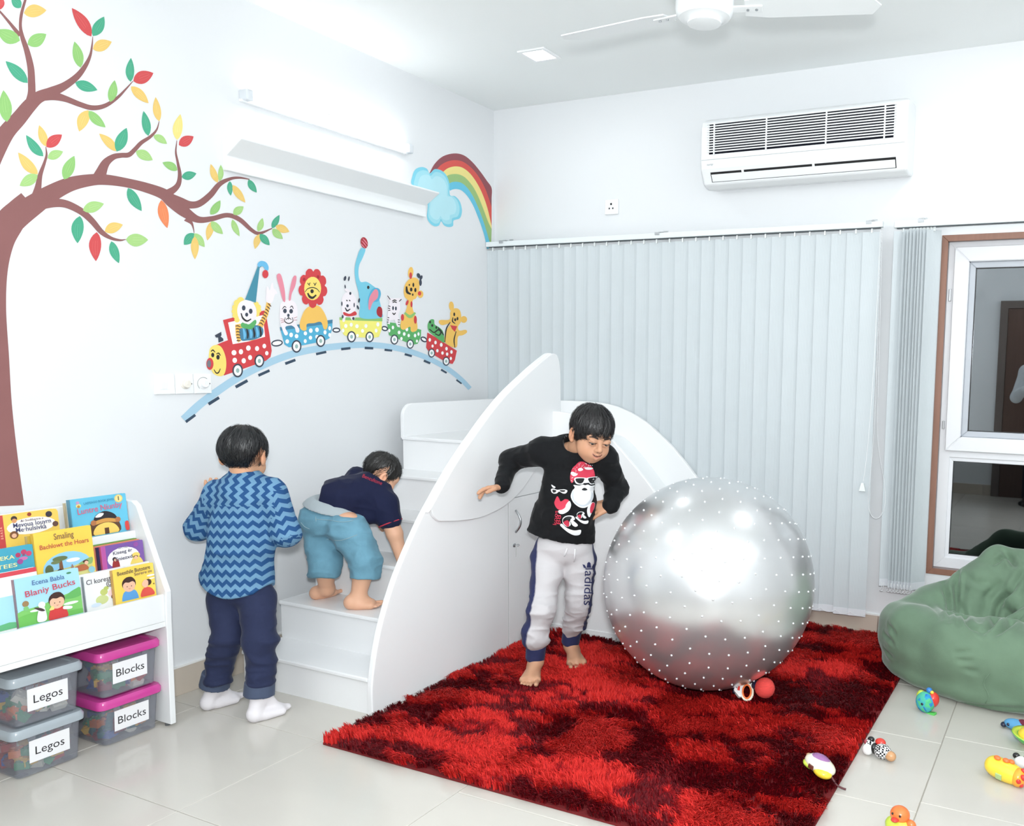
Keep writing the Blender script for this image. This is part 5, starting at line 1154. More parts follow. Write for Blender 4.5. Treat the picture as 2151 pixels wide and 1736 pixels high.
# ================================================================== GREEN BEAN BAG
bg = SDF((2.45, -.86, -.06), (3.85, .0, .76), .0075)
bg.ell((3.12, -.42, .155), (.585, .375, .205), .02)
bg.ell((3.12, -.42, .06), (.57, .36, .11), .05)
bg.ell((3.24, -.19, .30), (.42, .150, .25), .06)                    # the back
bg.cone((2.76, -.26, .26), (2.92, -.17, .41), .105, .065, .06); bg.cone((2.92, -.17, .42), (3.01, -.14, .520), .06, .050, .04); bg.cone((3.01, -.14, .520), (3.60, -.14, .49), .050, .08, .04)
bg.cone((2.63, -.44, .23), (2.76, -.27, .27), .10, .11, .06)        # the left arm of the rim
bg.cone((2.69, -.55, .255), (2.90, -.665, .230), .095, .10, .07); bg.cone((2.90, -.665, .230), (3.50, -.66, .225), .10, .11, .07)
bg.ell((3.10, -.43, .43), (.33, .135, .19), .045, 'cut')            # the dent of the seat
bg.ell((2.93, -.40, .40), (.16, .10, .12), .04, 'cut'); bg.ell((3.35, -.42, .40), (.20, .12, .13), .05, 'cut')
bg.cone((3.04, -.47, .235), (3.36, -.27, .43), .042, .06, .03); bg.cone((2.92, -.36, .26), (2.94, -.24, .44), .035, .045, .035); bg.cone((3.10, -.22, .49), (3.12, -.32, .36), .03, .05, .03)
bg.warp(lambda x, y, z: .0045*np.sin(x*19+np.sin(z*13)*1.5+y*9)*np.sin(z*17+x*6)*np.clip(z*6, 0, 1)+.002*np.sin(x*41+z*23)*np.sin(y*37+z*31))
bg.half((0, 0, .003), (0, 0, -1))
V, Q = bg.net(1); V[:, 1] = np.minimum(V[:, 1], -.018); V[:, 2] = np.maximum(V[:, 2], .002)
def crease(V, Q, lines, sc, ox, oy):
    """press fold lines, seen in the photograph, into a soft surface: a sharp valley with a swell beside it"""
    from mathutils.bvhtree import BVHTree
    N_ = np.zeros_like(V); fn = np.cross(V[Q[:, 2]]-V[Q[:, 0]], V[Q[:, 3]]-V[Q[:, 1]])
    for k in range(4): np.add.at(N_, Q[:, k], fn)
    N_ /= np.maximum(np.linalg.norm(N_, axis=1), 1e-9)[:, None]
    bv = BVHTree.FromPolygons([tuple(v) for v in V], [tuple(q) for q in Q.tolist()]); D = np.zeros(len(V))
    for pts, dep, wid in lines:
        P = []
        for p in chain(pts, 6):
            h = bv.ray_cast(Vector(CAM), Vector(ray(ox+p[0]/sc, oy+p[1]/sc)).normalized())
            if h[0] is not None: P.append(np.array(h[0]))
        if len(P) < 2: continue
        best = np.full(len(V), 9.0); tt = np.zeros(len(V)); n = len(P)-1
        for i in range(n):
            ab = P[i+1]-P[i]; L2 = ab@ab
            if L2 < 1e-9 or L2 > .01: continue
            t = np.clip(((V-P[i])@ab)/L2, 0, 1); d = np.linalg.norm(V-P[i]-t[:, None]*ab, axis=1); m = d < best; best[m] = d[m]; tt[m] = (i+t[m])/n
        env = np.sin(np.pi*np.clip(tt*.9+.05, 0, 1))**.6
        D += env*dep*(-np.exp(-(best/wid)**2)+.45*np.exp(-((best-2.3*wid)/(1.2*wid))**2))
    return V+N_*D[:, None]
V = crease(V, Q, [([(622, 385), (660, 560), (695, 650), (710, 850)], .020, .011), ([(795, 365), (775, 450), (770, 700), (785, 880)], .020, .011), ([(820, 690), (860, 830), (930, 910), (1010, 945)], .018, .012),
   ([(1420, 380), (1290, 560), (1180, 700), (1130, 860), (1020, 975)], .024, .013), ([(1421, 770), (1250, 900), (1120, 985)], .022, .012), ([(1230, 180), (1300, 260), (1335, 320)], .022, .012), ([(1140, 290), (1200, 250), (1245, 235)], .018, .010), ([(1040, 620), (1110, 560), (1180, 480)], .010, .012),
   ([(120, 880), (150, 920), (180, 970)], .010, .009), ([(80, 970), (120, 1010), (165, 1065)], .010, .009), ([(80, 1110), (110, 1150), (160, 1190)], .010, .009), ([(760, 1150), (830, 1145), (915, 1130)], .007, .009), ([(780, 1215), (850, 1225), (910, 1226)], .007, .009), ([(860, 1310), (910, 1325), (970, 1332)], .007, .010), ([(500, 1540), (700, 1600), (900, 1640), (1150, 1675), (1421, 1690)], .009, .010), ([(520, 700), (600, 760), (640, 830)], .008, .012), ([(400, 480), (500, 430), (620, 400)], .008, .012), ([(880, 420), (960, 470), (1060, 480)], .010, .014)], 4.569, 1840, 1120)
V[:, 1] = np.minimum(V[:, 1], -.016); V[:, 2] = np.maximum(V[:, 2], .002)
M_BAG = mat('bean_bag_suede', (.41, .51, .42), .85, var=.22, scale=9, bump=.25, bscale=220, sheen=.35)
bag = thing('bean_bag', (3.12, -.43, 0), 'large moss green suede bean bag chair slumped under the window', 'bean bag')
np_mesh('bag_body', V, Q, M_BAG, bag)
MB().tube([(3.04+.012*math.sin(k*.9), -.797-.004*math.sin(k), .05+.016*k) for k in range(9)], .0022, 5).build('panel_seam', mat('bean_bag_seam', (.42, .52, .43), .85), bag, smooth=True)
# ================================================================== SMALL TOYS ON THE FLOOR AND RUG
def pm(name, c, rough=.3, coat=.3, **k): return mat('toy_'+name, c, rough, var=.04, scale=30, coat=coat, **k)
T_RED, T_ORANGE, T_YEL, T_LIME, T_GREEN, T_BLUE, T_NAVY, T_WHITE, T_BLACK, T_PURP, T_TAN, T_CREAM = [pm(n, c) for n, c in (('red', (.85, .22, .18)), ('orange', (.95, .47, .22)), ('yellow', (.97, .84, .25)), ('lime', (.78, .86, .30)), ('green', (.36, .78, .36)), ('blue', (.20, .50, .80)), ('navy', (.13, .15, .25)), ('white', (.93, .93, .93)), ('black', (.07, .07, .08)), ('purple', (.62, .42, .64)), ('tan', (.80, .60, .42)), ('cream', (.94, .92, .84)))]
def Mrot(c, az=0, ay=0, ax=0): return Matrix.Translation(tuple(map(float, c))) @ Matrix.Rotation(az, 4, 'Z') @ Matrix.Rotation(ay, 4, 'Y') @ Matrix.Rotation(ax, 4, 'X')
def eb(c, r, M): return MB().ball((0, 0, 0), r, 20, 12, Matrix.Identity(3) if M is None else M)
def ball_at(p, r, M, n=20, m=12):
    """ellipsoid with centre p and radii r in the frame M"""
    mb = MB(); mb.ball((0, 0, 0), 1.0, n, m); r = (r, r, r) if not isinstance(r, (tuple, list)) else r
    mb.v = [tuple(M @ Vector((v[0]*r[0]+p[0], v[1]*r[1]+p[1], v[2]*r[2]+p[2]))) for v in mb.v]; return mb
# red woolly ball with a navy cap, and a ring rattle, both on the rug
c = onF(1606, 1462, .045)
t = thing('plush_ball', (c[0], c[1], .03), 'small fuzzy red toy ball with a navy cap on the rug below the silver ball', 'toy')
M = Mrot((c[0], c[1], .078), .3, -.5)
fz = mat('toy_red_wool', (.90, .30, .28), .9, var=.25, scale=60, stretch=(1, 1, 6), bump=.5, bscale=120)
ball_at((0, 0, 0), .042, M).build('wool_body', fz, t, smooth=True); ball_at((-.030, .012, .022), (.021, .021, .017), M).build('cap', T_NAVY, t, smooth=True); ball_at((-.044, .016, .030), (.008, .008, .007), M).build('shine_eye', T_WHITE, t, smooth=True)
c = onF(1563, 1464, .04); t = thing('ring_rattle', (c[0], c[1], .03), 'small white and black ring-shaped rattle beside the fuzzy red ball', 'toy')
M = Mrot((c[0], c[1], .062), .5, .2, .9)
mb = MB(); mb.tube([tuple(M @ Vector((.024*math.cos(a)+.012, .034*math.sin(a), 0))) for a in [2*math.pi*k/24 for k in range(25)]], .0055, 8, False); mb.build('ring', T_CREAM, t, smooth=True)
mb = MB(); mb.tube([tuple(M @ Vector((.017*math.cos(a)+.010, .028*math.sin(a), .004))) for a in [2*math.pi*k/24 for k in range(25)]], .004, 6, False); mb.build('inner_ring', T_ORANGE, t, smooth=True)
MB().prism([(-.046, -.006), (-.020, -.030), (-.010, -.028), (-.012, .0), (-.010, .028), (-.024, .024), (-.044, .012)], 2, -.010, .012, M).build('wing', T_WHITE, t, bevel=.003)
MB().prism([(-.048, -.012), (-.030, -.016), (-.026, .004), (-.046, .008)], 2, -.014, .004, M).build('wing_tip', T_NAVY, t, bevel=.002)
MB().box((-.032, -.004, .011), (-.022, .014, .0135), M).build('stripe', T_RED, t)
# patchwork fish by the bean bag
c = onF(1944, 1496, .0); t = thing('cloth_fish', (c[0], c[1], 0), 'small blue, green and red patchwork cloth toy in front of the bean bag', 'toy')
M = Mrot((c[0], c[1], .047), -.35, .15)
T_PATCH = pm('patchwork', (.20, .55, .75), .8, 0); 
def patch(m):
    nt = m.node_tree; b = nt.nodes['Principled BSDF']; tc = nd(nt, 'ShaderNodeTexCoord'); ck = nd(nt, 'ShaderNodeTexVoronoi'); ck.inputs['Scale'].default_value = 55; nt.links.new(tc.outputs['Object'], ck.inputs['Vector'])
    rp = nd(nt, 'ShaderNodeValToRGB'); e = rp.color_ramp.elements; e[0].color = lin((.12, .38, .75)); e[1].color = lin((.30, .72, .50)); e.new(.35).color = lin((.20, .65, .80)); e.new(.7).color = lin((.35, .78, .55))
    sp = nd(nt, 'ShaderNodeSeparateColor'); nt.links.new(ck.outputs['Color'], sp.inputs[0]); nt.links.new(sp.outputs[0], rp.inputs[0]); nt.links.new(rp.outputs[0], b.inputs['Base Color']); return m
patch(T_PATCH)
ball_at((0, -.005, -.004), (.040, .030, .043), M).build('body', T_PATCH, t, smooth=True); ball_at((.022, .012, .012), (.026, .026, .032), M).build('red_side', T_RED, t, smooth=True)
MB().prism([(.004, -.045), (.050, -.030), (.052, -.048), (.020, -.046)], 1, -.012, .012, M).build('tail', T_GREEN, t, bevel=.004)
ball_at((-.030, .006, .010), (.016, .020, .022), M).build('fin', T_LIME, t, smooth=True); ball_at((.002, .006, .046), (.013, .012, .012), M).build('top_knot', T_BLUE, t, smooth=True); ball_at((.016, .004, .044), (.008, .008, .007), M).build('knot_bead', T_YEL, t, smooth=True)
ball_at((.002, -.033, -.004), (.006, .004, .006), M).build('eye', T_NAVY, t, smooth=True)
# houndstooth rattle on the floor
c = onF(1848, 1592, 0); t = thing('cloth_rattle', (c[0], c[1], 0), 'black and white checked cloth rattle with a tan tip on the floor', 'toy')
M = Mrot((c[0], c[1], .026), -.25)
T_CHK = pm('check', (.9, .9, .9), .85, 0); nt = T_CHK.node_tree; ck = nd(nt, 'ShaderNodeTexChecker'); ck.inputs['Scale'].default_value = 150; ck.inputs[1].default_value = lin((.95, .95, .95)); ck.inputs[2].default_value = lin((.06, .06, .08)); tc = nd(nt, 'ShaderNodeTexCoord'); nt.links.new(tc.outputs['Object'], ck.inputs[0]); nt.links.new(ck.outputs[0], nt.nodes['Principled BSDF'].inputs['Base Color'])
ball_at((.012, -.004, .002), (.032, .026, .027), M).build('checked_body', T_CHK, t, smooth=True); ball_at((.045, -.008, -.004), (.020, .018, .018), M).build('tan_tip', T_TAN, t, smooth=True); ball_at((-.006, .014, .024), (.020, .016, .015), M).build('red_bow', T_RED, t, smooth=True)
ball_at((-.042, -.014, -.004), (.020, .018, .020), M).build('white_paw', T_WHITE, t, smooth=True); ball_at((-.046, .012, .006), (.022, .014, .016), M).build('white_head', T_CHK, t, smooth=True); ball_at((-.046, .020, .022), (.013, .011, .010), M).build('black_ear', T_BLACK, t, smooth=True); ball_at((-.020, -.004, .004), (.012, .018, .020), M).build('black_band', T_BLACK, t, smooth=True); ball_at((-.060, .008, .012), (.008, .008, .009), M).build('red_nose', pm('rose', (.62, .25, .30)), t, smooth=True)
# oval pull-along toy with a strap on the rug's edge
c = onF(1722, 1625, .03); t = thing('pull_toy', (c[0], c[1], .02), 'white, purple and yellow oval toy with a dark strap on the rug edge', 'toy')
M = Mrot((c[0], c[1], .060), -.55, .12, -.18)
ball_at((0, 0, 0), (.062, .044, .026), M).build('shell', T_CREAM, t, smooth=True); ball_at((-.006, .004, .012), (.040, .031, .019), M).build('purple_dome', T_PURP, t, smooth=True); ball_at((-.006, .004, .010), (.046, .036, .017), M).build('dome_rim', T_WHITE, t, smooth=True); ball_at((.030, -.014, -.008), (.036, .030, .019), M).build('yellow_tail', T_YEL, t, smooth=True); ball_at((-.022, -.010, -.010), (.036, .034, .014), M).build('lime_base', T_LIME, t, smooth=True)
mb = MB(); mb.tube([tuple(M @ Vector((-.062+.010*math.cos(a), .010+.009*math.sin(a), 0))) for a in [2*math.pi*k/14 for k in range(15)]], .0035, 6, False); mb.build('ring_loop', T_TAN, t, smooth=True)
MB().box((-.010, -.047, -.010), (.012, -.040, .004), M).build('switch_plate', pm('brown', (.42, .22, .18)), t, bevel=.002)
sp = [onF(1746, 1632, .045), onF(1752, 1642, .030), onF(1758, 1650, .018), onF(1768, 1656, .008), onF(1777, 1659, .006)]
MB().tube([tuple(p) for p in chain(sp, 5)], .0035, 6).build('strap', pm('strap', (.38, .20, .22), .6), t, smooth=True)
# dish-shaped toy and blue plush at the frame edge
c = onF(2168, 1568, 0); t = thing('dish_toy', (c[0], c[1], 0), 'green dish-shaped toy with a yellow dome at the right edge', 'toy')
M = Mrot((c[0], c[1], 0), 0, .12)
MB().lathe([(.025, .004), (.045, .010), (.072, .030), (.080, .040), (.076, .042), (.060, .036)], 36, M).build('dish', T_GREEN, t, smooth='auto'); ball_at((0, 0, .034), (.058, .058, .036), M).build('dome', T_YEL, t, smooth=True); MB().lathe([(.077, .037), (.079, .0425), (.066, .041), (.060, .037)], 36, M, caps=False).build('rim', T_LIME, t, smooth=True)
c = onF(2138, 1548, 0); c[1] += .06; c[0] -= .015; t = thing('plush_whale', (c[0], c[1], 0), 'little blue plush toy with a maroon patch behind the green dish toy', 'toy')
M = Mrot((c[0], c[1], .022), -.2)
ball_at((0, 0, 0), (.042, .026, .021), M).build('body', pm('sky', (.36, .62, .80), .8, 0), t, smooth=True); ball_at((.030, .006, .010), (.026, .020, .014), M).build('maroon_patch', pm('maroon', (.42, .12, .20), .8, 0), t, smooth=True); ball_at((-.040, -.008, -.008), (.012, .014, .010), M).build('fin', T_NAVY, t, smooth=True); ball_at((-.020, -.022, .002), (.006, .005, .006), M).build('eye', T_NAVY, t, smooth=True)
# yellow toy phone, panda rattle, rubber duck
c = onF(2110, 1640, 0); t = thing('toy_phone', (c[0], c[1], 0), 'yellow toy phone with red flowers on the floor at the right', 'toy')
M = Mrot((c[0], c[1], .036), -.35, .12, .35)
g = SDF((-.09, -.06, -.06), (.09, .06, .06), .0032); g.cone((-.034, 0, 0), (.034, 0, 0), .037, .033, .0, flat=(0, 0, 1), fs=.85); g.ell((0, 0, -.004), (.066, .036, .034), .01)
V, Q = g.net(2); V = np.array([tuple(M @ Vector(v)) for v in V]); V[:, 2] = np.maximum(V[:, 2], .001); np_mesh('shell', V, Q, T_YEL, t)
ball_at((.050, -.002, 0), (.026, .034, .032), M).build('orange_end', pm('amber', (.97, .66, .20)), t, smooth=True)
for p, r in (((.058, -.026, .008), .0105), ((.068, -.012, .018), .011), ((.066, -.022, -.008), .009), ((.060, .008, .026), .010)): ball_at(p, (r, r*.8, r), M, 12, 8).build('red_petal', T_RED, t, smooth=True)
for p in ((-.030, .004, .036), (-.002, .010, .036), (.012, .020, .030)): ball_at(p, (.012, .009, .007), M, 12, 8).build('button', T_ORANGE, t, smooth=True)
MB().box((-.016, -.0415, -.012), (.006, -.036, .012), M).build('screen', pm('lcd', (.70, .80, .55)), t, bevel=.002)
c = onF(2146, 1632, 0); t = thing('panda_rattle', (c[0]+.02, c[1]+.03, 0), 'black and white animal rattle behind the yellow toy phone', 'toy')
M = Mrot((c[0]+.025, c[1]+.035, .024), -.3)
ball_at((-.030, .0, .008), (.026, .020, .020), M).build('white_head', T_WHITE, t, smooth=True); ball_at((-.052, .006, .022), (.013, .011, .011), M).build('black_ear', T_BLACK, t, smooth=True); ball_at((-.002, .0, .012), (.014, .018, .016), M).build('black_band', T_BLACK, t, smooth=True); ball_at((.028, -.004, .0), (.028, .020, .021), M).build('white_body', T_CHK, t, smooth=True); ball_at((.052, -.010, -.006), (.016, .018, .016), M).build('black_foot', T_BLACK, t, smooth=True); ball_at((.018, -.020, -.010), (.015, .014, .013), M).build('black_foot', T_BLACK, t, smooth=True); ball_at((-.016, .010, .026), (.012, .010, .010), M).build('black_ear', T_BLACK, t, smooth=True)
c = onF(1888, 1752, 0); t = thing('rubber_duck', (c[0], c[1], 0), 'lime and orange rubber duck at the bottom edge', 'toy')
M = Mrot((c[0], c[1], .0), -.3)
ball_at((0, 0, .026), (.044, .036, .028), M).build('body', T_LIME, t, smooth=True); ball_at((0, .002, .060), (.030, .028, .026), M).build('head', T_ORANGE, t, smooth=True); ball_at((.036, .002, .040), (.017, .014, .016), M).build('wing', T_ORANGE, t, smooth=True); ball_at((.0, -.030, .056), (.012, .012, .006), M).build('beak', T_RED, t, smooth=True)
for sx in (-1, 1): ball_at((sx*.012, -.022, .068), (.004, .003, .004), M, 10, 6).build('eye', T_BLACK, t, smooth=True)
c = onF(-4, 1566, .0); t = thing('yellow_block', (c[0], c[1], 0), 'bright yellow rounded toy just entering the frame in front of the grey-lidded bins', 'toy')
MB().prism(rrect(.05, .075, .016, 4), 2, 0, .045, Mrot((c[0]+.01, c[1]-.01, 0.001), .3)).build('shell', T_YEL, t, bevel=.006); ball_at((0, 0, .044), (.014, .014, .008), Mrot((c[0]+.01, c[1]-.01, 0), .3)).build('knob', T_ORANGE, t, smooth=True)
# ================================================================== PEOPLE
from mathutils.bvhtree import BVHTree
def J(x, y, d): return atd(x, y, d)
def unit(v): v = np.array(v, float); return v/np.linalg.norm(v)
def skin_mat(name, c): return mat(name, (1, 1, 1), .5, var=.03, scale=30, attr='tint', sub=.06, spec=.35, bump=.06, bscale=400, bdist=.0006), c
def cloth(name, c, attr=None, bump=.3, var=.06, rough=.85): return mat(name, c, rough, var=var, scale=14, bump=bump, bscale=38, bdist=.006, attr=attr, sheen=.1, spec=.2)
def grid_for(pts, pad, res):
    P = np.array(pts); return SDF(P.min(0)-pad, P.max(0)+pad, res)
def hand(s, wrist, fdir, palm, side, L=.125, curl=.5, spread=.16, k=.004, thumb=1.0, curls=None):
    """five-fingered hand: fdir points along the fingers, palm is the palm's normal, side points to the thumb"""
    f = unit(fdir); n = unit(np.array(palm)-f*(np.array(palm)@f)); t = np.cross(n, f); t = t if t@np.array(side) > 0 else -t
    w = np.array(wrist, float); kn = w+f*L*.46
    for u in (-.17, -.06, .06, .17): s.cone(w+t*L*u*.55, kn+t*L*u*1.08, L*.105, L*.088, .006)
    for i, (u, ln, r) in enumerate(((.225, .40, .072), (.078, .45, .074), (-.072, .42, .072), (-.215, .33, .064))):
        c = curl if curls is None else curls[i]; a = kn+t*L*u-f*L*.03; d = unit(f+t*spread*(u*4)); p = a
        for seg, q in ((.46, .55), (.31, .80), (.25, .6)):
            ang = c*q; d = unit(d*math.cos(ang)+n*math.sin(ang)); b = p+d*L*ln*seg; s.cone(p, b, L*r*(1 if seg > .4 else .95), L*r*(.95 if seg > .3 else .84), k); p = b
    a = w+f*L*.10+t*L*.14; d = unit(f*.62+t*.85*thumb+n*.30); b = a+d*L*.24; s.cone(a, b, L*.10, L*.082, .006); d2 = unit(f*.85+t*.35*thumb+n*.35); c_ = b+d2*L*.20; s.cone(b, c_, L*.080, L*.072, k); s.cone(c_, c_+d2*L*.13, L*.072, L*.058, k)
def foot(s, ankle, heel, toe, L, r=1.0, toes=True, side=None, zf=.0):
    """bare foot or sock: heel on the ground, instep from the ankle, toes"""
    ankle, heel, toe = map(lambda v: np.array(v, float), (ankle, heel, toe)); f = toe-heel; f[2] = 0; f = unit(f); up = np.array([0, 0, 1.0]); t = np.cross(f, up)
    rh = L*.14*r; hb = heel+f*rh; hb[2] = zf+rh; ball = heel+f*L*.70; ball[2] = zf+L*.085*r
    s.cone(ankle, hb+up*L*.08, L*.165*r, rh*1.02, .02); s.cone(hb, ball, rh, L*.10*r, .02); s.ell(hb, (rh, rh, rh), .015)
    s.cone(ankle+f*L*.06-up*L*.05, ball+up*L*.03, L*.15*r, L*.085*r, .025)
    for u in (-.13, 0, .13): s.cone(heel+f*L*.34+t*L*u*.8+up*(zf+L*.095*r-heel[2]), ball+t*L*u*1.35, L*.095*r, L*.085*r, .018)
    if toes:
        sg = 1 if side is None or (t@np.array(side)) > 0 else -1
        for i, (u, ln, q) in enumerate(((.175, .27, .058), (.078, .26, .041), (-.004, .23, .039), (-.082, .20, .037), (-.152, .16, .036))):
            a = ball+t*sg*L*u*1.02-f*L*.02+up*(-L*.085*r+L*q*r+.002); b = a+f*L*ln*1.16-t*sg*L*.03*(0 if i == 0 else 1)+up*L*.012; s.cone(a, b, L*q*r, L*q*r*.95, .0018)
    else:
        s.cone(ball, heel+f*L*.94+up*(zf+L*.08-heel[2]), L*.115*r, L*.085*r, .02, flat=up, fs=.8)
class Head:
    def __init__(s, c, fwd, up, size=1.0):
        s.c = np.array(c, float); s.y = unit(fwd); u = np.array(up, float); s.z = unit(u-s.y*(u@s.y)); s.x = np.cross(s.y, s.z); s.s = size
        s.M = np.stack([s.x, s.y, s.z], 1)
    def p(s, x, y, z): return s.c+(s.x*x+s.y*y+s.z*z)*s.s
    def loc(s, V): return ((V-s.c)@s.M)/s.s
    def E(s, g, x, y, z, r, k=.01, op='add'): g.ell(s.p(x, y, z), np.array([r]*3 if np.isscalar(r) else r)*s.s, k*s.s, op, s.M)
    def C(s, g, a, b, ra, rb, k=.01, op='add'): g.cone(s.p(*a), s.p(*b), ra*s.s, rb*s.s, k*s.s, op)
def build_head(H, nb, face=True, res=.0024, lidz=.0035):
    g = SDF(H.c-.155*H.s, H.c+.155*H.s, res)
    H.E(g, 0, -.012, .022, (.073, .089, .080)); H.E(g, 0, .028, -.034, (.057, .058, .068), .03); H.E(g, 0, .050, -.080, (.028, .024, .022), .03)
    for sx in (-1, 1): H.E(g, sx*.036, .046, -.048, (.030, .032, .032), .025)
    H.E(g, 0, .060, .016, (.052, .024, .022), .02)
    if face:
        for sx in (-1, 1): H.E(g, sx*.031, .094, -.005, (.019, .013, .011), .012, 'cut')
        H.C(g, (0, .084, .0), (0, .097, -.028), .007, .0105, .012); H.E(g, 0, .099, -.030, (.010, .009, .008), .006)
        for sx in (-1, 1): H.E(g, sx*.0115, .090, -.033, (.007, .008, .006), .006); H.E(g, sx*.006, .096, -.039, (.003, .004, .003), .002, 'cut')
        H.E(g, 0, .074, -.058, (.028, .020, .018), .02)
        for sx in (-1, 1):
            H.C(g, (0, .0925, -.053), (sx*.024, .081, -.0515), .0052, .0025, .004); H.C(g, (0, .089, -.0685), (sx*.023, .080, -.0565), .0068, .0025, .005)
            H.C(g, (0, .0955, -.0595), (sx*.020, .086, -.0545), .0042, .0018, .002, 'cut')
            H.E(g, sx*.031, .0822, lidz+.0065, (.018, .0085, .0070), .007)
            H.C(g, (sx*.016, .0855, lidz-.0015), (sx*.031, .0905, lidz+.0015), .0042, .0052, .003); H.C(g, (sx*.031, .0905, lidz+.0015), (sx*.047, .080, lidz-.001), .0052, .0042, .003)
            H.C(g, (sx*.017, .0845, -.0125), (sx*.031, .0885, -.0145), .0036, .004, .003); H.C(g, (sx*.031, .0885, -.0145), (sx*.046, .079, -.0115), .004, .0036, .003)
    for sx in (-1, 1):
        H.E(g, sx*.080, -.014, -.012, (.010, .019, .031), .008); H.E(g, sx*.088, -.008, -.006, (.007, .010, .016), .004, 'cut'); H.E(g, sx*.077, -.005, -.037, (.008, .009, .010), .006)
    a = H.p(0, -.022, -.05); g.cone(a, np.array(nb), .043*H.s, .046*H.s, .02)
    return g.net(1)
def head_tint(H, V, base, face=True):
    L = H.loc(V); c = np.tile(np.array(lin(base)[:3]), (len(V), 1))
    def blend(m, col): 
        nonlocal c
        m = np.clip(m, 0, 1)[:, None]; c = c*(1-m)+np.array(lin(col)[:3])*m
    bb = np.array(base)
    for sx in (-1, 1):
        blend(.35*np.exp(-((L[:, 0]-sx*.04)**2+(L[:, 1]-.06)**2+(L[:, 2]+.04)**2)/.0005), bb*np.array([1.02, .86, .82]))
        blend(.4*np.exp(-((L[:, 0]-sx*.08)**2+(L[:, 2]+.012)**2)/.0008)*(np.abs(L[:, 0]) > .066), bb*np.array([1.0, .84, .78]))
    if face:
        m = (L[:, 1] > .07)*np.exp(-(np.maximum(np.abs(L[:, 0])-.014, 0)/.008)**2-((L[:, 2]+.0605-.011*(np.abs(L[:, 0])/.024)**2)/.0088)**4)
        blend(.6*m, (.76, .47, .42)); m2 = (L[:, 1] > .07)*(np.abs(L[:, 0]) < .021)*np.exp(-((L[:, 2]+.0592-.010*(np.abs(L[:, 0])/.022)**2)/.0026)**2); blend(.95*m2, (.22, .10, .09))
        for sx in (-1, 1):
            blend(.38*np.exp(-((L[:, 0]-sx*.031)**2/.0004+(L[:, 2]+.004)**2/.00016))*(L[:, 1] > .05), bb*np.array([.66, .55, .50]))
            blend(.9*np.exp(-((L[:, 0]-sx*.006)**2+(L[:, 2]+.0395)**2)/.000012)*(L[:, 1] > .08), (.25, .14, .12))
    return c
def hair_part(H, root, col, zmin, infl=(.0825, .0985, .0855), cz=.029, cy=-.016, strands=2200, seed=3, slen=.045, crown=(0, -.055, .11), res=.003, overhang=.0, name='hair', down=.0):
    g = SDF(H.c-.16*H.s, H.c+.16*H.s, res); H.E(g, 0, cy, cz, infl)
    ax = [((np.arange(g.n[i])*g.res)+g.lo[i]) for i in range(3)]
    X, Y, Z = ax[0][:, None, None]-H.c[0], ax[1][None, :, None]-H.c[1], ax[2][None, None, :]-H.c[2]
    ly = (X*H.y[0]+Y*H.y[1]+Z*H.y[2])/H.s; lz = (X*H.z[0]+Y*H.z[1]+Z*H.z[2])/H.s; lx = (X*H.x[0]+Y*H.x[1]+Z*H.x[2])/H.s
    zm = zmin(lx, ly)
    g._mix((slice(None),)*3, ((lz-zm)*H.s).astype(np.float32), .006, 'cut')
    aa = np.arctan2(lx, ly+.03); g.d += (.0022*np.sin(aa*23+lz*30)*np.sin(aa*9+1.3)+.0016*np.sin(aa*47+lz*60)).astype(np.float32)
    V, Q = g.net(1)
    M_H = mat('hair_'+name, col, .38, var=.5, scale=90, bump=.4, bscale=180, bdist=.002, spec=.55)
    ho = np_mesh('hair', V, Q, M_H, root)
    # strands lying over the cap, running from the crown
    rg = np.random.default_rng(seed); N_ = np.zeros_like(V); fn = np.cross(V[Q[:, 2]]-V[Q[:, 0]], V[Q[:, 3]]-V[Q[:, 1]])
    for k in range(4): np.add.at(N_, Q[:, k], fn)
    N_ /= np.maximum(np.linalg.norm(N_, axis=1), 1e-9)[:, None]; L = H.loc(V); outer = np.einsum('ij,ij->i', N_, V-H.p(0, cy, cz)) > .02
    ids = np.where(outer)[0]; ids = rg.choice(ids, min(strands, len(ids)), replace=False)
    cp = H.p(*crown); ce = H.p(0, cy, cz); VV, QQ = [], []
    P0 = V[ids]; D = P0-cp; n = N_[ids]; D -= n*np.einsum('ij,ij->i', D, n)[:, None]; D /= np.maximum(np.linalg.norm(D, axis=1), 1e-9)[:, None]
    D += rg.normal(0, .25, D.shape); D -= n*np.einsum('ij,ij->i', D, n)[:, None]; D /= np.linalg.norm(D, axis=1)[:, None]
    LF = .0012+.0034*rg.random(len(ids))+.004*(rg.random(len(ids)) < .08); S = np.cross(D, n); ln = slen*H.s*rg.uniform(.6, 1.2, len(ids)); w_ = rg.uniform(.0006, .0014, len(ids)); m = 5; rad = np.array(infl)*H.s
    for k in range(m+1):
        t = k/m; p = P0+D*(ln*t)[:, None]
        q = (p-ce)@H.M; rr = np.sqrt(((q/rad)**2).sum(1)); q = q/np.maximum(rr, 1e-6)[:, None]; surf = ce+q@H.M.T
        lift = (LF+.004*t*(LF > .004))*(1-.4*t); nn = unit_rows(surf-ce); p = surf+nn*lift[:, None]; p[:, 2] -= down*t*t*ln
        ww = (w_*(1-t**2*.9))[:, None]*S; VV.append(np.stack([p-ww, p+ww], 1))
    VV = np.stack(VV, 1).reshape(-1, 3); per = 2*(m+1); b = np.arange(len(ids))*per
    QQ = np.concatenate([np.stack([b+2*k, b+2*k+1, b+2*k+3, b+2*k+2], 1) for k in range(m)])
    np_mesh('hair_strands', VV, QQ, M_H, ho)
    return ho
def unit_rows(A): return A/np.maximum(np.linalg.norm(A, axis=1), 1e-9)[:, None]
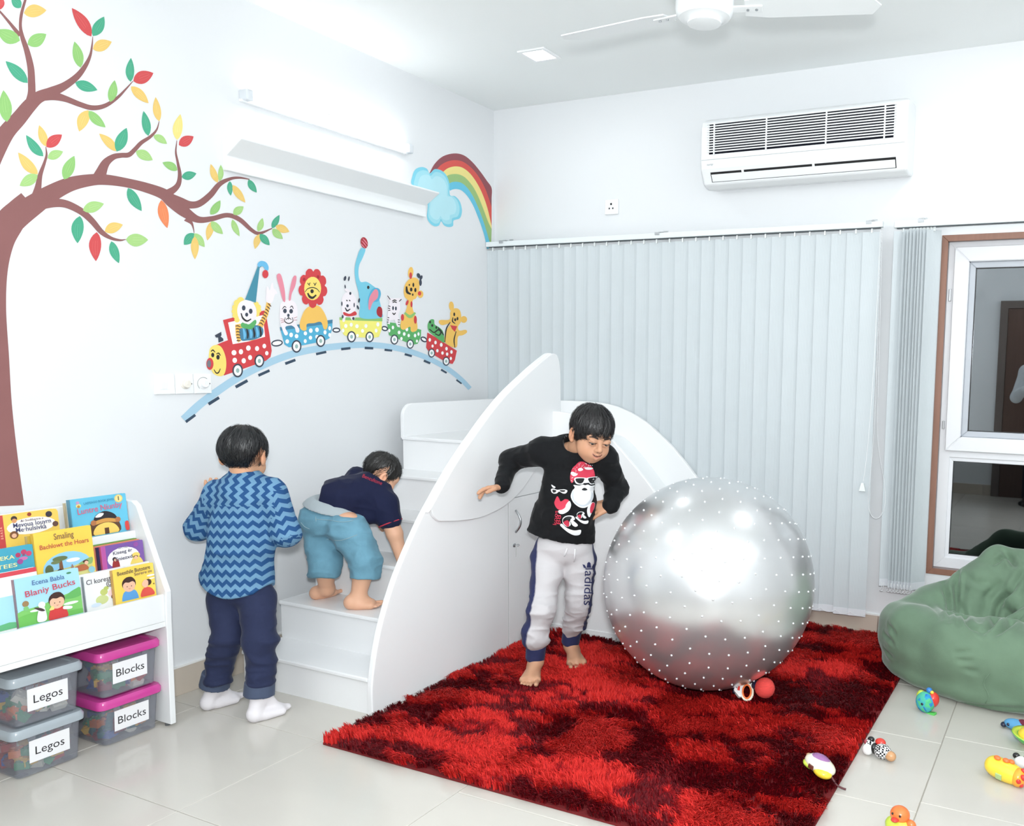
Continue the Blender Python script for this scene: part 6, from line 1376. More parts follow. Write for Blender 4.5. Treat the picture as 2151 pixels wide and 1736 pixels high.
def join_parts(parts):
    V, Q, C = [], [], []; o = 0
    for v, q, c in parts: V.append(v); Q.append(q+o); C.append(c); o += len(v)
    return np.concatenate(V), np.concatenate(Q), np.concatenate(C)
def folds(g, amp, f1, f2, ph=0.0):
    g.warp(lambda x, y, z: amp*np.sin(z*f1+np.sin(x*f2+ph)*1.8+np.sin(y*f2*.8+ph)*1.4)*(.5+.5*np.sin(x*f2*.7+z*f1*.3+y*5+ph))); return g
def wrinkle(V, Q, amp, freq=(7, 7, 20), seed=0, mask=None, axis=None, bias=.45):
    """cloth folds: ridged noise pushed along the normals, stretched across the limb"""
    N_ = np.zeros_like(V); fn = np.cross(V[Q[:, 2]]-V[Q[:, 0]], V[Q[:, 3]]-V[Q[:, 1]])
    for k in range(4): np.add.at(N_, Q[:, k], fn)
    N_ = unit_rows(N_); B = np.stack([RV, FV, UV], 1) if axis is None else np.array(axis)
    P = (V-V.mean(0))@B*np.array(freq); P = P+.6*np.stack([vnoise(P*.5, 1, seed+k) for k in range(3)], 1)
    r = (1-np.abs(2*vnoise(P, 1, seed+11)-1))**2*.65+(1-np.abs(2*vnoise(P*2.1, 1, seed+12)-1))**2*.35
    d = amp*(r-bias)*2
    if mask is not None: d = d*mask
    return V+N_*d[:, None]
class Projector:
    """lays flat prints (shapes or lettering given in pixels) onto a garment"""
    def __init__(s, ob):
        me = ob.data; s.b = BVHTree.FromPolygons([v.co[:] for v in me.vertices], [tuple(p.vertices) for p in me.polygons])
    def hit(s, x, y, off):
        d = Vector(ray(x, y)).normalized(); h = s.b.ray_cast(Vector(CAM), d)
        if h[0] is None: return None
        return h[0]-d*off
    def put(s, tris_v, tris_f, name, material, parent, off=.0016):
        P = [s.hit(x, y, off) for x, y in tris_v]; fs = [f for f in tris_f if all(P[i] is not None for i in f)]
        if not fs: return None
        used = sorted({i for f in fs for i in f}); mp = {u: k for k, u in enumerate(used)}
        mb = MB(); mb._add([P[u] for u in used], [tuple(mp[i] for i in f) for f in fs]); return mb.build(name, material, parent)
    def poly(s, pts, name, material, parent, off=.0016, smooth=True, per=4, cell=3.0):
        P = [tuple(p[:2]) for p in (chain(pts, per, True) if smooth else pts)]
        bm = bmesh.new(); f = bm.faces.new([bm.verts.new((x, y, 0)) for x, y in P]); bmesh.ops.triangulate(bm, faces=[f])
        for _ in range(6):
            es = [e for e in bm.edges if e.calc_length() > cell]
            if not es: break
            bmesh.ops.subdivide_edges(bm, edges=es, cuts=1); bmesh.ops.triangulate(bm, faces=bm.faces[:])
            if len(bm.verts) > 3500: break
        bm.verts.index_update(); v = [(q.co.x, q.co.y) for q in bm.verts]; fs = [tuple(q.index for q in f.verts) for f in bm.faces]; bm.free()
        return s.put(v, fs, name, material, parent, off)
    def text(s, txt, size, cx, cy, rot, name, material, parent, off=.0018, fit=None, bold=.02):
        cu = bpy.data.curves.new(name, 'FONT'); cu.body = txt; cu.size = size; cu.align_x = 'CENTER'; cu.align_y = 'CENTER'; cu.offset = bold; cu.resolution_u = 3
        o = bpy.data.objects.new(name, cu); COL.objects.link(o); dg_ = bpy.context.evaluated_depsgraph_get()
        me = bpy.data.meshes.new_from_object(o.evaluated_get(dg_)); bpy.data.objects.remove(o, do_unlink=True)
        xs = [v.co.x for v in me.vertices]; k = fit/(max(xs)-min(xs)) if fit else 1.0; c, q = math.cos(rot), math.sin(rot)
        v = [(cx+(a.co.x*k*c-(-a.co.y)*q), cy+(a.co.x*k*q+(-a.co.y)*c)) for a in me.vertices]
        bm = bmesh.new(); bv_ = [bm.verts.new((x, y, 0)) for x, y in v]
        for p in me.polygons:
            try: bm.faces.new([bv_[i] for i in p.vertices])
            except ValueError: pass
        bmesh.ops.triangulate(bm, faces=bm.faces[:])
        for _ in range(4):
            es = [e for e in bm.edges if e.calc_length() > 2.2]
            if not es: break
            bmesh.ops.subdivide_edges(bm, edges=es, cuts=1); bmesh.ops.triangulate(bm, faces=bm.faces[:])
        bm.verts.index_update(); v = [(q.co.x, q.co.y) for q in bm.verts]; fs = [tuple(q.index for q in f.verts) for f in bm.faces]; bm.free()
        return s.put(v, fs, name, material, parent, off)

# ------------------------------------------------------------------ the boy running on the rug
SKC = (.79, .60, .48)
M_SKIN, _ = skin_mat('skin', SKC)
pc = thing('person', onF(1165, 1410, .0), 'boy in a black printed long-sleeved shirt and grey joggers running on the red rug', 'person')
HC = Head(J(1243, 912, 3.60), np.array(-FV*.80+RV*.48)+np.array([0, 0, -.42]), UV+RV*.17-FV*.10, 1.04)
NB = J(1206, 950, 3.70)
hv, hq = build_head(HC, NB, True, .0021, -.0002)
shR, shL = J(1140, 948, 3.70), J(1270, 962, 3.72)
elR, wrR = J(1073, 968, 3.80), J(1053, 1024, 3.66)
elL, wrL = J(1296, 1025, 3.84), J(1282, 1064, 3.74)
toe1, heel1 = np.array([1.268, -1.452, .03]), np.array([1.188, -1.296, .03]); an1 = J(1126, 1388, 3.735)
toe2, heel2 = np.array([1.339, -1.173, .03]), np.array([1.229, -1.037, .03]); an2 = J(1199, 1354, 3.955)
hipR, hipL = J(1152, 1178, 3.80), J(1217, 1178, 3.82)
knR, knL = J(1136, 1288, 3.68), J(1216, 1268, 3.82)
def body_c():
    g = grid_for([shR, shL, elR, wrR+np.array([-.12, -.05, 0]), wrR, elL, wrL, toe1, toe2, heel1, heel2, NB, J(1010, 1040, 3.6), J(1250, 1075, 3.7)], .07, .0038)
    g.cone(NB, J(1200, 1000, 3.74), .046, .05, .02); g.cone(J(1200, 1000, 3.74), J(1186, 1140, 3.80), .055, .06, .03)
    for a, b, c in ((shR, elR, wrR), (shL, elL, wrL)): g.cone(NB, a, .04, .036, .02); g.cone(a, b, .036, .029, .01); g.cone(b, c, .029, .0215, .01)
    for h, k, a in ((hipR, knR, an1), (hipL, knL, an2)): g.cone(h, k, .050, .038, .02); g.cone(k, a, .034, .027, .01)
    foot(g, an1, heel1, toe1, .180, 1.0, True, RV, .024); foot(g, an2, heel2, toe2, .180, 1.0, True, -RV, .024)
    hand(g, wrR, -RV*.95-UV*.12-FV*.25, -UV-FV*.2, -FV, .125, .55, .2, curls=(.35, .75, .6, .35)); hand(g, wrL, -RV*.85-UV*.25, -UV*.3+FV*.4, UV, .118, .35, .12)
    return g.net(1)
bv, bq = body_c()
bt = np.tile(np.array(lin(SKC)[:3]), (len(bv), 1))
V, Q, C_ = join_parts([(hv, hq, head_tint(HC, hv, SKC)), (bv, bq, bt)])
body = np_mesh('body', V, Q, M_SKIN, pc, cols=C_)
EYEW = mat('eye_white', (.80, .76, .73), .25, var=.02); IRIS = mat('eye_iris', (.10, .06, .05), .15, var=.1); BROW = mat('eyebrow_hair', (.13, .09, .08), .7, var=.2); NAIL = mat('nail', (.88, .76, .70), .3); TEETH = mat('teeth', (.93, .92, .88), .3)
for sx in (-1, 1):
    e = MB().ball(tuple(HC.p(sx*.031, .0775, -.005)), .0125*HC.s, 16, 12).build('eye', EYEW, body, smooth=True)
    MB().ball(tuple(HC.p(sx*.031+.002, .0860, -.0100)), .0056*HC.s, 12, 8).build('iris', IRIS, e, smooth=True)
    bp_ = [HC.p(sx*x, y, z) for x, y, z in ((.014, .0865, .014), (.024, .088, .0185), (.036, .083, .0195), (.048, .073, .0145))]
    MB().tube([tuple(p) for p in chain(bp_, 4)], [.0022+.0016*math.sin(math.pi*min(i/12+.15, 1)) for i in range(13)], 6).build('eyebrow', BROW, body, smooth=True)
    lp = [HC.p(sx*x, y, z) for x, y, z in ((.0165, .0885, -.0040), (.024, .0940, -.0045), (.031, .0950, -.0048), (.040, .0900, -.0050), (.047, .0835, -.0058))]
    MB().tube([tuple(p) for p in chain(lp, 4)], .0011, 5).build('eyelash', BROW, body, smooth=True)
MB().ball(tuple(HC.p(0, .0868, -.0565)), (.011*HC.s, .004*HC.s, .0026*HC.s), 12, 6, Matrix(HC.M.tolist()).to_4x4()).build('teeth', TEETH, body, smooth=True)
def zm_c(x, y): return np.interp(y, [-.11, -.06, -.035, -.012, .012, .030, .045, .058, .09], [-.062, -.050, -.020, .012, -.030, -.012, .018, .026, .030]) if not hasattr(y, 'shape') else np.interp(y.ravel(), [-.11, -.06, -.035, -.012, .012, .030, .045, .058, .09], [-.062, -.050, -.020, .012, -.030, -.012, .018, .026, .030]).reshape(y.shape)+(.007*np.sin(x*170+1)+.006*np.sin(x*90)-.10*x)*np.clip((y-.03)*40, 0, 1)+np.where(y < -.02, np.clip((np.abs(x)-.035)*1.6, 0, .05), 0)
hair_part(HC, body, (.115, .11, .115), zm_c, infl=(.0845, .102, .089), strands=5200, seed=5, slen=.050, crown=(0, -.05, .12), name='black')
# shirt
def shirt_c():
    g = grid_for([shR, shL, elR, wrR, elL, wrL, NB, J(1185, 1150, 3.80), J(1115, 1115, 3.78), J(1256, 1140, 3.8)], .11, .0058)
    g.cone(J(1200, 965, 3.70), J(1192, 1060, 3.74), .112, .116, .03, flat=FV, fs=.74); g.cone(J(1192, 1060, 3.74), J(1186, 1118, 3.79), .116, .135, .03, flat=FV, fs=.74)
    g.cone(J(1150, 1070, 3.77), J(1136, 1122, 3.80), .05, .055, .05)
    g.cone(shR, shL, .052, .052, .04); g.cone(NB, J(1206, 962, 3.70), .060, .08, .03)
    g.path([shR, elR, wrR+(elR-wrR)*.04], [.056, .044, .032], .03); g.path([shL, elL, wrL+(elL-wrL)*.02], [.056, .046, .036], .03)
    folds(g, .003, 55, 17)
    g.cone(NB+UV*.01+FV*0, J(1212, 930, 3.66), .047, .060, .004, 'cut')
    g.half(J(1186, 1138, 3.72), -UV+RV*-.18+FV*.12, 0)
    g.half(wrR+(elR-wrR)*.12, wrR-elR) if False else None
    return g.net(1)
V, Q = shirt_c(); V = wrinkle(V, Q, .0065, (9, 9, 13), 3); M_BLK = cloth('shirt_black', (.085, .09, .10), bump=.25)
shirt = np_mesh('shirt', V, Q, M_BLK, pc)
SB = mat('button_dark', (.12, .12, .13), .3)
for q in ((1190, 917), (1186, 920)): MB().ball(tuple(J(q[0], q[1], 3.67)), .007, 10, 6).build('shoulder_button', SB, shirt, smooth=True)
# joggers with side stripes
def legs_c():
    g = grid_for([hipR, hipL, knR, knL, an1, an2, J(1185, 1110, 3.8)], .13, .0045)
    g.ell(J(1184, 1150, 3.80), (.132, .095, .09), .03, 'add', np.stack([RV, FV, UV], 1))
    g.path([hipR, knR, J(1126, 1335, 3.70), J(1126, 1352, 3.715)], [.078, .054, .055, .040], .02); g.path([hipL, knL, J(1208, 1308, 3.89), J(1203, 1322, 3.92)], [.078, .054, .053, .040], .02)
    g.ell(J(1128, 1346, 3.70), (.056, .056, .026), .02, 'add', np.stack([RV, FV, UV], 1)); g.ell(J(1206, 1316, 3.90), (.052, .052, .024), .02, 'add', np.stack([RV, FV, UV], 1))
    folds(g, .0045, 48, 15, 1.2); g.half(J(1186, 1128, 3.80), UV, .0)
    return g.net(1)
V, Q = legs_c()
zc_ = V[:, 2]; V = wrinkle(V, Q, .0085, (6, 6, 19), 21, mask=np.clip((.62-zc_)*3.2, .35, 1.0))
# tint: navy along the outer seam of each leg
def leg_tint(V, hipR, knR, aR, hipL, knL, aL, base, navy):
    c = np.tile(np.array(lin(base)[:3]), (len(V), 1)); mid = (np.array(hipR)+np.array(hipL))/2
    lat = (V-mid)@RV
    for (h, k, a, sg) in ((hipR, knR, aR, -1), (hipL, knL, aL, 1)):
        best = np.full(len(V), 9.0); cx_ = np.zeros((len(V), 3))
        for p, q in ((h+(h-k)*.35, h), (h, k), (k, a)):
            ab = q-p; t = np.clip(((V-p)@ab)/(ab@ab), 0, 1); cc = p+t[:, None]*ab; dd = np.linalg.norm(V-cc, axis=1); m = dd < best; best[m] = dd[m]; cx_[m] = cc[m]
        r = unit_rows(V-cx_); u = r@RV*sg; f = r@(-FV)
        mine = (lat*sg > -.01); an = np.degrees(np.arctan2(f, u)); m = mine & (an > -35) & (an < (58 if sg < 0 else 30)); wt = np.clip((an+35)/5, 0, 1)*np.clip(((58 if sg < 0 else 30)-an)/5, 0, 1)*mine; c = c*(1-wt[:, None])+np.array(lin(navy)[:3])*wt[:, None]
    return c
GREYJ, NAVY = (.80, .79, .80), (.19, .21, .36)
jog = np_mesh('joggers', V, Q, cloth('jogger_fabric', (1, 1, 1), 'tint', .25, .05), pc, cols=leg_tint(V, hipR, knR, np.array(J(1126, 1360, 3.71)), hipL, knL, np.array(J(1203, 1330, 3.91)), GREYJ, NAVY))
M_NAVY = cloth('navy_rib', NAVY, bump=.2)
for a, b in ((J(1126, 1360, 3.72), J(1124, 1383, 3.735)), (J(1202, 1328, 3.93), J(1198, 1349, 3.95))):
    g = grid_for([a, b], .06, .005); g.cone(a, b, .044, .042, .0); g.half(b+(b-a)*.1, b-a); V, Q = g.net(1); np_mesh('ankle_cuff', V, Q, M_NAVY, jog)
# prints
pr = Projector(shirt); PRED, PWHT, PBLK, PDRK = mat('print_red', (.82, .22, .32), .7), mat('print_white', (.93, .94, .95), .7), mat('print_black', (.06, .065, .075), .6), mat('print_grey', (.80, .83, .86), .7)
def KS(x, y): return (1120+x/7.89, 940+y/7.89)
def sp_(pts, name, m, off=.0016, smooth=True): return pr.poly([KS(*p) for p in pts], name, m, shirt, off, smooth)
sp_([(700, 300), (760, 245), (830, 240), (900, 275), (960, 310), (1000, 370), (1020, 440), (1010, 500), (850, 515), (690, 530), (660, 580), (630, 585), (612, 520), (620, 430), (650, 350)], 'print_cap', PRED)
rq = random.Random(3)
for q in [(rq.uniform(700, 960)+20*(k%2), rq.uniform(262, 345)) for k in range(26)]+[(rq.uniform(635, 720), rq.uniform(350, 410)) for k in range(7)]+[(rq.uniform(625, 665), rq.uniform(500, 570)) for k in range(6)]: pr.poly([(KS(*q)[0]+.75*math.cos(a), KS(*q)[1]+.65*math.sin(a)) for a in [i*math.pi/3 for i in range(6)]], 'print_fleck', PWHT, shirt, .0022, False)
sp_([(620, 430), (650, 405), (720, 435), (740, 440), (715, 470), (670, 480), (640, 460)], 'print_cap_fold', PWHT, .0022)
for b in ([(745, 360), (790, 340), (830, 370), (790, 395), (750, 390)], [(850, 345), (900, 330), (990, 345), (960, 370), (880, 370)]): sp_(b, 'print_cap_fur', PWHT, .0022)
sp_([(690, 505), (860, 505), (880, 520), (900, 505), (1072, 485), (1050, 560), (1020, 605), (950, 615), (905, 560), (880, 545), (850, 560), (830, 605), (760, 618), (700, 590)], 'print_glasses', PWHT, .0026)
sp_([(710, 520), (835, 515), (845, 540), (815, 590), (765, 600), (715, 570)], 'print_lens', PBLK, .0032); sp_([(920, 515), (1050, 500), (1035, 560), (1005, 592), (955, 598), (920, 555)], 'print_lens', PBLK, .0032)
sp_([(668, 625), (760, 635), (820, 618), (860, 628), (910, 618), (960, 640), (1022, 628), (1010, 660), (1028, 690), (1000, 720), (1000, 820), (970, 900), (920, 970), (850, 1005), (770, 995), (690, 940), (640, 870), (622, 800), (650, 720), (690, 670)], 'print_beard', PWHT, .0020)
sp_([(640, 760), (680, 720), (800, 740), (900, 735), (990, 760), (975, 880), (900, 965), (800, 985), (700, 930), (650, 860)], 'print_beard_shade', PDRK, .0024); sp_([(700, 700), (850, 730), (960, 710), (950, 850), (860, 950), (740, 930), (670, 830)], 'print_beard_light', PWHT, .0027)
sp_([(805, 700), (850, 672), (900, 700), (870, 718), (830, 716)], 'print_mouth', PBLK, .0031)
sp_([(350, 930), (370, 860), (400, 812), (430, 850), (450, 895), (480, 890), (530, 860), (590, 880), (570, 960), (530, 1010), (450, 1040), (390, 1010)], 'print_mitten', PRED); sp_([(545, 950), (600, 890), (628, 960), (590, 1050), (500, 1105), (430, 1095), (418, 1050), (480, 1035), (530, 1000)], 'print_mitten_cuff', PWHT, .0022)
sp_([(975, 912), (1022, 930), (1010, 1010), (965, 1100), (935, 1160), (905, 1130), (892, 1050), (915, 970)], 'print_mitten_cuff', PWHT); sp_([(980, 920), (1020, 935), (1008, 1010), (970, 1090), (945, 1080), (945, 1000)], 'print_mitten', PRED, .0022)
sp_([(300, 620), (340, 640), (370, 662), (350, 678), (318, 660)], 'print_sketch', PWHT); sp_([(295, 700), (330, 685), (395, 705), (460, 700), (520, 698), (568, 720), (540, 765), (490, 765), (430, 735), (390, 765), (340, 768), (305, 745)], 'print_sketch', PWHT); sp_([(320, 705), (380, 715), (370, 745), (330, 750)], 'print_sketch_line', PBLK, .0022); sp_([(440, 712), (530, 715), (510, 740), (460, 735)], 'print_sketch_line', PBLK, .0022)
for dx, dy in ((0, 0), (165, -125)):
    k = 1 if dx == 0 else .62
    def sh(p): return (445+dx+(p[0]-445)*k+ (90 if dx else 0), 1290+dy+(p[1]-1290)*k)
    sp_([sh(p) for p in ((445, 1290), (480, 1270), (560, 1340), (680, 1380), (785, 1370), (790, 1420), (760, 1455), (680, 1460), (590, 1420), (500, 1350))], 'print_shoe_sole', PWHT)
    sp_([sh(p) for p in ((490, 1180), (560, 1135), (660, 1140), (690, 1200), (620, 1230), (620, 1290), (560, 1320), (490, 1260))], 'print_shoe_outline', PWHT, .0014); sp_([sh(p) for p in ((500, 1190), (560, 1150), (640, 1160), (600, 1240), (590, 1310), (500, 1250))], 'print_shoe_body', PBLK, .0020)
    sp_([sh(p) for p in ((500, 1250), (570, 1210), (600, 1270), (570, 1320))], 'print_shoe_patch', PRED, .0024); sp_([sh(p) for p in ((620, 1190), (680, 1230), (740, 1290), (700, 1320), (640, 1280))], 'print_laces', PWHT, .0022)
pr.text('koos', 11, *KS(370, 1170), math.radians(-84), 'print_lettering', PRED, shirt, fit=30); pr.text('88', 13, *KS(425, 1200), math.radians(-84), 'print_lettering', PRED, shirt, fit=20)
pj = Projector(jog); PNV = mat('print_navy', (.16, .18, .36), .7)
def KJ(x, y): return (980+x/2.711, 820+y/2.711)
for pts in ([(668, 1012), (660, 992), (672, 995), (684, 1015)], [(684, 1012), (688, 985), (697, 978), (706, 985), (710, 1012)], [(712, 1012), (722, 992), (732, 990), (726, 1014)], [(672, 1016), (726, 1014), (720, 1021), (680, 1022)]): pj.poly([KJ(*p) for p in pts], 'trefoil_leaf', PNV, jog, .0022, False)
pj.text('adidas', 27, *KJ(693, 1128), math.radians(92), 'logo_lettering', PNV, jog, fit=72, bold=.03)
for a in ([(572, 902), (566, 922), (556, 947)], [(618, 905), (616, 940), (612, 978)]):
    P = [pj.hit(*KJ(*q), .004) for q in a]
    if all(P): MB().tube([tuple(p) for p in P], .0032, 6).build('drawstring', mat('drawstring_white', (.92, .92, .93), .8), jog, smooth=True)

# ------------------------------------------------------------------ the boy with his hands at the wall
SKA = (.86, .66, .53)
pa = thing('person', (.37, -2.14, 0), 'boy in a blue zigzag shirt and navy trousers standing against the left wall', 'person')
HA = Head(J(513, 955, 3.315), FV+RV*-.10+np.array([0, 0, -.12]), UV+RV*.02, .97)
NA = J(514, 1010, 3.31)
hv, hq = build_head(HA, NA, False, .003)
sL, sR = J(460, 1040, 3.32), J(572, 1036, 3.30)
eL, wL = J(418, 1108, 3.36), J(437, 1062, 3.50)
eR, wR = J(601, 1118, 3.32), J(598, 1128, 3.44)
hL, hR = J(475, 1258, 3.34), J(540, 1258, 3.33)
kL, kR = J(477, 1345, 3.31), J(548, 1345, 3.27)
aL_, aR_ = J(452, 1440, 3.37), J(545, 1455, 3.275)
def body_a():
    g = grid_for([sL, sR, eL, wL, eR, wR, hL, hR, aL_, aR_, (.24, -2.2, .0), (.505, -2.02, 0), NA, onL(440, 1000, .0)], .075, .0042)
    g.cone(NA, J(515, 1060, 3.31), .044, .075, .02); g.cone(J(515, 1060, 3.31), J(508, 1230, 3.335), .08, .082, .03, flat=FV, fs=.75)
    for a, b, c in ((sL, eL, wL), (sR, eR, wR)): g.cone(NA, a, .04, .034, .02); g.cone(a, b, .033, .027, .01); g.cone(b, c, .027, .020, .01)
    for h, k, a in ((hL, kL, aL_), (hR, kR, aR_)): g.cone(h, k, .06, .042, .02); g.cone(k, a, .042, .028, .01)
    foot(g, aL_, (.240, -2.185, .004), (.262, -2.03, 0.004), .150, .85, False, None, .002); foot(g, aR_, (.500, -2.180, 0.004), (.520, -2.03, 0.004), .150, .85, False, None, .006)
    hw = onL(440, 1056, .022); g.cone(wL, hw, .020, .019, .01); hand(g, hw, (0.02, .25, 1.0), (-1, .0, 0), (0, 1, .2), .115, .10, .30)
    g.cone(wR, wR+FV*.05, .02, .02, .01); hand(g, wR+FV*.02-RV*.02, FV*.8-RV*.3, -RV, UV, .10, .9)
    return g.net(1)
bv, bq = body_a(); bv[:, 0] = np.maximum(bv[:, 0], .0012)
V, Q, C_ = join_parts([(hv, hq, head_tint(HA, hv, SKA, False)), (bv, bq, np.tile(np.array(lin(SKA)[:3]), (len(bv), 1)))])
bodya = np_mesh('body', V, Q, M_SKIN, pa, cols=C_)
def zprof(ys, zs, nape=1.6):
    return lambda x, y: np.interp(y.ravel(), ys, zs).reshape(y.shape)+np.where(y < -.015, np.clip((np.abs(x)-.036)*nape, 0, .075), 0)+.004*np.sin(x*140)
hair_part(HA, bodya, (.10, .105, .115), zprof([-.12, -.07, -.045, -.02, .01, .04, .09], [-.075, -.072, -.050, .002, -.020, .0, .02], 1.9), infl=(.0855, .104, .091), cz=.024, strands=3000, seed=8, slen=.06, crown=(0, -.02, .12), name='jet')
# socks
def socks(a, heel, toe, side):
    g = grid_for([a, heel, toe], .07, .004); foot(g, a, heel, toe, .168, 1.06, False, None, .001); g.cone(a+np.array([0, 0, .05]), a, .034, .035, .01); g.half((0, 0, .10), (0, 0, 1)); V, Q = g.net(1); V[:, 2] = np.maximum(V[:, 2], .0008)
    np_mesh('sock', V, Q, cloth('sock_white', (.90, .885, .90), bump=.2, var=.03), pa)
socks(aL_, (.240, -2.195, 0), (.262, -2.03, 0), -1); socks(aR_, (.500, -2.190, 0), (.520, -2.03, 0), 1)
# trousers with turned-up cuffs
M_TRO = cloth('navy_trousers', (.165, .19, .30), bump=.3, var=.1); M_CUF = cloth('trouser_cuff', (.29, .33, .42), bump=.2)
def tro_a():
    g = grid_for([hL, hR, kL, kR, aL_, aR_, J(508, 1200, 3.33)], .13, .0055)
    g.ell(J(506, 1232, 3.335), (.106, .082, .085), .03, 'add', np.stack([RV, FV, UV], 1))
    g.path([hL, kL, J(457, 1430, 3.355)], [.070, .055, .047], .022); g.path([hR, kR, J(545, 1448, 3.272)], [.070, .056, .047], .022)
    folds(g, .002, 52, 13, .4); g.half(J(508, 1195, 3.33), UV); g.half((0, 0, .120), (0, 0, -1)); return g.net(1)
V, Q = tro_a(); V = wrinkle(V, Q, .0105, (6, 6, 17), 31, mask=np.clip((.50-V[:, 2])*4, .25, 1)); tro = np_mesh('trousers', V, Q, M_TRO, pa)
for a, b in ((J(456, 1414, 3.355), J(450, 1443, 3.362)), (J(546, 1431, 3.274), J(544, 1461, 3.276))):
    g = grid_for([a, b], .085, .0045); g.cone(a, b, .054, .056, 0); g.half(b, b-a); g.half(a, a-b); g.cone(b+(b-a)*.3, b-(b-a)*.25, .042, .042, .004, 'cut'); V, Q = g.net(1); np_mesh('turn_up', V, Q, M_CUF, tro)
# shirt with zigzag weave
def zigzag_mat():
    m = bpy.data.materials.new('zigzag_cotton'); m.use_nodes = True; nt = m.node_tree; b = nt.nodes['Principled BSDF']; b.inputs['Roughness'].default_value = .85; b.inputs['Specular IOR Level'].default_value = .2
    at = nd(nt, 'ShaderNodeAttribute'); at.attribute_name = 'weave'; sp = nd(nt, 'ShaderNodeSeparateXYZ'); nt.links.new(at.outputs['Vector'], sp.inputs[0])
    def mth(op, a, b_=None):
        n = nd(nt, 'ShaderNodeMath', operation=op)
        for i, v in enumerate((a, b_)):
            if v is None: continue
            if isinstance(v, (int, float)): n.inputs[i].default_value = v
            else: nt.links.new(v, n.inputs[i])
        return n.outputs[0]
    tri = mth('PINGPONG', sp.outputs[0], .0160); vv = mth('ADD', sp.outputs[1], tri); fr = mth('FRACT', mth('DIVIDE', vv, .0375)); st_ = mth('GREATER_THAN', fr, .5)
    no = nd(nt, 'ShaderNodeTexNoise'); no.inputs['Scale'].default_value = 700; no.inputs['Detail'].default_value = 2
    c1 = nd(nt, 'ShaderNodeMix', data_type='RGBA'); c1.inputs[6].default_value = lin((.30, .47, .62)); c1.inputs[7].default_value = lin((.50, .66, .77)); nt.links.new(no.outputs[0], c1.inputs[0])
    c2 = nd(nt, 'ShaderNodeMix', data_type='RGBA'); nt.links.new(st_, c2.inputs[0]); c2.inputs[6].default_value = lin((.155, .31, .50)); nt.links.new(c1.outputs[2], c2.inputs[7]); nt.links.new(c2.outputs[2], b.inputs['Base Color'])
    tc = nd(nt, 'ShaderNodeTexCoord'); n2 = nd(nt, 'ShaderNodeTexNoise'); n2.inputs['Scale'].default_value = 30; nt.links.new(tc.outputs['Object'], n2.inputs['Vector']); bp = nd(nt, 'ShaderNodeBump'); bp.inputs['Strength'].default_value = .3; bp.inputs['Distance'].default_value = .006; nt.links.new(n2.outputs[0], bp.inputs['Height']); nt.links.new(bp.outputs[0], b.inputs['Normal'])
    return m
M_ZIG = zigzag_mat()
def weave(ob, V, arms, yoke):
    """cloth coordinates for the zigzag, kept apart for body, yoke and each half sleeve"""
    L = V-np.array(J(514, 1100, 3.31)); u = L@RV; v = L@UV; z = np.zeros(len(V)); maps = [np.stack([u, v, z], 1), np.stack([v, u, z], 1)]; lab = np.where(v > yoke, 1, 0); lat = np.abs(u)
    for (s_, e_, w_) in arms:
        for p, q in ((s_, e_), (e_, w_)):
            ab = q-p; t = ((V-p)@ab)/(ab@ab); cc = p+np.clip(t, 0, 1)[:, None]*ab; d = np.linalg.norm(V-cc, axis=1); r = V-cc; s2 = unit(np.cross(unit(ab), FV))
            maps.append(np.stack([r@s2+.3, t*np.linalg.norm(ab), z], 1)); m = (d < .064) & (lat > .122+.02*(v > .03)) & (t > -.05) & (t < 1.3); lab[m] = len(maps)-1
    me = ob.data; nl = len(me.loops); vi = np.zeros(nl, np.int32); me.loops.foreach_get('vertex_index', vi); fl = np.repeat(lab[vi.reshape(-1, 4)[:, 0]], 4)
    A = np.stack(maps); W = A[np.clip(fl, 0, len(maps)-1), vi]
    at = me.attributes.new('weave', 'FLOAT_VECTOR', 'CORNER'); at.data.foreach_set('vector', W.astype(np.float32).ravel())
def shirt_a():
    g = grid_for([sL, sR, eL, wL, eR, wR, J(500, 1255, 3.33), NA], .12, .0052)
    g.cone(J(515, 1045, 3.31), J(507, 1130, 3.32), .112, .118, .03, flat=FV, fs=.74); g.cone(J(507, 1130, 3.32), J(499, 1225, 3.335), .118, .140, .03, flat=FV, fs=.74)
    g.cone(sL, sR, .045, .045, .04); g.cone(J(514, 1002, 3.312), J(515, 1030, 3.31), .055, .075, .02)
    g.path([sL, eL, wL+(eL-wL)*.1], [.052, .050, .038], .03); g.path([sR, eR, wR+(eR-wR)*.1], [.052, .050, .040], .03)
    folds(g, .002, 46, 14, 2.0); g.field(lambda P: (P-np.array(J(499, 1254, 3.30)))@UV-.055*np.clip(np.abs((P-np.array(J(499, 1254, 3.30)))@RV)/.13, 0, 1.2)**2); g.cone(NA+UV*.03, NA+UV*.09, .047, .052, .004, 'cut'); return g.net(1)
V, Q = shirt_a(); V = wrinkle(V, Q, .0065, (8, 8, 9), 41); V[:, 0] = np.maximum(V[:, 0], .004); sha = np_mesh('shirt', V, Q, M_ZIG, pa); weave(sha, V, ((sL, eL, wL), (sR, eR, wR)), .075)
g = grid_for([J(514, 990, 3.31), J(515, 1016, 3.31)], .085, .0042); g.cone(J(514, 986, 3.318), J(515, 1020, 3.31), .055, .073, 0); g.half(J(514, 990, 3.315), UV+RV*.05); g.half(J(514, 1014, 3.315), -UV); g.cone(NA+UV*.0, NA+UV*.09, .045, .045, .003, 'cut'); V, Q = g.net(1)
cl2 = np_mesh('collar', V, Q, M_ZIG, sha); weave(cl2, V, (), -1)

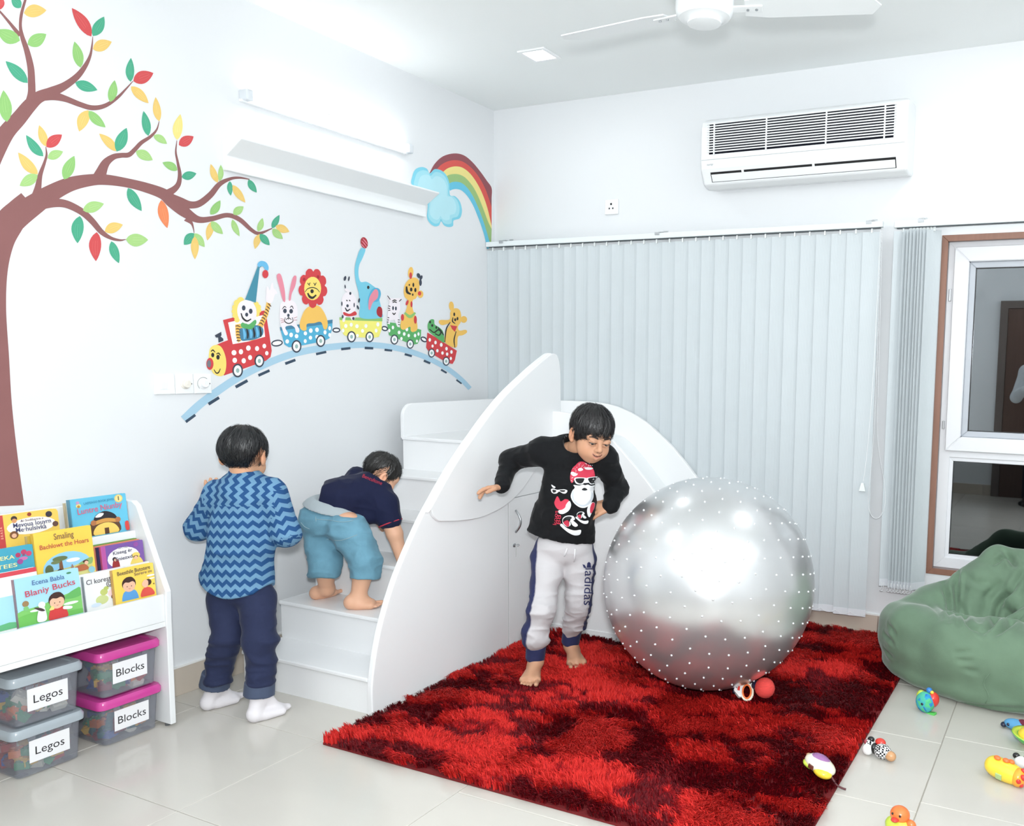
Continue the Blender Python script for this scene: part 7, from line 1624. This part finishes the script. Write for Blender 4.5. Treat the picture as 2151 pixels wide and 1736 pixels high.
# ------------------------------------------------------------------ the boy climbing the steps
SKB = (.90, .70, .58)
pb = thing('person', (.42, -1.62, .32), 'barefoot boy in a navy polo shirt and denim shorts climbing the steps on all fours', 'person')
HB = Head(J(803, 997, 3.88), np.array(FV*.55+RV*.62-UV*.55), UV*.72+RV*.55+FV*.25, .88)
NBb = J(778, 1020, 3.83)
hv, hq = build_head(HB, NBb, False, .003)
sRb, sLb = J(806, 1062, 3.80), J(752, 1010, 3.92)
eRb, wRb = J(829, 1122, 3.80), J(846, 1182, 3.82)
eLb, wLb = J(790, 1075, 4.0), J(822, 1130, 4.06)
hLb, hRb = J(672, 1100, 3.78), J(728, 1112, 3.70)
kLb, kRb = J(682, 1180, 3.72), J(768, 1178, 3.68)
aLb, aRb = J(686, 1236, 3.80), J(752, 1256, 3.68)
def body_b():
    g = grid_for([sRb, sLb, eRb, wRb, eLb, wLb, hLb, hRb, kLb, kRb, aLb, aRb, (.25, -1.66, .32), (.62, -1.5, .32)], .10, .0042)
    pel = J(694, 1092, 3.75); g.cone(pel, J(765, 1040, 3.84), .088, .085, .03, flat=UV, fs=.9); g.cone(J(765, 1040, 3.84), NBb, .085, .042, .02); g.ell(pel, (.100, .085, .080), .02, 'add', np.stack([RV, FV, UV], 1))
    for a, b, c in ((sRb, eRb, wRb), (sLb, eLb, wLb)): g.cone(NBb, a, .04, .040, .02); g.cone(a, b, .040, .036, .015); g.cone(b, c, .034, .023, .01)
    hand(g, wRb, RV*.2-UV*.5+FV*.5, -UV, -RV, .10, .3); hand(g, wLb, RV*.3+FV*.6-UV*.1, -UV, RV, .10, .3)
    for h, k, a in ((hLb, kLb, aLb), (hRb, kRb, aRb)): g.cone(h, k, .075, .052, .02); g.cone(k, a, .050, .030, .015)
    foot(g, aLb, (.258, -1.668, .32), (.262, -1.52, .32), .145, 1.12, True, RV, .3225); foot(g, aRb, (.490, -1.700, .32), (.600, -1.605, .32), .150, 1.12, True, FV, .3225)
    return g.net(1)
bv, bq = body_b(); V, Q, C_ = join_parts([(hv, hq, head_tint(HB, hv, SKB, False)), (bv, bq, np.tile(np.array(lin(SKB)[:3]), (len(bv), 1)))])
V[:, 0] = np.minimum(V[:, 0], .838)
bodyb = np_mesh('body', V, Q, M_SKIN, pb, cols=C_)
hair_part(HB, bodyb, (.15, .145, .14), zprof([-.12, -.07, -.04, -.02, .01, .04, .09], [-.058, -.052, -.026, .004, -.015, .01, .03]), infl=(.081, .097, .086), cz=.024, strands=2600, seed=12, slen=.022, crown=(0, -.03, .12), name='cropped')
M_POLO = cloth('polo_navy', (.105, .125, .235), bump=.2); M_PIPE = mat('red_piping', (.72, .18, .26), .8)
def polo():
    g = grid_for([sRb, sLb, J(690, 1035, 3.78), J(760, 1090, 3.78), NBb, eRb], .12, .0052)
    g.cone(J(708, 1052, 3.775), J(768, 1036, 3.83), .112, .108, .03, flat=UV-FV*.3, fs=.86); g.cone(J(768, 1036, 3.83), J(782, 1024, 3.835), .10, .06, .03); g.cone(sRb, sLb, .058, .055, .04)
    g.cone(sRb, sRb+(eRb-sRb)*.48, .058, .052, .03); g.cone(sLb, sLb+(eLb-sLb)*.5, .058, .05, .03); g.cone(J(735, 1070, 3.78), J(772, 1080, 3.79), .07, .05, .03)
    folds(g, .0035, 44, 16, .9); g.half(J(676, 1050, 3.78), -RV*.93-FV*.25+UV*.15, 0); e = sRb+(eRb-sRb)*.50; g.half(e, eRb-sRb) if False else None
    g.cone(NBb+unit(HB.c-NBb)*.015, HB.c, .050, .075, .004, 'cut'); return g.net(1)
V, Q = polo(); V = wrinkle(V, Q, .006, (9, 9, 9), 61); po_ = np_mesh('polo_shirt', V, Q, M_POLO, pb)
e = sRb+(eRb-sRb)*.62; ax1 = unit(eRb-sRb); u1 = unit(np.cross(ax1, FV)); u2 = np.cross(ax1, u1)
MB().tube([tuple(e+(u1*math.cos(t)+u2*math.sin(t))*.0515) for t in [2*math.pi*k/28 for k in range(29)]], .0032, 6, False).build('sleeve_piping', M_PIPE, po_, smooth=True)
g = grid_for([sRb, e], .10, .0048); g.cone(sRb+(eRb-sRb)*.15, e, .057, .052, 0); g.half(e, ax1); V, Q = g.net(1); np_mesh('sleeve', V, Q, M_POLO, po_)
g = grid_for([NBb, J(775, 1010, 3.83)], .09, .0045); cdir = unit(HB.c-NBb); g.cone(NBb-cdir*.01, NBb+cdir*.030, .057, .050, 0); g.half(NBb+cdir*.030, cdir); g.cone(NBb, NBb+cdir*.08, .043, .043, .003, 'cut'); V, Q = g.net(1); np_mesh('collar', V, Q, M_POLO, po_)
pp = Projector(po_); pp.text('Bencultone', 11, 782, 1008, math.radians(22), 'back_lettering', M_PIPE, po_, .003, fit=44)
M_JEAN = cloth('denim', (.42, .60, .68), bump=.35, var=.28); M_BAND = cloth('waistband_grey', (.66, .70, .72), bump=.3)
def jeans():
    g = grid_for([hLb, hRb, kLb, kRb, J(650, 1060, 3.8), J(745, 1085, 3.72)], .12, .0052)
    g.ell(J(692, 1094, 3.75), (.128, .106, .088), .02, 'add', np.stack([unit(RV-UV*.28), FV, unit(UV+RV*.28)], 1))
    g.path([hLb, kLb, J(682, 1235, 3.73)], [.080, .066, .062], .018); g.path([hRb, kRb, J(764, 1235, 3.67)], [.084, .068, .064], .018)
    folds(g, .002, 50, 14, 3.0)
    g.half(J(692, 1062, 3.75), UV*.95+RV*.25+FV*-.18, 0); g.half(J(720, 1213, 3.70), -UV, 0)
    return g.net(1)
V, Q = jeans(); V = wrinkle(V, Q, .0085, (7, 7, 14), 51)
def hemcut(V, Q): return V, Q
jn = np_mesh('denim_shorts', V, Q, M_JEAN, pb)
def band():
    g = grid_for([J(640, 1050, 3.8), J(745, 1085, 3.72)], .12, .004); c_ = J(694, 1056, 3.757); A = np.stack([unit(RV-UV*.28), FV, unit(UV+RV*.28)], 1)
    g.ell(J(693, 1084, 3.75), (.130, .110, .096), 0, 'add', A); nrm = UV*.95+RV*.25+FV*-.18; g.half(c_+unit(nrm)*.022, nrm); g.half(c_-unit(nrm)*.020, -nrm); return g.net(1)
V, Q = band(); np_mesh('waistband', V, Q, M_BAND, jn)
for pts in ([(686, 1133), (712, 1136), (732, 1131), (750, 1124)], [(632, 1098), (640, 1107), (650, 1112)], [(662, 1091), (690, 1093), (718, 1097), (742, 1094)], [(663, 1086), (664, 1096)]):
    q_ = Projector(jn); P = [q_.hit(x, y, .0015) for x, y in chain(pts, 5)]; P = [p for p in P if p is not None]
    if len(P) > 3: MB().tube([tuple(p) for p in P], .0016, 5).build('stitching', mat('denim_stitch', (.55, .66, .70), .8), jn)

# ------------------------------------------------------------------ a grown-up beside the camera, seen only as a reflection in the window
pd = thing('person', (3.01, -4.95, 0), 'adult in dark trousers and pale shirt, seen only as a reflection in the window', 'person')
cx_, cy_ = 3.01, -4.95
HD = Head((cx_+.02, cy_+.06, 1.62), (.15, 1, -.05), (0, 0, 1), 1.08)
hv, hq = build_head(HD, (cx_, cy_, 1.46), False, .004)
def adult(kind):
    g = SDF((cx_-.42, cy_-.30, -.01), (cx_+.42, cy_+.45, 1.55), .009)
    hips = [np.array([cx_+s_*.09, cy_, .92]) for s_ in (-1, 1)]; kn = [np.array([cx_+s_*.10, cy_+.02, .50]) for s_ in (-1, 1)]; an = [np.array([cx_+s_*.11, cy_-.02, .09]) for s_ in (-1, 1)]
    sh = [np.array([cx_+s_*.19, cy_, 1.38]) for s_ in (-1, 1)]; el = [np.array([cx_+s_*.27, cy_+.05, 1.12]) for s_ in (-1, 1)]; wr = [np.array([cx_+s_*.16, cy_+.26, 1.22]) for s_ in (-1, 1)]
    if kind == 'body':
        g.cone((cx_, cy_, 1.50), (cx_, cy_, 1.36), .055, .08, .02); g.cone((cx_, cy_, 1.34), (cx_, cy_, .95), .09, .09, .02)
        for i, s_ in enumerate((-1, 1)):
            g.cone(hips[i], kn[i], .07, .05); g.cone(kn[i], an[i], .05, .035); g.cone((cx_, cy_, 1.38), sh[i], .06, .05, .02); g.cone(sh[i], el[i], .042, .036); g.cone(el[i], wr[i], .035, .027); hand(g, wr[i], (-s_*.3, .6, .3), (-s_, 0, 0), (0, 0, 1), .17, .6)
    elif kind == 'shirt':
        g.cone((cx_, cy_, 1.34), (cx_, cy_, .98), .160, .155, .03, flat=(0, 1, 0), fs=.86); g.cone(sh[0], sh[1], .07, .07, .04)
        for i in (0, 1): g.path([sh[i], el[i], el[i]+(wr[i]-el[i])*.8], [.07, .056, .045], .03)
        g.half((0, 0, .88), (0, 0, -1))
    elif kind == 'trousers':
        g.ell((cx_, cy_, .93), (.165, .115, .10), .02)
        for i in (0, 1): g.path([hips[i], kn[i], an[i]], [.095, .072, .060], .02)
        g.half((0, 0, .06), (0, 0, -1))
    else:
        for i, s_ in enumerate((-1, 1)): foot(g, an[i], (cx_+s_*.11, cy_-.08, 0), (cx_+s_*.13, cy_+.20, 0), .27, 1.0, False, None, .002)
        g.half((0, 0, .09), (0, 0, 1))
    return g.net(1)
bv, bq = adult('body'); V, Q, C_ = join_parts([(hv, hq, head_tint(HD, hv, SKC, False)), (bv, bq, np.tile(np.array(lin(SKC)[:3]), (len(bv), 1)))])
bodyd = np_mesh('body', V, Q, M_SKIN, pd, cols=C_)
hair_part(HD, bodyd, (.10, .10, .10), zprof([-.12, -.07, -.04, -.02, .01, .04, .09], [-.06, -.055, -.03, .0, -.02, .03, .05]), strands=800, seed=2, name='adult', res=.005)
for k_, nm, m_ in (('shirt', 'shirt', cloth('adult_shirt', (.72, .74, .76))), ('trousers', 'trousers', cloth('adult_trousers', (.12, .13, .17))), ('shoes', 'shoes', mat('adult_shoes', (.05, .045, .045), .35))):
    V, Q = adult(k_); np_mesh(nm, V, Q, m_, pd)
